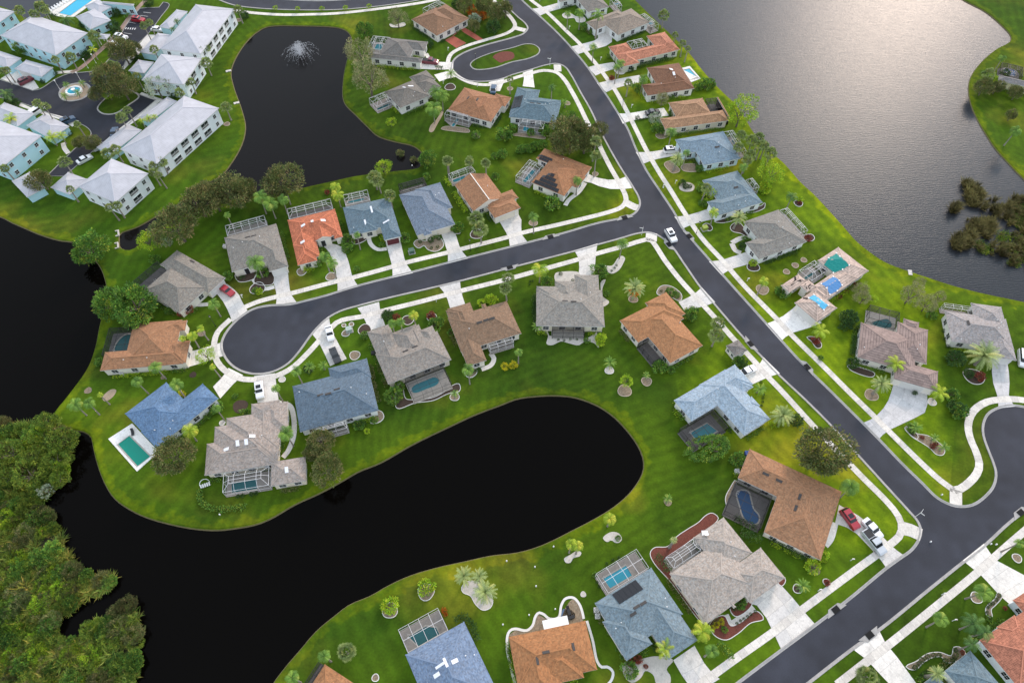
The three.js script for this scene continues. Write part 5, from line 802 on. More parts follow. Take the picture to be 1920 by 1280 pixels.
beds('white', 'w', w12, [1385,565, 1395,600, 1450,625, 1490,690, 1545,732, 1598,712, 1612,660, 1560,560, 1440,520]); beds('white', 's', w8, [600,72, 670,72, 715,15, 745,-2, 768,15, 755,55, 715,112, 665,132, 630,110], [68,330, 75,290, 100,280, 118,420, 100,520, 150,560, 190,590, 180,660, 220,668, 290,640, 350,655, 420,668, 470,640, 540,655, 570,690, 560,560, 600,530, 470,620, 215,600, 110,540, 70,420], [590,190, 622,175, 600,240, 600,300, 650,345, 600,380, 592,300], [245,130, 290,118, 425,125, 400,200, 250,190]);
beds('tan', 'w', w8, [1012,285, 1025,240, 1060,222, 1120,232, 1190,290, 1180,335, 1100,300]); beds('tan', 'w', w1, [1505,545, 1540,580, 1580,560, 1610,590, 1660,605, 1700,590, 1725,555, 1690,500, 1590,530, 1530,520]); beds('brown', 'w', w1, [165,780, 195,832, 300,810, 320,760, 210,760], [310,840, 440,850, 440,760, 370,760, 330,770], [1040,510, 1060,550, 1150,510, 1130,480]);
beds('tan', 't', w4, [1705,748, 1745,730, 1800,772, 1818,800, 1770,818, 1735,795], [1830,770, 1870,750, 1960,760, 1960,800, 1850,800], [1640,530, 1680,520, 1740,530, 1700,556, 1660,556]); beds('brown', 'w', w14, [680,430, 700,400, 740,390, 790,440, 825,480, 800,490, 760,470, 700,455], [790,300, 920,260, 935,240, 930,280, 820,315], [1225,490, 1290,480, 1308,505, 1290,525, 1240,510], [560,380, 700,340, 780,300, 790,320, 690,375, 600,390]);
beds('tan', 'w', w6, [1380,360, 1420,370, 1435,410, 1400,445, 1340,450, 1370,400]); beds('sand', 's', w5, [365,660, 430,600, 470,605, 440,660, 385,690]); beds('sand', 's', w3, [1298,985, 1310,940, 1350,900, 1395,830, 1405,840, 1360,930, 1320,992]); beds('white', 'w', w3, [1005,180, 1040,190, 1110,170, 1115,190, 1060,203, 1015,200]);
beds('white', 't', w14, [298,120, 320,97, 370,92, 405,115, 395,148, 340,155, 305,142]); beds('brown', 'w', w15, [1468,950, 1490,1000, 1540,1035, 1600,1035, 1625,1000, 1590,950, 1510,930], [600,900, 625,935, 780,985, 800,960, 700,920], [295,690, 330,720, 370,770, 400,760, 390,720, 350,690]); beds('tan', 'w', w17, [1645,770, 1640,720, 1665,690, 1710,650, 1730,605, 1752,620, 1745,650, 1700,700, 1672,730, 1680,790], [1040,1160, 1100,1180, 1170,1120, 1240,1085, 1310,1085, 1330,1120, 1395,1120, 1480,1060, 1450,1020, 1400,1015, 1380,1080, 1290,1055, 1200,1065, 1120,1120]);
beds('tan', 'w', w9, [485,1100, 520,1020, 560,960, 545,1060, 525,1110, 560,1230, 540,1260, 510,1200], [1830,570, 1850,560, 1920,620, 1920,650, 1850,600]);
beds('tan', 't', w4, [30,485, 60,470, 230,490, 240,510, 140,505], [560,530, 640,520, 720,540, 800,545, 810,560, 700,550]); beds('white', 'w', w13, [380,110, 420,95, 480,125, 540,130, 545,160, 490,165, 470,135, 400,135], [770,520, 850,530, 830,555, 790,550]);
rings('tan', 't', w8, [765,1010,48, 930,940,35, 830,322,32]); rings('white', 'w', w8, [650,857,30]); rings('tan', 't', w14, [1230,670,20, 1166,710,22, 1100,758,22, 920,892,44]); rings('brown', 'w', w14, [850,720,44, 1190,245,30, 505,425,36]);
rings('tan', 't', w15, [777,1122,46]); rings('white', 'w', w15, [1232,1175,28]); rings('tan', 'w', w12, [845,738,52, 1115,598,58, 735,1242,22]); rings('tan', 'w', w17, [1565,642,38, 1870,345,30]); rings('brown', 'w', w10, [1503,735,30, 1720,685,22]); rings('tan', 's', w10, [1625,590,46, 530,85,30]); rings('white', 's', w11, [695,616,22]);
rings('tan', 's', w5, [258,608,28, 820,510,18, 1110,180,30]); rings('brown', 's', w5, [1045,490,26, 1400,726,56]); rings('white', 'w', w5, [1715,525,22, 1265,852,18]); rings('brown', 'w', w1, [330,882,54]); rings('tan', 'w', w1, [882,795,36, 662,757,34, 1830,455,24]); rings('brown', 'w', w7, [495,472,46, 820,400,40, 1000,380,34]); rings('tan', 'w', w7, [352,500,26, 338,440,13, 395,432,15, 420,665,36, 1170,975,32, 1290,790,44]);
rings('brown', 'w', w3, [1456,652,38, 1170,1240,1]); rings('tan', 't', w4, [290,540,26, 545,185,20, 720,1190,30, 1185,825,20, 975,295,20]); rings('tan', 't', wc, [1700,930,20, 1790,150,20]); rings('brown', 'w', wA, [1015,795,46]);
// palms
palm('tallSabal', wc, [140,75,38, 250,105,36, 300,50,48, 335,75,34, 1075,190,30, 1118,168,28, 830,480,32, 870,488,30, 905,880,42, 952,825,34, 275,772,34, 335,800,36, 480,1212,48], { H: 7 });
palm('sabal', wc, [410,445,30, 525,425,40, 700,265,44, 1150,365,34, 1020,570,34, 1380,622,32, 1432,610,30, 1342,690,36, 1500,375,36, 1548,358,30, 1545,470,44, 1690,800,42, 1782,72,36, 800,1150,46, 862,1118,42, 1150,1240,40, 1210,1212,40, 30,1262,34, 15,530,28, 48,522,26, 575,930,26], { H: 5 });
palm('darkPalm', wc, [1322,155,30, 1292,215,28, 40,700,58, 492,150,60], { H: 4.5 }); palm('clump', wc, [80,890,62, 1062,905,34, 1110,885,36, 1155,872,30, 385,1030,62, 455,1015,44, 690,372,38]); palm('smallDate', wc, [492,635,30, 612,622,30, 480,718,36, 580,692,34]);
palm('sabal', w2, [520,135,30, 815,272,34, 872,258,34, 1142,12,34, 1182,30,30]); palm('palm', w2, [1700,330,30, 1598,1000,52]); palm('limePalm', w2, [1440,1235,44]);
palm('palm', w1, [350,195,62, 425,245,62, 520,215,50, 315,685,74, 832,640,50, 885,690,52, 1075,480,32]); palm('limePalm', w1, [915,120,46, 930,180,52, 545,145,36]); palm('sabal', w1, [1205,40,52, 1230,75,46, 1322,182,46]); palm('sabal', null, [1410,262,11, 1428,272,11, 1446,286,12, 1402,300,10, 1385,275,10, 1325,352,10]);
palm('sabal', w4, [290,1160,62, 322,1232,60, 240,735,34, 80,722,38, 362,737,36, 545,112,26]); palm('tallSabal', w4, [1192,575,42, 1192,685,40]); palm('palm', w4, [722,1145,44, 1052,872,44]); palm('darkPalm', w4, [860,172,34]); palm('smallDate', w4, [100,72,46, 955,285,30]);
palm('palm', w3, [1352,690,62, 1330,810,72, 1395,715,58]); palm('sabal', w3, [1430,1200,36, 1600,1200,34, 1722,1222,36]); palm('royal', w13, [650,100,56]); palm('sabal', w13, [1140,112,44, 1225,262,26, 1282,322,28, 1322,362,24, 875,620,34, 1722,1012,40, 1852,1030,42, 1900,1090,36, 1792,1160,44]); palm('palm', w13, [610,350,36, 815,470,42, 785,500,32, 420,100,30, 510,92,44, 985,590,46, 1200,985,48, 1312,1142,36, 1740,1250,40]); palm('date', w13, [1240,1195,54]);
palm('date', w14, [742,352,56]); palm('darkPalm', w14, [1142,192,52]); palm('limePalm', w14, [555,312,46, 930,830,44]); palm('clump', w15, [395,645,74, 960,890,78, 1290,1112,76]); palm('date', w15, [1620,830,112, 850,1040,70]); palm('date', w9, [910,478,84, 95,1410,1]); palm('smallDate', w9, [50,1100,40, 740,282,52]); palm('palm', w9, [1420,1012,82]);
palm('smallDate', wC, [1110,245,52, 1255,325,40, 1322,392,46]); palm('limePalm', w10, [95,210,54]); palm('clump', w10, [790,1055,88, 510,1185,82]); palm('palm', w10, [860,1200,60]); palm('smallDate', w10, [1540,712,60]); palm('limePalm', w11, [605,240,50, 655,252,46]); palm('date', w12, [1400,482,74, 1515,482,60, 1556,602,88]); palm('sabal', w12, [515,1045,68], { H: 3 }); palm('palm', w12, [350,1080,54, 110,1242,60]);
palm('limePalm', w8, [130,102,68]); palm('date', w8, [840,245,78], { word: 'orange fruited date palm' }); palm('sabal', w8, [1466,502,52, 1458,590,58]); palm('smallDate', w8, [655,800,52, 110,530,46, 930,892,32]); palm('palm', win(800, 320), [1470,545,54]); palm('sabal', win(800, 320), [612,802,46, 590,880,46]);
palm('palm', w7, [700,425,40, 762,412,40, 1270,772,56, 1650,640,36]); palm('smallDate', w7, [1170,952,36, 80,752,46, 182,742,42]); palm('limePalm', w7, [860,362,44]); palm('palm', w6, [625,190,38, 780,62,48, 702,530,68]); palm('palm', w5, [760,432,58, 620,540,50, 160,712,62, 262,702,52, 920,562,56, 1220,742,40]); palm('limePalm', w5, [1040,200,42, 1100,145,34, 1020,912,66, 965,215,32, 1190,430,30, 345,640,22]); palm('darkPalm', w17, [1540,835,90, 1632,905,74, 1532,992,68]); palm('palm', w17, [1622,602,74, 1300,802,62, 1890,232,40]); palm('sabal', w17, [750,1235,84], { H: 3.5 }); palm('date', w17, [1272,1212,58]);
palm('sabal', w16, [1660,552,46]); palm('palm', w16, [1762,432,32, 1862,980,50]);
// orange fruit hanging under one date palm
{ const c = P(...w8(842,258), 4.0), g = thing('fruit_cluster', 'bright orange fruit clusters hanging in the date palm by the square grey house', 'fruit', c.x, c.z); const b = []; for (let i = 0; i < 90; i++) { const t = rr(0, 6.28), r = rr(0.8, 1.7), s = new THREE.IcosahedronGeometry(0.16, 0); s.translate(Math.cos(t) * r, 3.5 + rr(-0.5, 0.9), Math.sin(t) * r); b.push(s); } mesh('fruit', joined(b), std(lin(0.62, 0.2, 0.01), 0.6), g); }
// broadleaf trees
tree('oak', wc, [915,378,92, 992,362,56, 800,575,112, 905,640,98, 725,700,56, 590,1062,48, 682,1075,58]); tree('greyTree', wc, [1170,645,86]); tree('limeTree', wc, [810,700,42]); tree('ficus', wc, [170,350,58]);
tree('oak', w2, [300,62,82, 1310,395,150, 1480,225,125, 1600,200,110, 1750,150,128, 1835,135,90], {}); tree('oak', w1, [505,75,128]); tree('ficus', w2, [665,590,118, 830,1005,128, 1015,1005,150]); tree('limeTree', w2, [1105,520,78]); tree('greyTree', w2, [1255,530,42]);
tree('oak', w4, [1010,520,135, 945,580,95, 1110,560,108, 1205,495,60]); tree('pale', w3, [780,390,100, 840,580,122, 1060,125,66]); tree('ficus', w3, [810,225,62, 1280,1190,66]); tree('limeTree', w3, [960,1245,58]); tree('oak', w3, [1560,25,60, 1700,30,66, 1800,95,62, 1870,60,60, 1640,190,44]); tree('limeTree', w3, [490,60,18, 310,62,18, 140,58,18, 670,55,18, 845,42,18, 1010,912,34]);
tree('limeTree', w13, [1722,830,104]); tree('pale', w13, [1130,740,50]); tree('limeTree', w14, [990,15,86]); tree('pale', w15, [700,330,56, 722,392,56, 1080,368,82, 1140,275,44, 1200,440,66, 1290,385,48], { word: 'grey olive tree' }); tree('limeTree', w15, [782,400,34]); tree('oak', w9, [1195,745,185]); tree('limeTree', w8, [775,930,48]);
tree('oak', w6, [960,575,96, 1010,790,112, 885,680,66]); tree('limeTree', w5, [1140,340,64]); tree('oak', w5, [890,1090,138]); tree('oak', w16, [1630,642,66, 1722,652,48, 1872,692,52]); tree('limeTree', w16, [1692,585,36]); tree('oak', w16, [1830,862,40]);
tree('yellowTree', w5, [960,632,22]);
// shrubs
bush('orangeBush', w3, [1620,72,40, 1692,112,34]); bush('darkBush', w3, [1785,200,46, 1500,30,34, 1300,330,30, 1490,200,34]); bush('greyBush', w3, [1640,140,40]); bush('oliveBush', w3, [1080,1140,30, 1180,1190,26], { y: -0.4 });
bush('darkBush', wc, [400,548,20, 345,578,16, 318,605,20, 1000,432,26, 1040,440,24, 1300,720,26, 640,412,32, 660,372,30, 850,190,36, 870,230,30, 60,755,34, 110,770,28, 520,995,18, 470,1005,16, 870,95,30, 1830,112,30, 1375,705,24, 1110,25,30, 620,180,24, 650,190,24, 680,198,24, 700,205,22]);
bush('bush', w2, [1160,660,34, 1260,1050,26, 1710,795,28, 1480,925,34]); bush('redBush', w2, [1400,1040,36, 1360,1070,26]); bush('bush', w1, [365,760,36, 105,790,34, 790,680,40, 1000,520,44, 1002,580,36, 1262,555,20, 1430,500,34, 1842,430,36, 1602,45,26, 320,900,26, 1075,735,20]); bush('limeBush', w1, [702,722,26, 340,905,24]); bush('redBush', w1, [850,160,18, 520,520,1]);
bush('ball', w1, [1550,532,14, 1590,485,12, 1628,478,14, 1630,520,24, 1692,507,16, 1636,578,12, 1682,570,12]); bush('bush', w4, [870,1052,54, 490,530,52, 555,490,36, 490,672,34, 430,690,26, 820,505,44, 702,510,28, 290,528,30, 1012,378,24, 150,1222,40, 430,840,26, 800,490,36]); bush('bush', w4, [620,640,30, 660,632,34, 700,625,34, 740,612,34, 790,605,34], { word: 'leafy hedge shrub' });
bush('bush', w13, [540,200,28, 610,232,24, 940,660,38, 1190,722,26, 1222,842,34, 1090,960,44, 1410,1262,28, 1450,640,44, 1490,625,34, 1395,655,30]); bush('ball', w13, [892,518,24, 942,885,18, 965,893,9, 985,890,9, 1005,886,9, 1025,882,9]); bush('greyBush', w13, [1082,890,42]); bush('redBush', w13, [750,585,18, 1015,458,12]);
bush('limeBush', w14, [520,190,52, 930,130,44, 960,118,30, 1200,215,22, 850,690,26]); bush('bush', w14, [472,242,28, 470,125,34, 1070,900,40, 495,150,30, 790,510,20]); bush('darkBush', w14, [325,92,24, 345,118,20, 378,118,14, 770,562,30]); bush('redBush', w14, [1200,240,14, 1260,505,24]); bush('bush', w14, [1045,632,12, 1078,622,12, 1108,610,12, 1138,600,12, 1168,590,12, 1200,580,12], { word: 'small side wall shrub' });
bush('darkBush', w15, [620,540,58, 600,590,46, 690,625,30, 1400,840,58, 1510,960,34, 1105,1105,16, 640,880,42, 1420,1222,56]); bush('bush', w15, [110,350,42, 1232,522,34, 1382,1112,42, 400,842,18]); bush('redBush', w15, [1590,982,34, 545,385,14, 590,345,13, 660,292,13, 520,395,12, 365,710,30]); bush('ball', w15, [1328,640,16, 1338,700,16, 1350,755,16]);
bush('roundHedge', w9, [400,705,118], { sx: 1.22, sz: 0.85, sy: 0.75, turn: 0.35 }); bush('roundHedge', w7, [710,975,66, 755,900,44], { sy: 1.1 }); bush('darkBush', w9, [1010,520,44, 605,85,36]); bush('bush', w9, [570,802,50, 1252,1240,40, 1880,570,34]); bush('limeBush', w9, [830,545,22, 870,545,22, 905,535,20]); bush('ball', w9, [770,318,8, 765,345,8, 762,372,8, 750,225,10, 755,400,7]);
bush('redBush', wC, [1160,322,14, 1235,385,18, 1262,372,16]); bush('bush', wC, [1430,132,54]); bush('yellowBush', w10, [860,1030,22, 898,1006,22, 932,982,22]); bush('bush', w10, [960,1042,22, 1070,840,42, 155,352,18, 1735,240,1]); bush('redBush', w10, [1722,688,22]); bush('limeBush', w10, [1620,570,50, 1690,490,40]); bush('ball', w10, [1050,992,10, 1076,975,10, 1102,958,10, 1128,942,10, 1154,925,10, 1186,905,11]);
bush('bush', w11, [1050,1180,52, 885,905,14, 955,1030,16, 985,1085,18, 780,470,18]); bush('redBush', w11, [1110,1105,30, 1050,1125,26, 1165,1160,16]); bush('ball', w11, [870,385,10, 918,358,10, 812,555,8, 798,525,8, 960,340,10]); bush('limeBush', w12, [1112,555,54, 838,705,58]); bush('orangeBush', w12, [1250,740,20, 1262,765,14]);
bush('bush', w8, [180,192,38, 580,110,54, 1110,270,34, 1150,290,26, 1252,432,46, 1280,410,30, 1030,830,48, 1112,852,28, 1612,790,38, 630,280,22, 480,632,20]); bush('limeBush', w8, [582,618,36, 578,655,26]); bush('ball', w8, [285,132,14, 376,180,11, 85,400,12, 92,342,8, 75,185,7, 55,188,7, 52,210,7, 1042,260,10, 1090,242,10, 268,625,7, 312,632,7, 358,622,7, 408,625,7, 668,108,8, 690,88,8, 705,68,8]);
bush('bush', w7, [1012,432,44, 1060,410,34, 492,512,30, 1140,490,24]); bush('darkBush', w7, [668,358,40]); bush('redBush', w7, [992,368,28, 735,378,24]); bush('limeBush', w7, [1372,270,28, 1452,248,36, 1420,245,28]); bush('yellowBush', w7, [1545,745,28, 1608,735,28]); bush('bush', w6, [180,340,40, 120,392,26, 402,382,38, 835,470,34, 848,420,26, 1362,430,24, 862,40,1, 150,865,16, 1250,470,34]); bush('limeBush', w6, [1312,512,20]); bush('darkBush', w6, [865,45,36, 342,1000,14, 375,995,14, 440,985,16, 480,978,14, 200,858,12]);
bush('bush', w5, [345,392,32, 1360,650,20, 1010,270,20]); bush('ball', w17, [1105,1165,20, 1135,1136,18, 1166,1108,20, 1197,1084,20, 1246,1076,18, 1290,1070,18, 1335,1116,20, 1388,1112,16, 1410,1035,18, 1405,1092,14, 1155,1226,16, 1178,1206,15, 1201,1186,15, 1224,1166,15, 1648,755,13, 1652,712,13, 1668,690,14, 1690,683,14, 1717,657,14, 1737,624,16]); bush('redBush', w17, [1460,1050,16, 1780,720,14]); bush('bush', w17, [1670,798,20, 440,118,1]);
bush('bush', w16, [1790,540,26, 1895,640,24]);
hedge(w4, [130,980, 160,1030, 200,1090, 215,1120], 1.2, 1.2, 'lime', 'lime hedge along the left wall of the white ridged orange roof house'); hedge(w4, [55,870, 100,920], 1.0, 1.1, 'lime', 'short lime hedge at the cage of the white ridged orange roof house'); hedge(w10, [1075,320, 1130,345, 1215,365], 1.9, 1.6, 'dark', 'dark hedge between the pinkish grey roof and the copper roof'); hedge(w10, [1030,215, 1130,262, 1180,285], 1.3, 1.3, 'dark', 'dark hedge below the black kidney pool cage');
hedge(w10, [440,500, 500,570, 530,610], 1.6, 1.5, 'dark', 'dark hedge on red mulch left of the pinkish grey roof'); hedge(w10, [900,1150, 950,1190, 1000,1260], 1.2, 1.2, 'ficus', 'green hedge between the bottom drives, below the red mulch bed'); hedge(w10, [1290,370, 1360,400, 1450,450, 1560,520], 1.2, 1.1, 'dark', 'long dark hedge along the lower wall of the copper roof'); hedge(w12, [1340,810, 1400,790, 1450,830, 1480,900, 1500,960], 1.0, 1.0, 'dark', 'curved dark hedge right of the bright blue bottom roof');
hedge(w3, [945,480, 1020,490, 1090,495, 1160,500], 1.1, 1.0, 'dark', 'dark hedge below the front wall of the red pickup house'); hedge(w13, [960,495, 1080,470, 1160,450], 1.2, 1.1, 'dark', 'dark hedge under the long wall of the coral tile roof'); hedge(w13, [1200,735, 1290,712, 1360,690], 1.0, 0.9, 'dark', 'dark hedge below the brown lakeside roof'); hedge(w13, [1300,990, 1420,965, 1530,945, 1610,920], 1.0, 0.9, 'dark', 'dark hedge below the sandy tile roof'); hedge(w6, [60,960, 70,1040, 120,1085, 250,1100, 400,1085], 1.1, 0.5, 'ficus', 'low grassy hedge curving around the big arched white cage'); hedge(w3, [1170,175, 1250,225, 1330,270], 0.9, 0.8, 'dark', 'dark hedge below the topmost brown roof'); hedge(w3, [1350,515, 1400,520], 1.0, 1.0, 'dark', 'short square hedge beside the red pickup');
hedge(wc6, [905,295, 1000,315, 1150,345], 1.5, 1.4, 'dark', 'dark hedge below the pool house walls'); hedge(wc6, [540,180, 600,200, 640,205], 1.5, 1.4, 'dark', 'dark hedge at the lower end of the lap pool deck'); hedge(w2, [110,105, 200,150, 280,190, 335,150], 1.6, 1.3, 'dark', 'dark hedge wrapped around the tiny garage on the lawn edge'); hedge(w6, [1215,480, 1300,455], 1.2, 1.1, 'dark', 'dark hedge under the lower wall of the slate blue roof'); hedge(wc6, [1410,210, 1480,130, 1540,50], 1.3, 0.8, 'ficus', 'green hedge between the large clubhouse and brick walkway');
hedge(w15, [650,690, 640,760, 632,830], 1.0, 0.9, 'dark', 'narrow dark hedge left of the mauve ribbed roof'); hedge(w9, [110,380, 130,440, 160,510], 0.9, 0.9, 'ficus', 'green hedge at the left wall of the pale blue roof');
// the wooded wet bank at the left and the reed island in the lake
tree('thicketTree', win(0, 740), [330,215,92, 160,262,72, 455,335,108, 300,330,92, 70,430,112, 405,500,86, 200,600,112, 430,625,66, 60,610,84, 250,455,92, 545,300,40, 520,470,30], { y: -0.3 });
tree('greyTree', win(0, 740), [335,715,52], { y: -0.3, word: 'bare grey dead shrub tree' });
const MARSH = curve(pts(null, [-60,800, 30,800, 90,800, 128,812, 138,835, 125,858, 118,880, 120,900, 98,922, 70,940, 78,958, 103,970, 102,992, 118,1020, 138,1052, 142,1066, 175,1080, 205,1072, 215,1086, 205,1103, 185,1118, 158,1116, 140,1134, 136,1148, 112,1152, 106,1180, 112,1196, 148,1196, 172,1172, 212,1160, 236,1136, 253,1144, 258,1180, 254,1230, 244,1285, 230,1320, -60,1340]), 2, true);
struct('marsh_ground', sheet(MARSH, -0.36), std(lin(0.035, 0.034, 0.016), 1, { map: tiled(concT, 7) }));
function stuff(name, label, geos, mat, polys, n, fn) {
  for (const geo of geos) {
    const m = new THREE.InstancedMesh(geo, mat, n); let k = 0, tries = 0; const mt = new THREE.Matrix4(), q = new THREE.Quaternion(), col = new THREE.Color();
    while (k < n && tries++ < n * 30) { const p = pick(polys), b = p.box ??= [Math.min(...p.map((v) => v.x)), Math.max(...p.map((v) => v.x)), Math.min(...p.map((v) => v.z)), Math.max(...p.map((v) => v.z))], x = rr(b[0], b[1]), z = rr(b[2], b[3]); if (!inside(p, x, z)) continue; const [s, sy, y, c] = fn(x, z); q.setFromAxisAngle(V3(0, 1, 0), rr(0, 6.28)); mt.compose(V3(x, y, z), q, V3(s, sy, s)); m.setMatrixAt(k, mt); m.setColorAt(k, col.setRGB(...c)); k++; }
    m.count = k; m.name = numbered(name); m.castShadow = m.receiveShadow = true; scene.add(m); tag(m, label, 'thicket', null, 'stuff');
  }
}
function tuftGeo(pal, n, h, spread) { const L = new Leaves(pal); for (let i = 0; i < n; i++) { const t = rr(0, 6.28), a = rr(0.05, spread), d = V3(Math.cos(t) * Math.sin(a), Math.cos(a), Math.sin(t) * Math.sin(a)), p = V3(rr(-0.4, 0.4), 0, rr(-0.4, 0.4)), hh = h * rr(0.7, 1.15), s = V3(-Math.sin(t), 0, Math.cos(t)).multiplyScalar(0.055), col = L.tint(0.25), m = p.clone().addScaledVector(d, hh * 0.6), tip = m.clone().addScaledVector(d, hh * 0.35).add(V3(Math.cos(t) * 0.22 * h, -0.04 * h, Math.sin(t) * 0.22 * h)); L.tri(p.clone().sub(s), p.clone().add(s), m.clone().add(s), col); L.tri(p.clone().sub(s), m.clone().add(s), m.clone().sub(s), col); L.tri(m.clone().sub(s), m.clone().add(s), tip, col); } return L.geo(); }
const clumpG = crownGeo('thicket', { clumps: 16, leaves: 16, cr: 0.4, size: 0.3, tall: 0.8 }), clumpG2 = crownGeo('oak', { clumps: 14, leaves: 14, cr: 0.4, size: 0.26, tall: 0.8 }), reedG = tuftGeo('reed', 46, 1.9, 0.8), reedG2 = tuftGeo('reedGreen', 46, 1.9, 0.8);
const marshTone = (x, z) => { const v = 0.85 + 0.5 * fbm(x * 0.06, 2, z * 0.06, 3), y = fbm(x * 0.05 + 20, 6, z * 0.05, 3); return [v * (1 + 0.5 * y), v * (1 + 0.12 * y), v]; };
const tuftG = tuftGeo('reedGreen', 60, 1.7, 1.0);
const thick = (kind, n, k0, label, up) => stuff('marsh_thicket', label, [treeProto(kind).v[0][0]], leafMat('tree'), [MARSH], n, (x, z) => { const far = Math.max(0, Math.min(1, (-z - 50) / 45)), s = rr(1.1, 2.3) * (1 + 0.55 * far), t = marshTone(x, z), k = rr(0.6, 1.4) * k0; return [s, s * rr(0.75, 1.05), -0.5 + s * 0.55 + far * rr(0, 1.6) + up, t.map((v) => v * k)]; });
thick('thicketTree', 190, 1, 'mid green rounded crowns of the left bank thicket', 0); thick('ficus', 130, 1, 'deep glossy green crowns of the left bank thicket', 0.1); thick('limeTree', 75, 0.8, 'bright yellow green crowns of the left bank thicket', 0.3); thick('oak', 110, 1, 'olive brown crowns of the left bank thicket', 0);
stuff('marsh_reeds', 'tall yellow green reeds fringing the left thicket', [tuftG], leafMat('tree'), [MARSH], 800, (x, z) => { const s = rr(0.7, 1.5), t = marshTone(x + 50, z), k = rr(0.6, 1.5), y = rr(0.9, 1.5); return [s, s * rr(0.7, 1.2), -0.4, [t[0] * k * y, t[1] * k, t[2] * k]]; });
const wL = win(1440, 240), REEDS = [[1470,400, 1510,385, 1550,420, 1600,460, 1622,490, 1595,570, 1540,590, 1495,560, 1490,470], [1590,600, 1640,545, 1690,530, 1770,570, 1850,520, 1990,520, 2000,700, 1900,760, 1780,700, 1730,660, 1660,650], [1490,720, 1520,670, 1590,690, 1640,670, 1695,700, 1690,770, 1660,830, 1600,800, 1560,760, 1500,750], [1390,870, 1410,800, 1450,790, 1490,820, 1520,770, 1560,780, 1540,860, 1480,900, 1410,910], [1560,870, 1600,850, 1650,870, 1720,860, 1740,780, 1830,790, 2000,720, 2000,1050, 1880,1040, 1790,1020, 1770,950, 1700,960, 1620,930], [1378,630, 1400,590, 1430,575, 1425,600, 1395,635]].map((l) => curve(pts(wL, l), 1.5, true));
stuff('lake_reeds', 'brown marsh grass island standing in the lake', [tuftGeo('reed', 60, 2.1, 0.9)], leafMat('tree'), REEDS, 520, (x, z) => { const s = rr(0.5, 1.2), v = rr(0.3, 0.95) * (0.9 + 0.5 * fbm(x * 0.1, 3, z * 0.1, 3)); return [s, s * rr(0.7, 1.1), -0.5, [v, v, v]]; });
stuff('lake_shrubs', 'green shrubs among the brown marsh grass in the lake', [clumpG], leafMat('tree'), [curve(pts(wL, [1820,640, 1900,590, 2000,580, 2000,760, 1900,740, 1840,700]), 1.5, true), REEDS[4]], 150, (x, z) => { const s = rr(0.5, 1.1); return [s, s * 0.9, -0.1, [1.1, 1.05, 0.9]]; });
// ---------- solar panels, tarps ----------
function solar(h, w, poly, pw, pd, label) {
  const L = pts(null, poly).map((q) => h.onRoof(q[0], q[1])), x0 = Math.min(...L.map((p) => p.x)), x1 = Math.max(...L.map((p) => p.x)), z0 = Math.min(...L.map((p) => p.z)), z1 = Math.max(...L.map((p) => p.z));
  const g = new THREE.BoxGeometry(pw - 0.04, 0.05, pd - 0.04), alongX = Math.abs(h.roofN((x0 + x1) / 2, (z0 + z1) / 2).x) > 0.2;
  for (let x = x0 + pw / 2; x < x1; x += pw) for (let z = z0 + pd / 2; z < z1; z += pd) { if (!inside(L, x, z)) continue; const n = h.roofN(x, z), m = mesh('solar_panel', g, solarMat, h.g); m.position.set(x, h.roofY(x, z) + 0.1, z).addScaledVector(n, 0.02); m.quaternion.setFromUnitVectors(V3(0, 1, 0), n); }
}
solar(solarOrange, w4, [712,886, 772,850, 845,822, 882,826, 912,950, 905,980], 1.15, 1.15);
solar(solarOrange, w4, [762,684, 862,712, 848,732, 818,728, 800,758, 765,742, 788,712, 756,696], 0.8, 0.8);
solar(solarBlue, w4, [578,250, 640,246, 618,325, 556,340], 1.0, 1.5);
solar(H['blue gold house'], w11, [912,612, 1113,505, 1157,575, 965,688], 1.15, 2.6);
function tarp(label, h, w, poly, col) { const p = pts(null, poly), g = drape(h, p, 0.09, 0.07, 34); g.applyMatrix4(new THREE.Matrix4().makeRotationY(h.th)); g.computeBoundingBox(); const c = g.boundingBox.getCenter(V3()); g.translate(-c.x, -c.y, -c.z); g.computeVertexNormals(); const t = thing('tarp', label, 'tarp', h.o.x + c.x, h.o.z + c.z); t.position.y = c.y; mesh('sheet', g, new THREE.MeshPhysicalMaterial({ color: col, roughness: 0.6, specularIntensity: 0.4, side: THREE.DoubleSide }), t);
  const bags = []; for (const q of p) { const l = h.onRoof(q[0], q[1]), wv = h.toWorld(l.x, h.roofY(l.x, l.z) + 0.14, l.z).sub(t.position); bags.push(box(0.45, 0.18, 0.28, wv.x, wv.y, wv.z, rr(0, 3))); } mesh('sandbag', joined(bags), M.white, t); }
tarp('large teal tarp on the lake end of the storm damaged roof', tarpHouse, w15, [415,152, 455,96, 515,62, 540,85, 610,150, 560,182, 490,207, 455,192], lin(0.012, 0.23, 0.20));
tarp('royal blue tarp across the middle of the storm damaged roof', tarpHouse, w15, [400,290, 490,236, 535,265, 556,300, 520,342, 465,370, 440,322], lin(0.09, 0.24, 0.48));
tarp('small sky blue tarp on the garage of the storm damaged roof', tarpHouse, w15, [305,396, 345,372, 400,410, 452,450, 420,486, 380,452], lin(0.10, 0.42, 0.64));
for (const l of [[175,296, 208,262], [208,262, 205,235], [208,262, 250,266], [280,290, 318,326], [318,288, 290,325], [265,396, 300,400]]) { const a = tarpHouse.onRoof(l[0], l[1]), b = tarpHouse.onRoof(l[2], l[3]); mesh('broken_ridge', bar(a.clone().setY(tarpHouse.roofY(a.x, a.z) + 0.06), b.clone().setY(tarpHouse.roofY(b.x, b.z) + 0.06), 0.45, 0.12), std(lin(0.03, 0.022, 0.018), 1), tarpHouse.g); }
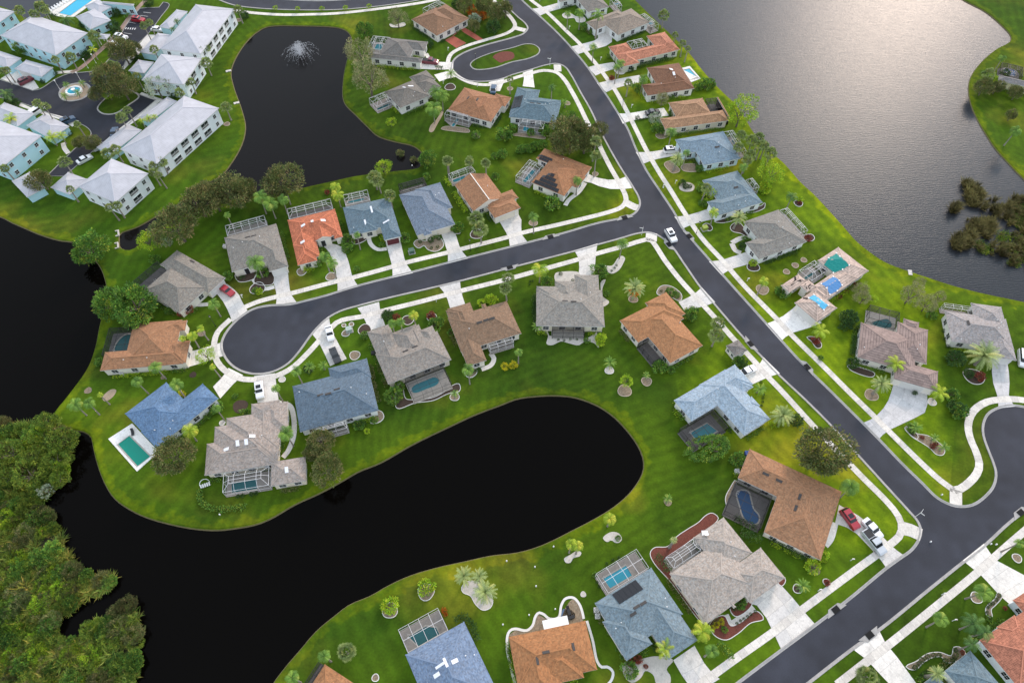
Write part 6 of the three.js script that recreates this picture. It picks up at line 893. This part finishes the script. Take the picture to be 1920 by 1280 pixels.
// ---------- cars ----------
const paint = (c) => new THREE.MeshPhysicalMaterial({ color: c, roughness: 0.35, metalness: 0.2, clearcoat: 0.8, clearcoatRoughness: 0.1 });
const tyreMat = std(lin(0.015, 0.015, 0.015), 0.9), rimMat = std(lin(0.45, 0.45, 0.46), 0.35, { metalness: 0.7 }), carGlass = std(lin(0.012, 0.015, 0.018), 0.08), lampMat = std(lin(0.75, 0.76, 0.78), 0.15), tailMat = std(lin(0.35, 0.01, 0.008), 0.25), bedMat = std(lin(0.03, 0.03, 0.032), 0.8), chromeMat = std(lin(0.5, 0.5, 0.5), 0.25, { metalness: 0.9 });
function extr(profile, width, bevel) { const s = new THREE.Shape(profile.map((p) => new THREE.Vector2(p[0], p[1]))), g = new THREE.ExtrudeGeometry(s, { depth: width - 2 * bevel, bevelEnabled: true, bevelThickness: bevel, bevelSize: bevel * 0.8, bevelSegments: 3, curveSegments: 6 }); g.translate(0, 0, -(width - 2 * bevel) / 2); return g; }
const CAR = {};
function carParts(t) {                                    // length along x, front at +x
  if (CAR[t]) return CAR[t];
  const S = { sedan: { L: 4.7, W: 1.82, hood: 0.92, belt: 0.95, top: 1.42, c: [-1.75, -1.0, 0.35, 1.1] }, suv: { L: 4.75, W: 1.9, hood: 1.08, belt: 1.12, top: 1.72, c: [-2.25, -1.85, 0.35, 1.05] }, van: { L: 5.1, W: 1.98, hood: 1.1, belt: 1.15, top: 1.9, c: [-2.45, -2.2, 0.9, 1.7] }, pickup: { L: 5.7, W: 1.98, hood: 1.15, belt: 1.18, top: 1.85, c: [-0.75, -0.45, 0.75, 1.45] } }[t], h = S.L / 2;
  const [c0, c1, c2, c3] = S.c, body = extr([[-h, 0.4], [-h + 0.05, S.belt - 0.12], [-h + 0.25, S.belt], [c3, S.belt], [h - 0.35, S.hood - 0.06], [h - 0.05, S.hood - 0.25], [h, 0.42], [h - 0.2, 0.28], [-h + 0.2, 0.28]], S.W, 0.12);
  const cab = extr([[c0, S.belt - 0.02], [c1, S.top - 0.03], [c2, S.top - 0.03], [c3, S.belt - 0.02]], S.W - 0.24, 0.14), roof = extr([[c1 + 0.02, S.top + 0.02], [c1 + 0.1, S.top + 0.1], [c2 - 0.05, S.top + 0.1], [c2 + 0.06, S.top + 0.02]], S.W - 0.22, 0.07);
  const pill = []; for (const s of [-1, 1]) { const z = s * (S.W / 2 - 0.15); pill.push(bar(V3(c0 + 0.04, S.belt, z), V3(c1 + 0.06, S.top - 0.06, z - s * 0.06), 0.09), bar(V3(c3 - 0.04, S.belt, z), V3(c2, S.top - 0.06, z - s * 0.06), 0.08), bar(V3((c1 + c2) / 2, S.belt, z), V3((c1 + c2) / 2, S.top - 0.06, z - s * 0.06), 0.09)); }
  const wx = S.L * 0.31, tyre = new THREE.TorusGeometry(0.25, 0.1, 8, 18), rim = new THREE.CylinderGeometry(0.2, 0.2, 0.16, 14); rim.rotateX(Math.PI / 2); tyre.scale(1, 1, 1.1);
  return CAR[t] = { S, h, body, cab, roof, pill: joined(pill), wx, tyre, rim, head: box(0.1, 0.14, 0.36), mirror: box(0.16, 0.14, 0.2), bumper: box(0.12, 0.16, S.W - 0.3), bed: t === 'pickup' ? joined([box(1.75, 0.06, S.W - 0.3, -h + 1.05, S.belt + 0.12, 0)]) : null };
}
function car(t, label, w, x, y, dx, dy, col) {
  const p = P(...w(x, y), 0.6), q = P(...w(x + dx, y + dy), 0.6), c = carParts(t), cat = { sedan: 'car', suv: 'car', van: 'van', pickup: 'pickup truck' }[t], g = thing({ sedan: 'parked_car', suv: 'parked_car', van: 'parked_van', pickup: 'pickup_truck' }[t], label, cat, p.x, p.z), m = paint(col), S = c.S;
  g.rotation.y = Math.atan2(-(q.z - p.z), q.x - p.x); g.position.y = 0.05;
  const b = mesh('body', c.body, m, g); mesh('windows', c.cab, carGlass, g); mesh('roof', c.roof, m, g); mesh('pillar', c.pill, m, g);
  for (const sx of [-1, 1]) for (const sz of [-1, 1]) { const wh = mesh('wheel', c.tyre, tyreMat, g); wh.position.set(sx * c.wx, 0.34, sz * (S.W / 2 - 0.1)); mesh('rim', c.rim, rimMat, wh); }
  for (const sz of [-1, 1]) { mesh('headlight', c.head, lampMat, g).position.set(c.h - 0.08, S.hood - 0.24, sz * (S.W / 2 - 0.3)); mesh('tail_light', c.head, tailMat, g).position.set(-c.h + 0.02, S.belt - 0.2, sz * (S.W / 2 - 0.28)); mesh('mirror', c.mirror, m, g).position.set(S.c[3] - 0.25, S.belt + 0.06, sz * (S.W / 2 + 0.06)); }
  for (const sx of [-1, 1]) mesh('bumper', c.bumper, bedMat, g).position.set(sx * (c.h - 0.02), 0.42, 0);
  if (c.bed) mesh('cargo_bed', c.bed, bedMat, g); if (t === 'suv') mesh('sunroof', box(1.0, 0.02, S.W - 0.75, -0.3, S.top + 0.165, 0), carGlass, g);
  return g;
}
const WH = lin(0.78, 0.78, 0.78), RD = lin(0.36, 0.012, 0.025), BK = lin(0.02, 0.022, 0.026), BL = lin(0.03, 0.07, 0.13), SV = lin(0.5, 0.53, 0.56), MR = lin(0.16, 0.015, 0.03);
car('suv', 'white car driving on the street just past the junction', win(800, 320), 1832, 488, 45, 72, WH); car('sedan', 'red car parked on the drive beside the turning circle', w2, 1698, 898, 55, 36, RD);
car('sedan', 'white car parked on the narrow drive by the turning circle', w7, 232, 498, 18, 75, WH); car('sedan', 'black car parked close to the slate blue roof', w7, 272, 665, 35, 80, BK); car('suv', 'white car parked nose up below the turning circle', w5, 1546, 606, 10, 100, WH);
car('suv', 'red car parked above the white car and pickup', wC, 615, 932, 85, 115, RD); car('sedan', 'white car parked beside the silver pickup', wC, 785, 1005, 95, 105, WH); car('pickup', 'silver pickup truck with dark bed cover near the corner', wC, 795, 1105, 105, 130, SV);
car('sedan', 'white car backing out of the pale blue house', w9, 650, 142, 70, -34, WH); car('sedan', 'black car on the drive of the sandy tile house', w13, 1055, 842, 80, -14, BK); car('suv', 'white car on the drive of the blue lake house', w13, 1195, 1127, 90, -8, WH);
car('pickup', 'dark red pickup truck on the white horseshoe driveway', w3, 1305, 462, 100, 10, MR); car('sedan', 'dark blue car tucked behind the tan pond house', w4, 422, 188, 6, -40, BL);
car('suv', 'bright red car in the striped parking lot', wc, 1035, 148, 80, 10, RD); car('suv', 'white car in the parking lot, nearest the hatched bay', wc, 905, 280, 80, 12, WH); car('sedan', 'white car at the lower end of the parking lot under a tree', wc, 855, 333, 70, 10, WH); car('sedan', 'white car nosed against the parking lot garage', wc, 1180, 220, 55, 6, WH); car('suv', 'maroon car on the pale apron beside the aqua garage', wc, 190, 605, 75, -36, MR); car('van', 'white van beside two palms near the white van garage', wc, 275, 835, 50, -34, WH); car('suv', 'dark blue car with pale roof rack by the curved lawn', wc, 505, 905, 55, -25, BL); car('sedan', 'dark blue car in the shade of the long carport lane', wc, 855, 990, 12, -50, BL); car('sedan', 'white car halfway into the lower carport', wc, 755, 1097, 50, -22, WH); car('sedan', 'white car at the bottom of the condominium lane', wc, 632, 1195, 50, -26, WH);
car('van', 'white van at the right photo edge above the cul-de-sac', w15, 1912, 850, 4, 60, WH);
// ---------- street furniture ----------
const poleMat = std(lin(0.015, 0.016, 0.017), 0.5), lanternGlass = std(lin(0.6, 0.58, 0.5), 0.3);
function lamp(x, y, label, mat = poleMat, H0 = 4.2) { const p = P(x, y), g = thing('street_lamp', label, 'street lamp', p.x, p.z, 'street lamps along the streets'); mesh('post', joined([cyl(0.12, 0.1, 0.5, 0, 0, 0), cyl(0.06, 0.045, H0 - 0.5, 0, 0.5, 0), bar(V3(0, H0 - 0.1, 0), V3(0.3, H0 - 0.1, 0), 0.05)]), mat, g); mesh('lantern', new THREE.CylinderGeometry(0.2, 0.13, 0.42, 8).translate(0, H0 + 0.2, 0), lanternGlass, g); mesh('lamp_cap', new THREE.ConeGeometry(0.27, 0.24, 8).translate(0, H0 + 0.52, 0), mat, g); }
lamp(892, 121, 'dark street lamp on the grassy island at the top loop'); lamp(882, 470, 'dark street lamp beside the north sidewalk of the cross street'); lamp(1306, 437, 'dark street lamp on the sidewalk opposite the junction'); lamp(1166, 209, 'dark street lamp on the lake row sidewalk near the sandy tile roof'); lamp(404, 612, 'dark street lamp beside the turning circle');
const WL = M.white; lamp(112, 168, 'white lamp at the left rim of the small roundabout', WL, 3.2); lamp(152, 153, 'white lamp at the upper rim of the small roundabout', WL, 3.2); lamp(180, 119, 'white lamp on the lawn beside the condominium walkway', WL, 3.2); lamp(165, 128, 'white lamp at the walkway mouth near the roundabout', WL, 3.2);
function signpost(x, y, turn, label) { const p = P(x, y), g = thing('street_sign', label, 'street sign', p.x, p.z); mesh('post', cyl(0.06, 0.06, 3, 0, 0, 0), M.white, g); mesh('sign_blade', box(1.0, 0.24, 0.04, 0.45, 2.85, 0, 0), std(lin(0.70, 0.71, 0.70), 0.5), g); mesh('sign_blade', box(0.04, 0.24, 1.0, 0, 2.58, 0.4), std(lin(0.70, 0.71, 0.70), 0.5), g); g.rotation.y = turn; }
signpost(1031, 124, 2.8, 'white street sign at the mouth of the top loop'); signpost(1203, 441, 2.9, 'white street sign at the cross street corner'); signpost(1716, 969, 0.8, 'white street sign at the lower right bend');
function mailbox(x, y, label) { const p = P(x, y), g = thing('mailbox', label, 'mailbox', p.x, p.z); mesh('post', joined([box(0.12, 1.15, 0.12, 0, 0.575, 0), bar(V3(0, 0.75, 0), V3(0.3, 1.05, 0), 0.07)]), M.white, g); mesh('box', new THREE.CapsuleGeometry(0.13, 0.32, 4, 10).rotateZ(Math.PI / 2).translate(0.15, 1.25, 0), M.white, g); mesh('flag', box(0.03, 0.16, 0.1, 0.1, 1.42, 0.13), tailMat, g); }
for (const [x, y, l] of [[1401, 527, 'storm damaged house'], [1266, 344, 'greyish teal house'], [1243, 352, 'greyish teal house drive'], [1067, 55, 'tan lake house'], [1126, 113, 'coral tile house'], [1184, 202, 'sandy tile house'], [818, 566, 'brown house'], [831, 157, 'grey skylight house'], [895, 163, 'tan pond house'], [840, 95, 'grey horseshoe house'], [1595, 1051, 'large copper house'], [1534, 1108, 'pinkish grey house'], [1786, 1164, 'corner tile house'], [1766, 1115, 'wide verge'], [454, 558, 'red car house'], [625, 500, 'red tile house'], [1012, 3, 'topmost lake house']]) mailbox(x, y, `white mailbox post nearest the ${l} on its street side`);
const drainMat = std(lin(0.006, 0.006, 0.006), 0.9);
function drain(x, y, label, w, ang) { const p = P(x, y), g = thing('storm_drain', label, 'storm drain', p.x, p.z); g.rotation.y = ang; mesh('apron', slab([V3(-2.6, 0, 0.5), V3(2.6, 0, 0.5), V3(1.3, 0, -0.75), V3(-1.3, 0, -0.75)], 0, 0.14), M.kerb, g); mesh('grate', joined([box(1.6, 0.12, 1.15, 0, 0.16, 0.02), ...[-0.6, -0.36, -0.12, 0.12, 0.36, 0.6].map((k) => box(0.06, 0.03, 0.9, k, 0.23, 0.02))]), drainMat, g); }
const roadAng = (a, b) => { const p = P(...a), q = P(...b); return Math.atan2(-(q.z - p.z), q.x - p.x); };
const angB = roadAng([800, 540], [1077, 469]), angM = roadAng([1315, 537], [1397, 633]), angC = roadAng([1595, 1125], [1440, 1242]);
drain(1032, 444, 'black storm drain on the north kerb of the cross street', null, angB); drain(956, 502, 'black storm drain on the south kerb of the cross street', null, angB + Math.PI); drain(1171, 408, 'black storm drain at the north corner of the junction', null, angB); drain(1254, 459, 'black storm drain beside the white car at the junction', null, angM + Math.PI); drain(1293, 443, 'black storm drain opposite the junction on the lake row verge', null, angM); drain(1514, 688, 'black storm drain on the verge near the mauve ribbed roof', null, angM); drain(1407, 645, 'black storm drain beside the tiny shed', null, angM + Math.PI); drain(1567, 1143, 'black storm drain on the upper kerb of the bottom street', null, angC + Math.PI); drain(1631, 1191, 'black storm drain on the lower kerb of the bottom street', null, angC); drain(1914, 961, 'black storm drain at the right photo edge', null, angC + Math.PI);
function cabinet(x, y, label, m) { const p = P(x, y), g = thing('utility_box', label, 'utility box', p.x, p.z); mesh('pad', box(1.9, 0.12, 1.7, 0, 0.06, 0), M.kerb, g); mesh('cabinet', box(1.4, 1.0, 1.2, 0, 0.6, 0), m, g); mesh('lid', box(1.5, 0.1, 1.3, 0, 1.15, 0), m, g); g.rotation.y = 0.3; }
cabinet(655, 620, 'pale green utility box on the small front lawn by the turning circle', std(lin(0.35, 0.42, 0.38), 0.6)); cabinet(772, 473, 'dark green utility box on the lawn between teal and blue grey roofs', std(lin(0.06, 0.12, 0.09), 0.6)); cabinet(1321, 430, 'small yellow green utility lid on the grey lake lawn', std(lin(0.22, 0.3, 0.03), 0.6));
// pairs of small white boundary markers and sprinkler heads on the grass
for (const [x, y, l] of [[412, 965, 'on the bank below the big arched white cage'], [950, 1052, 'near the bank above the terracotta roof'], [1005, 1099, 'on the lawn left of the turquoise pool cage'], [1041, 1142, 'between the two white tree beds'], [943, 1171, 'left of the white scalloped kerb'], [992, 1153, 'above the white scalloped kerb'], [1003, 1063, 'highest on the bank above the terracotta roof'], [1038, 1025, 'at the pond edge left of the lime palms'], [1745, 1016, 'on the verge at the right bend, left one'], [1766, 928, 'near the sidewalk tip at the right bend'], [1858, 1020, 'left one of a pair at the right edge verge'], [1868, 1021, 'right one of a pair at the right edge verge'], [1244, 352, 'on the verge by the greyish teal roof']]) { const p = P(x, y), g = thing('marker_post', `small white marker ${l}`, 'marker', p.x, p.z); mesh('post', cyl(0.16, 0.14, 0.35, 0, 0, 0, 10), M.white, g); mesh('cap', new THREE.SphereGeometry(0.17, 10, 6).translate(0, 0.36, 0), M.white, g); }
// the fountain
{ const c = P(563, 104, -0.4), g = thing('fountain', 'tall white water fountain spraying in the upper pond', 'fountain', c.x, c.z); g.position.y = -0.42; const b = []; const jet = (v, el, n, sp) => { for (let k = 0; k < n; k++) { const az = k / n * 6.283 + rr(-0.08, 0.08), e = el + rr(-0.05, 0.05), vv = v * rr(0.85, 1.08); for (let i = 0; i < 46; i++) { const t = rr(0.02, 1) * 2 * vv * Math.sin(e) / 9.8, s = new THREE.TetrahedronGeometry(0.04 + 0.09 * rnd(), 0), vy = vv * Math.sin(e) - 9.8 * t; s.scale(0.6, 1 + Math.abs(vy) * 0.18, 0.6); s.translate(vv * Math.cos(e) * t * Math.cos(az) + rr(-sp, sp), vv * Math.sin(e) * t - 4.9 * t * t, vv * Math.cos(e) * t * Math.sin(az) + rr(-sp, sp)); b.push(s); } } };
  jet(9.6, 1.46, 24, 0.28); jet(9.2, 1.32, 20, 0.2); jet(8.6, 1.12, 15, 0.14); jet(8.0, 0.85, 12, 0.13);
  mesh('water_spray', joined(b), new THREE.MeshPhysicalMaterial({ color: lin(0.85, 0.86, 0.88), roughness: 0.3, transparent: true, opacity: 0.55 }), g); mesh('nozzle', joined([cyl(0.5, 0.4, 0.35, 0, 0, 0, 14), cyl(0.12, 0.08, 0.5, 0, 0.3, 0)]), M.dark, g); }
// the small roundabout with its basin
{ const c = P(139, 172), g = thing('basin_fountain', 'round white basin of pale blue water on the small roundabout', 'fountain', c.x, c.z), ring = []; for (let i = 0; i < 36; i++) ring.push(V3(2.7 * Math.cos(i / 36 * 6.2832), 0, 2.4 * Math.sin(i / 36 * 6.2832))); const inr = ring.map((p) => p.clone().multiplyScalar(0.78)); mesh('rim', slab(ring, 0, 0.7, [inr]), M.white, g); mesh('water', sheet(inr.map((p) => p.clone().multiplyScalar(1.02)), 0.45), brightPool, g); mesh('pedestal', joined([cyl(0.45, 0.3, 0.9, 0, 0, 0, 12), new THREE.CylinderGeometry(0.7, 0.3, 0.25, 14).translate(0, 1, 0)]), M.white, g); struct('roundabout_mulch', slab(RONDEL.map((p) => p.clone().lerp(c, 0.14)), 0, 0.05), bedMats.sand); struct('traffic_island', lawnUV(sheet(RONDEL, 0.017)), M.kerb); }
// garden furniture
function chair(g0, x, y, turn, m, label, name = 'lounge_chair') { const p = P(x, y), g = thing(name, label, 'chair', p.x, p.z); g.rotation.y = turn; mesh('seat', joined([box(0.6, 0.06, 1.2, 0, 0.38, 0.2), ...[-0.2, 0, 0.2].map((k) => box(0.1, 0.03, 1.2, k, 0.42, 0.2))]), m, g); const b = mesh('backrest', box(0.6, 0.06, 0.75), m, g); b.position.set(0, 0.62, -0.65); b.rotation.x = 0.8; for (const sx of [-1, 1]) for (const z of [-0.3, 0.7]) mesh('leg', box(0.06, 0.38, 0.06, sx * 0.26, 0.19, z), m, g); return g; }
const blackF = std(lin(0.02, 0.02, 0.022), 0.6);
for (let i = 0; i < 9; i++) chair(null, 95 + i * 5.2, 20.5 - i * 2.9, 0.9, M.white, `${ORD[i]} of nine white lounge chairs along the lap pool deck`);
chair(null, 249, 812, 0.4, blackF, 'dark lounge chair at the upper corner of the green pool deck'); chair(null, 1066, 1146, 0.3, blackF, 'upper dark patio chair on the blue paving of the terracotta house'); chair(null, 1070, 1158, 1.9, blackF, 'lower dark patio chair on the blue paving of the terracotta house');
struct('patio', slab(line(pts(w11, [515,770, 545,725, 600,730, 635,760, 632,795, 565,832])), 0, 0.05), std(lin(0.10, 0.18, 0.32), 0.8, { map: tiled(concT, 2) }));
{ const h = H['terracotta bottom house'], c = P(...w11(488, 832), 2.6), g = thing('patio_roof', 'flat white patio roof at the back of the terracotta house', 'patio roof', c.x, c.z); g.rotation.y = h.th; mesh('roof_panel', box(5.0, 0.12, 1.9, 0, 2.6, 0), M.white, g); mesh('edge_rib', joined([-2, -1, 0, 1, 2].map((k) => box(0.06, 0.05, 1.88, k, 2.68, 0))), M.white, g); for (const x of [-2.4, 2.4]) mesh('post', box(0.12, 2.54, 0.12, x, 1.27, -0.85), M.white, g); }
function kerbStrip(w, list, label, wd = 0.42) { const l = curve(pts(w, list), 0.5), c = l[Math.floor(l.length / 2)].clone(), g = thing('garden_kerb', label, 'garden edging', c.x, c.z); mesh('kerb', sweep(loc0(c, l), false, [[-wd / 2, 0], [-wd / 2, 0.12], [wd / 2, 0.12], [wd / 2, 0]]), edgeMats.w, g); }
kerbStrip(w11, [188,1300, 165,1220, 150,1150, 128,1060, 122,1000, 128,920, 150,885, 185,875, 270,888, 315,850, 335,785, 360,755, 400,768, 440,800, 510,790, 530,700, 560,650, 620,642, 665,690, 690,760, 698,800], 'white scalloped kerb around the terracotta roof, left and upper side', 0.5); kerbStrip(w11, [722,815, 765,960, 800,1120, 830,1160, 880,1162, 918,1200, 905,1262, 880,1290], 'white curved kerb right of the terracotta roof', 0.5); bed('tan', 's', curve(pts(w11, [135,930, 200,880, 280,890, 325,850, 350,770, 420,800, 520,800, 560,720, 620,650, 680,740, 695,812, 400,880]), 0.5, true), 'tan mulch strip inside the white scalloped kerb');
{ const p = P(385, 909), g = thing('garden_arch', 'small white garden arch bench beside the big arched white cage', 'garden bench', p.x, p.z); g.rotation.y = 0.4; mesh('frame', new THREE.TorusGeometry(1.1, 0.07, 8, 18, Math.PI).rotateX(-Math.PI / 2 + 0.5).translate(0, 0.5, 0), M.white, g); mesh('seat', joined([-0.9, -0.45, 0, 0.45, 0.9].map((k) => box(0.3, 0.06, 0.9, k, 0.45, 0.25))), M.white, g); for (const x of [-1, 1]) mesh('leg', box(0.08, 0.45, 0.08, x, 0.22, 0.4), M.white, g); }
{ const p = P(...w10(808, 305), 0), c = H['pinkish grey house'], q = c.onRoof(808, 318); const wv = c.toWorld(q.x, 0, q.z), g = thing('satellite_dish', 'white satellite dish on the top edge of the pinkish grey roof', 'satellite dish', wv.x, wv.z); g.position.y = c.roofY(q.x, q.z); mesh('mast', cyl(0.05, 0.05, 0.5, 0, 0, 0), rimMat, g); const d = mesh('dish', new THREE.SphereGeometry(0.75, 18, 8, 0, 6.2832, 0, 0.85), M.white, g); d.position.set(0.1, 0.1, 0.1); d.rotation.x = Math.PI - 0.5; d.position.y = 1.1; mesh('base_board', box(1.3, 0.08, 1.1, 0, 0.05, 0), M.white, g); }
{ // culvert pipes between the two ponds
  for (const [x, y, l] of [[222, 437, 'upper'], [221, 460, 'lower']]) { const p = P(x, y), g = thing('culvert', `${l} pale concrete culvert end at the neck between the ponds`, 'culvert', p.x, p.z); mesh('headwall', joined([box(2.2, 0.5, 0.35, 0, 0.1, 0), box(0.3, 0.45, 0.9, -1, 0.05, 0.4), box(0.3, 0.45, 0.9, 1, 0.05, 0.4)]), M.walk2, g); mesh('pipe', new THREE.TorusGeometry(0.35, 0.08, 8, 16).translate(0, -0.15, 0.2), M.kerb, g); g.rotation.y = -1.2; } }
for (const [x, y, r, l] of [[428, 133, 0.4, 'upper pale outfall slab on the fountain pond bank'], [443, 193, 0.4, 'lower pale outfall slab on the fountain pond bank'], [1707, 511, 1.4, 'pale outfall slab on the lake bank']]) { const p = P(x, y), g = thing('outfall', l, 'outfall', p.x, p.z); mesh('slab', box(1.8, 0.16, 1.0, 0, 0.06, 0), M.walk2, g); mesh('pipe', new THREE.TorusGeometry(0.3, 0.08, 8, 14).translate(0, -0.1, 0.5), M.kerb, g); g.rotation.y = r; }
// air conditioner units beside the houses
for (const [w, x, y, l] of [[w5, 632, 466, 'white air conditioner below the brick orange roof'], [w5, 520, 485, 'grey air conditioner below the brick orange roof'], [w2, 1690, 575, 'white air conditioner left of the grey palm house'], [w14, 1010, 650, 'white air conditioner under the grey lake roof'], [w7, 560, 655, 'dark air conditioner left of the covered pool roof'], [w9, 600, 845, 'white air conditioner left of the large copper roof'], [w9, 565, 900, 'second white unit left of the large copper roof'], [w11, 790, 740, 'upper air conditioner left of the blue gold roof'], [w11, 800, 785, 'lower air conditioner left of the blue gold roof'], [w9, 640, 765, 'blue tub at the left tip of the large copper roof']]) { const p = P(...w(x, y)), g = thing('air_conditioner', l, l.includes('tub') ? 'tub' : 'air conditioner', p.x, p.z), m = l.includes('blue tub') ? std(lin(0.02, 0.08, 0.35), 0.5) : l.includes('dark') ? blackF : std(lin(0.6, 0.6, 0.58), 0.5); mesh('casing', box(0.95, 0.85, 0.95, 0, 0.45, 0), m, g); mesh('fan_grille', joined([new THREE.TorusGeometry(0.36, 0.03, 6, 18).rotateX(Math.PI / 2).translate(0, 0.89, 0), box(0.7, 0.02, 0.04, 0, 0.89, 0), box(0.04, 0.02, 0.7, 0, 0.89, 0)]), blackF, g); }
// ---------- low shrub rows along the house walls that the photograph sees ----------
{ const WALLDIR = ['right', 'lower right', 'lower', 'lower left', 'left'], used = {};
  for (const h of HOUSES) { if (h.cat || h.open || h.eave > 4) continue;
    for (const q of h.wings) for (const [ax, at, s, a0, a1] of [['z', q.wz0, -1, q.wx0, q.wx1], ['z', q.wz1, 1, q.wx0, q.wx1], ['x', q.wx0, -1, q.wz0, q.wz1], ['x', q.wx1, 1, q.wz0, q.wz1]]) {
      const nrm = ax === 'z' ? h.v.clone().multiplyScalar(s) : h.u.clone().multiplyScalar(s), m = (a0 + a1) / 2, wp = ax === 'z' ? h.toWorld(m, 0, at) : h.toWorld(at, 0, m);
      if (nrm.dot(camera.position.clone().sub(wp).setY(0)) < 0) continue;
      let run = []; const runs = [];
      for (let t = a0 + 0.3; t <= a1 - 0.3; t += 0.5) {
        const x = ax === 'z' ? t : at + s * 0.85, z = ax === 'z' ? at + s * 0.85 : t, w = h.toWorld(x, 0, z);
        const blocked = h.wings.some((o) => x > o.wx0 - 0.3 && x < o.wx1 + 0.3 && z > o.wz0 - 0.3 && z < o.wz1 + 0.3) || CAGES.some(([c, x0, x1, z0, z1]) => c.g === h.g && (() => { const cx = x, cz = z; return cx > x0 - 0.8 && cx < x1 + 0.8 && cz > z0 - 0.8 && cz < z1 + 0.8; })()) || PAVED.some((p) => inside(p, w.x, w.z)) || inside(ROAD, w.x, w.z);
        if (blocked) { if (run.length > 4) runs.push(run); run = []; } else run.push(w);
      }
      if (run.length > 4) runs.push(run);
      for (const r of runs) { if (rnd() < 0.12) continue; const from = Math.floor(rr(0, r.length * 0.25)), l = r.slice(from, Math.max(from + 4, Math.floor(r.length * rr(0.7, 1)))); if (l.length < 4) continue;
        const mid = l[Math.floor(l.length / 2)].clone(), a = toPx(mid), b = toPx(mid.clone().add(nrm)), dir = WALLDIR[Math.max(0, Math.min(4, Math.round(Math.atan2(b[1] - a[1], b[0] - a[0]) / (Math.PI / 4))))];
        const key = dir + h.n; used[key] = (used[key] ?? 0) + 1; if (used[key] > 2) continue;
        const g = thing('foundation_shrubs', `${used[key] > 1 ? 'second ' : ''}low shrub row along the ${dir} wall of the ${h.n}`, 'hedge', mid.x, mid.z), pal = pick(['dark', 'ficus', 'ficus', 'lime', 'oak']), L = new Leaves(pal);
        for (const p of l) { if (rnd() < 0.12) continue; const R = rr(0.35, 0.6), c = p.clone().sub(mid).add(V3(rr(-0.12, 0.12), R * 0.75, rr(-0.12, 0.12))); for (let k = 0; k < 40; k++) { const e = rndDir(); L.leaf(c.clone().addScaledVector(e, R * Math.cbrt(rnd())), e.add(V3(0, 0.6, 0)).normalize(), 0.26, 0.17, L.tint(0.3)); } }
        mesh('foliage', L.geo(), leafMat('bush'), g); mesh('stem', joined(l.filter((_, i) => i % 2 === 0).map((p) => cyl(0.05, 0.03, 0.5, p.x - mid.x, 0, p.z - mid.z, 5))), barkMat, g);
      } } } }
settleLabels();
for (const o of scene.children) if (o.userData.label && (o.userData.label.split(/\s+/).length > 16 || o.userData.label.split(/\s+/).length < 4)) console.log(o.name, o.userData.label);
{ const seen = {}; for (const o of scene.children) if (o.userData.label) { if (seen[o.userData.label]) console.log('DUP', o.name, o.userData.label); seen[o.userData.label] = 1; } }
renderer.render(scene, camera);
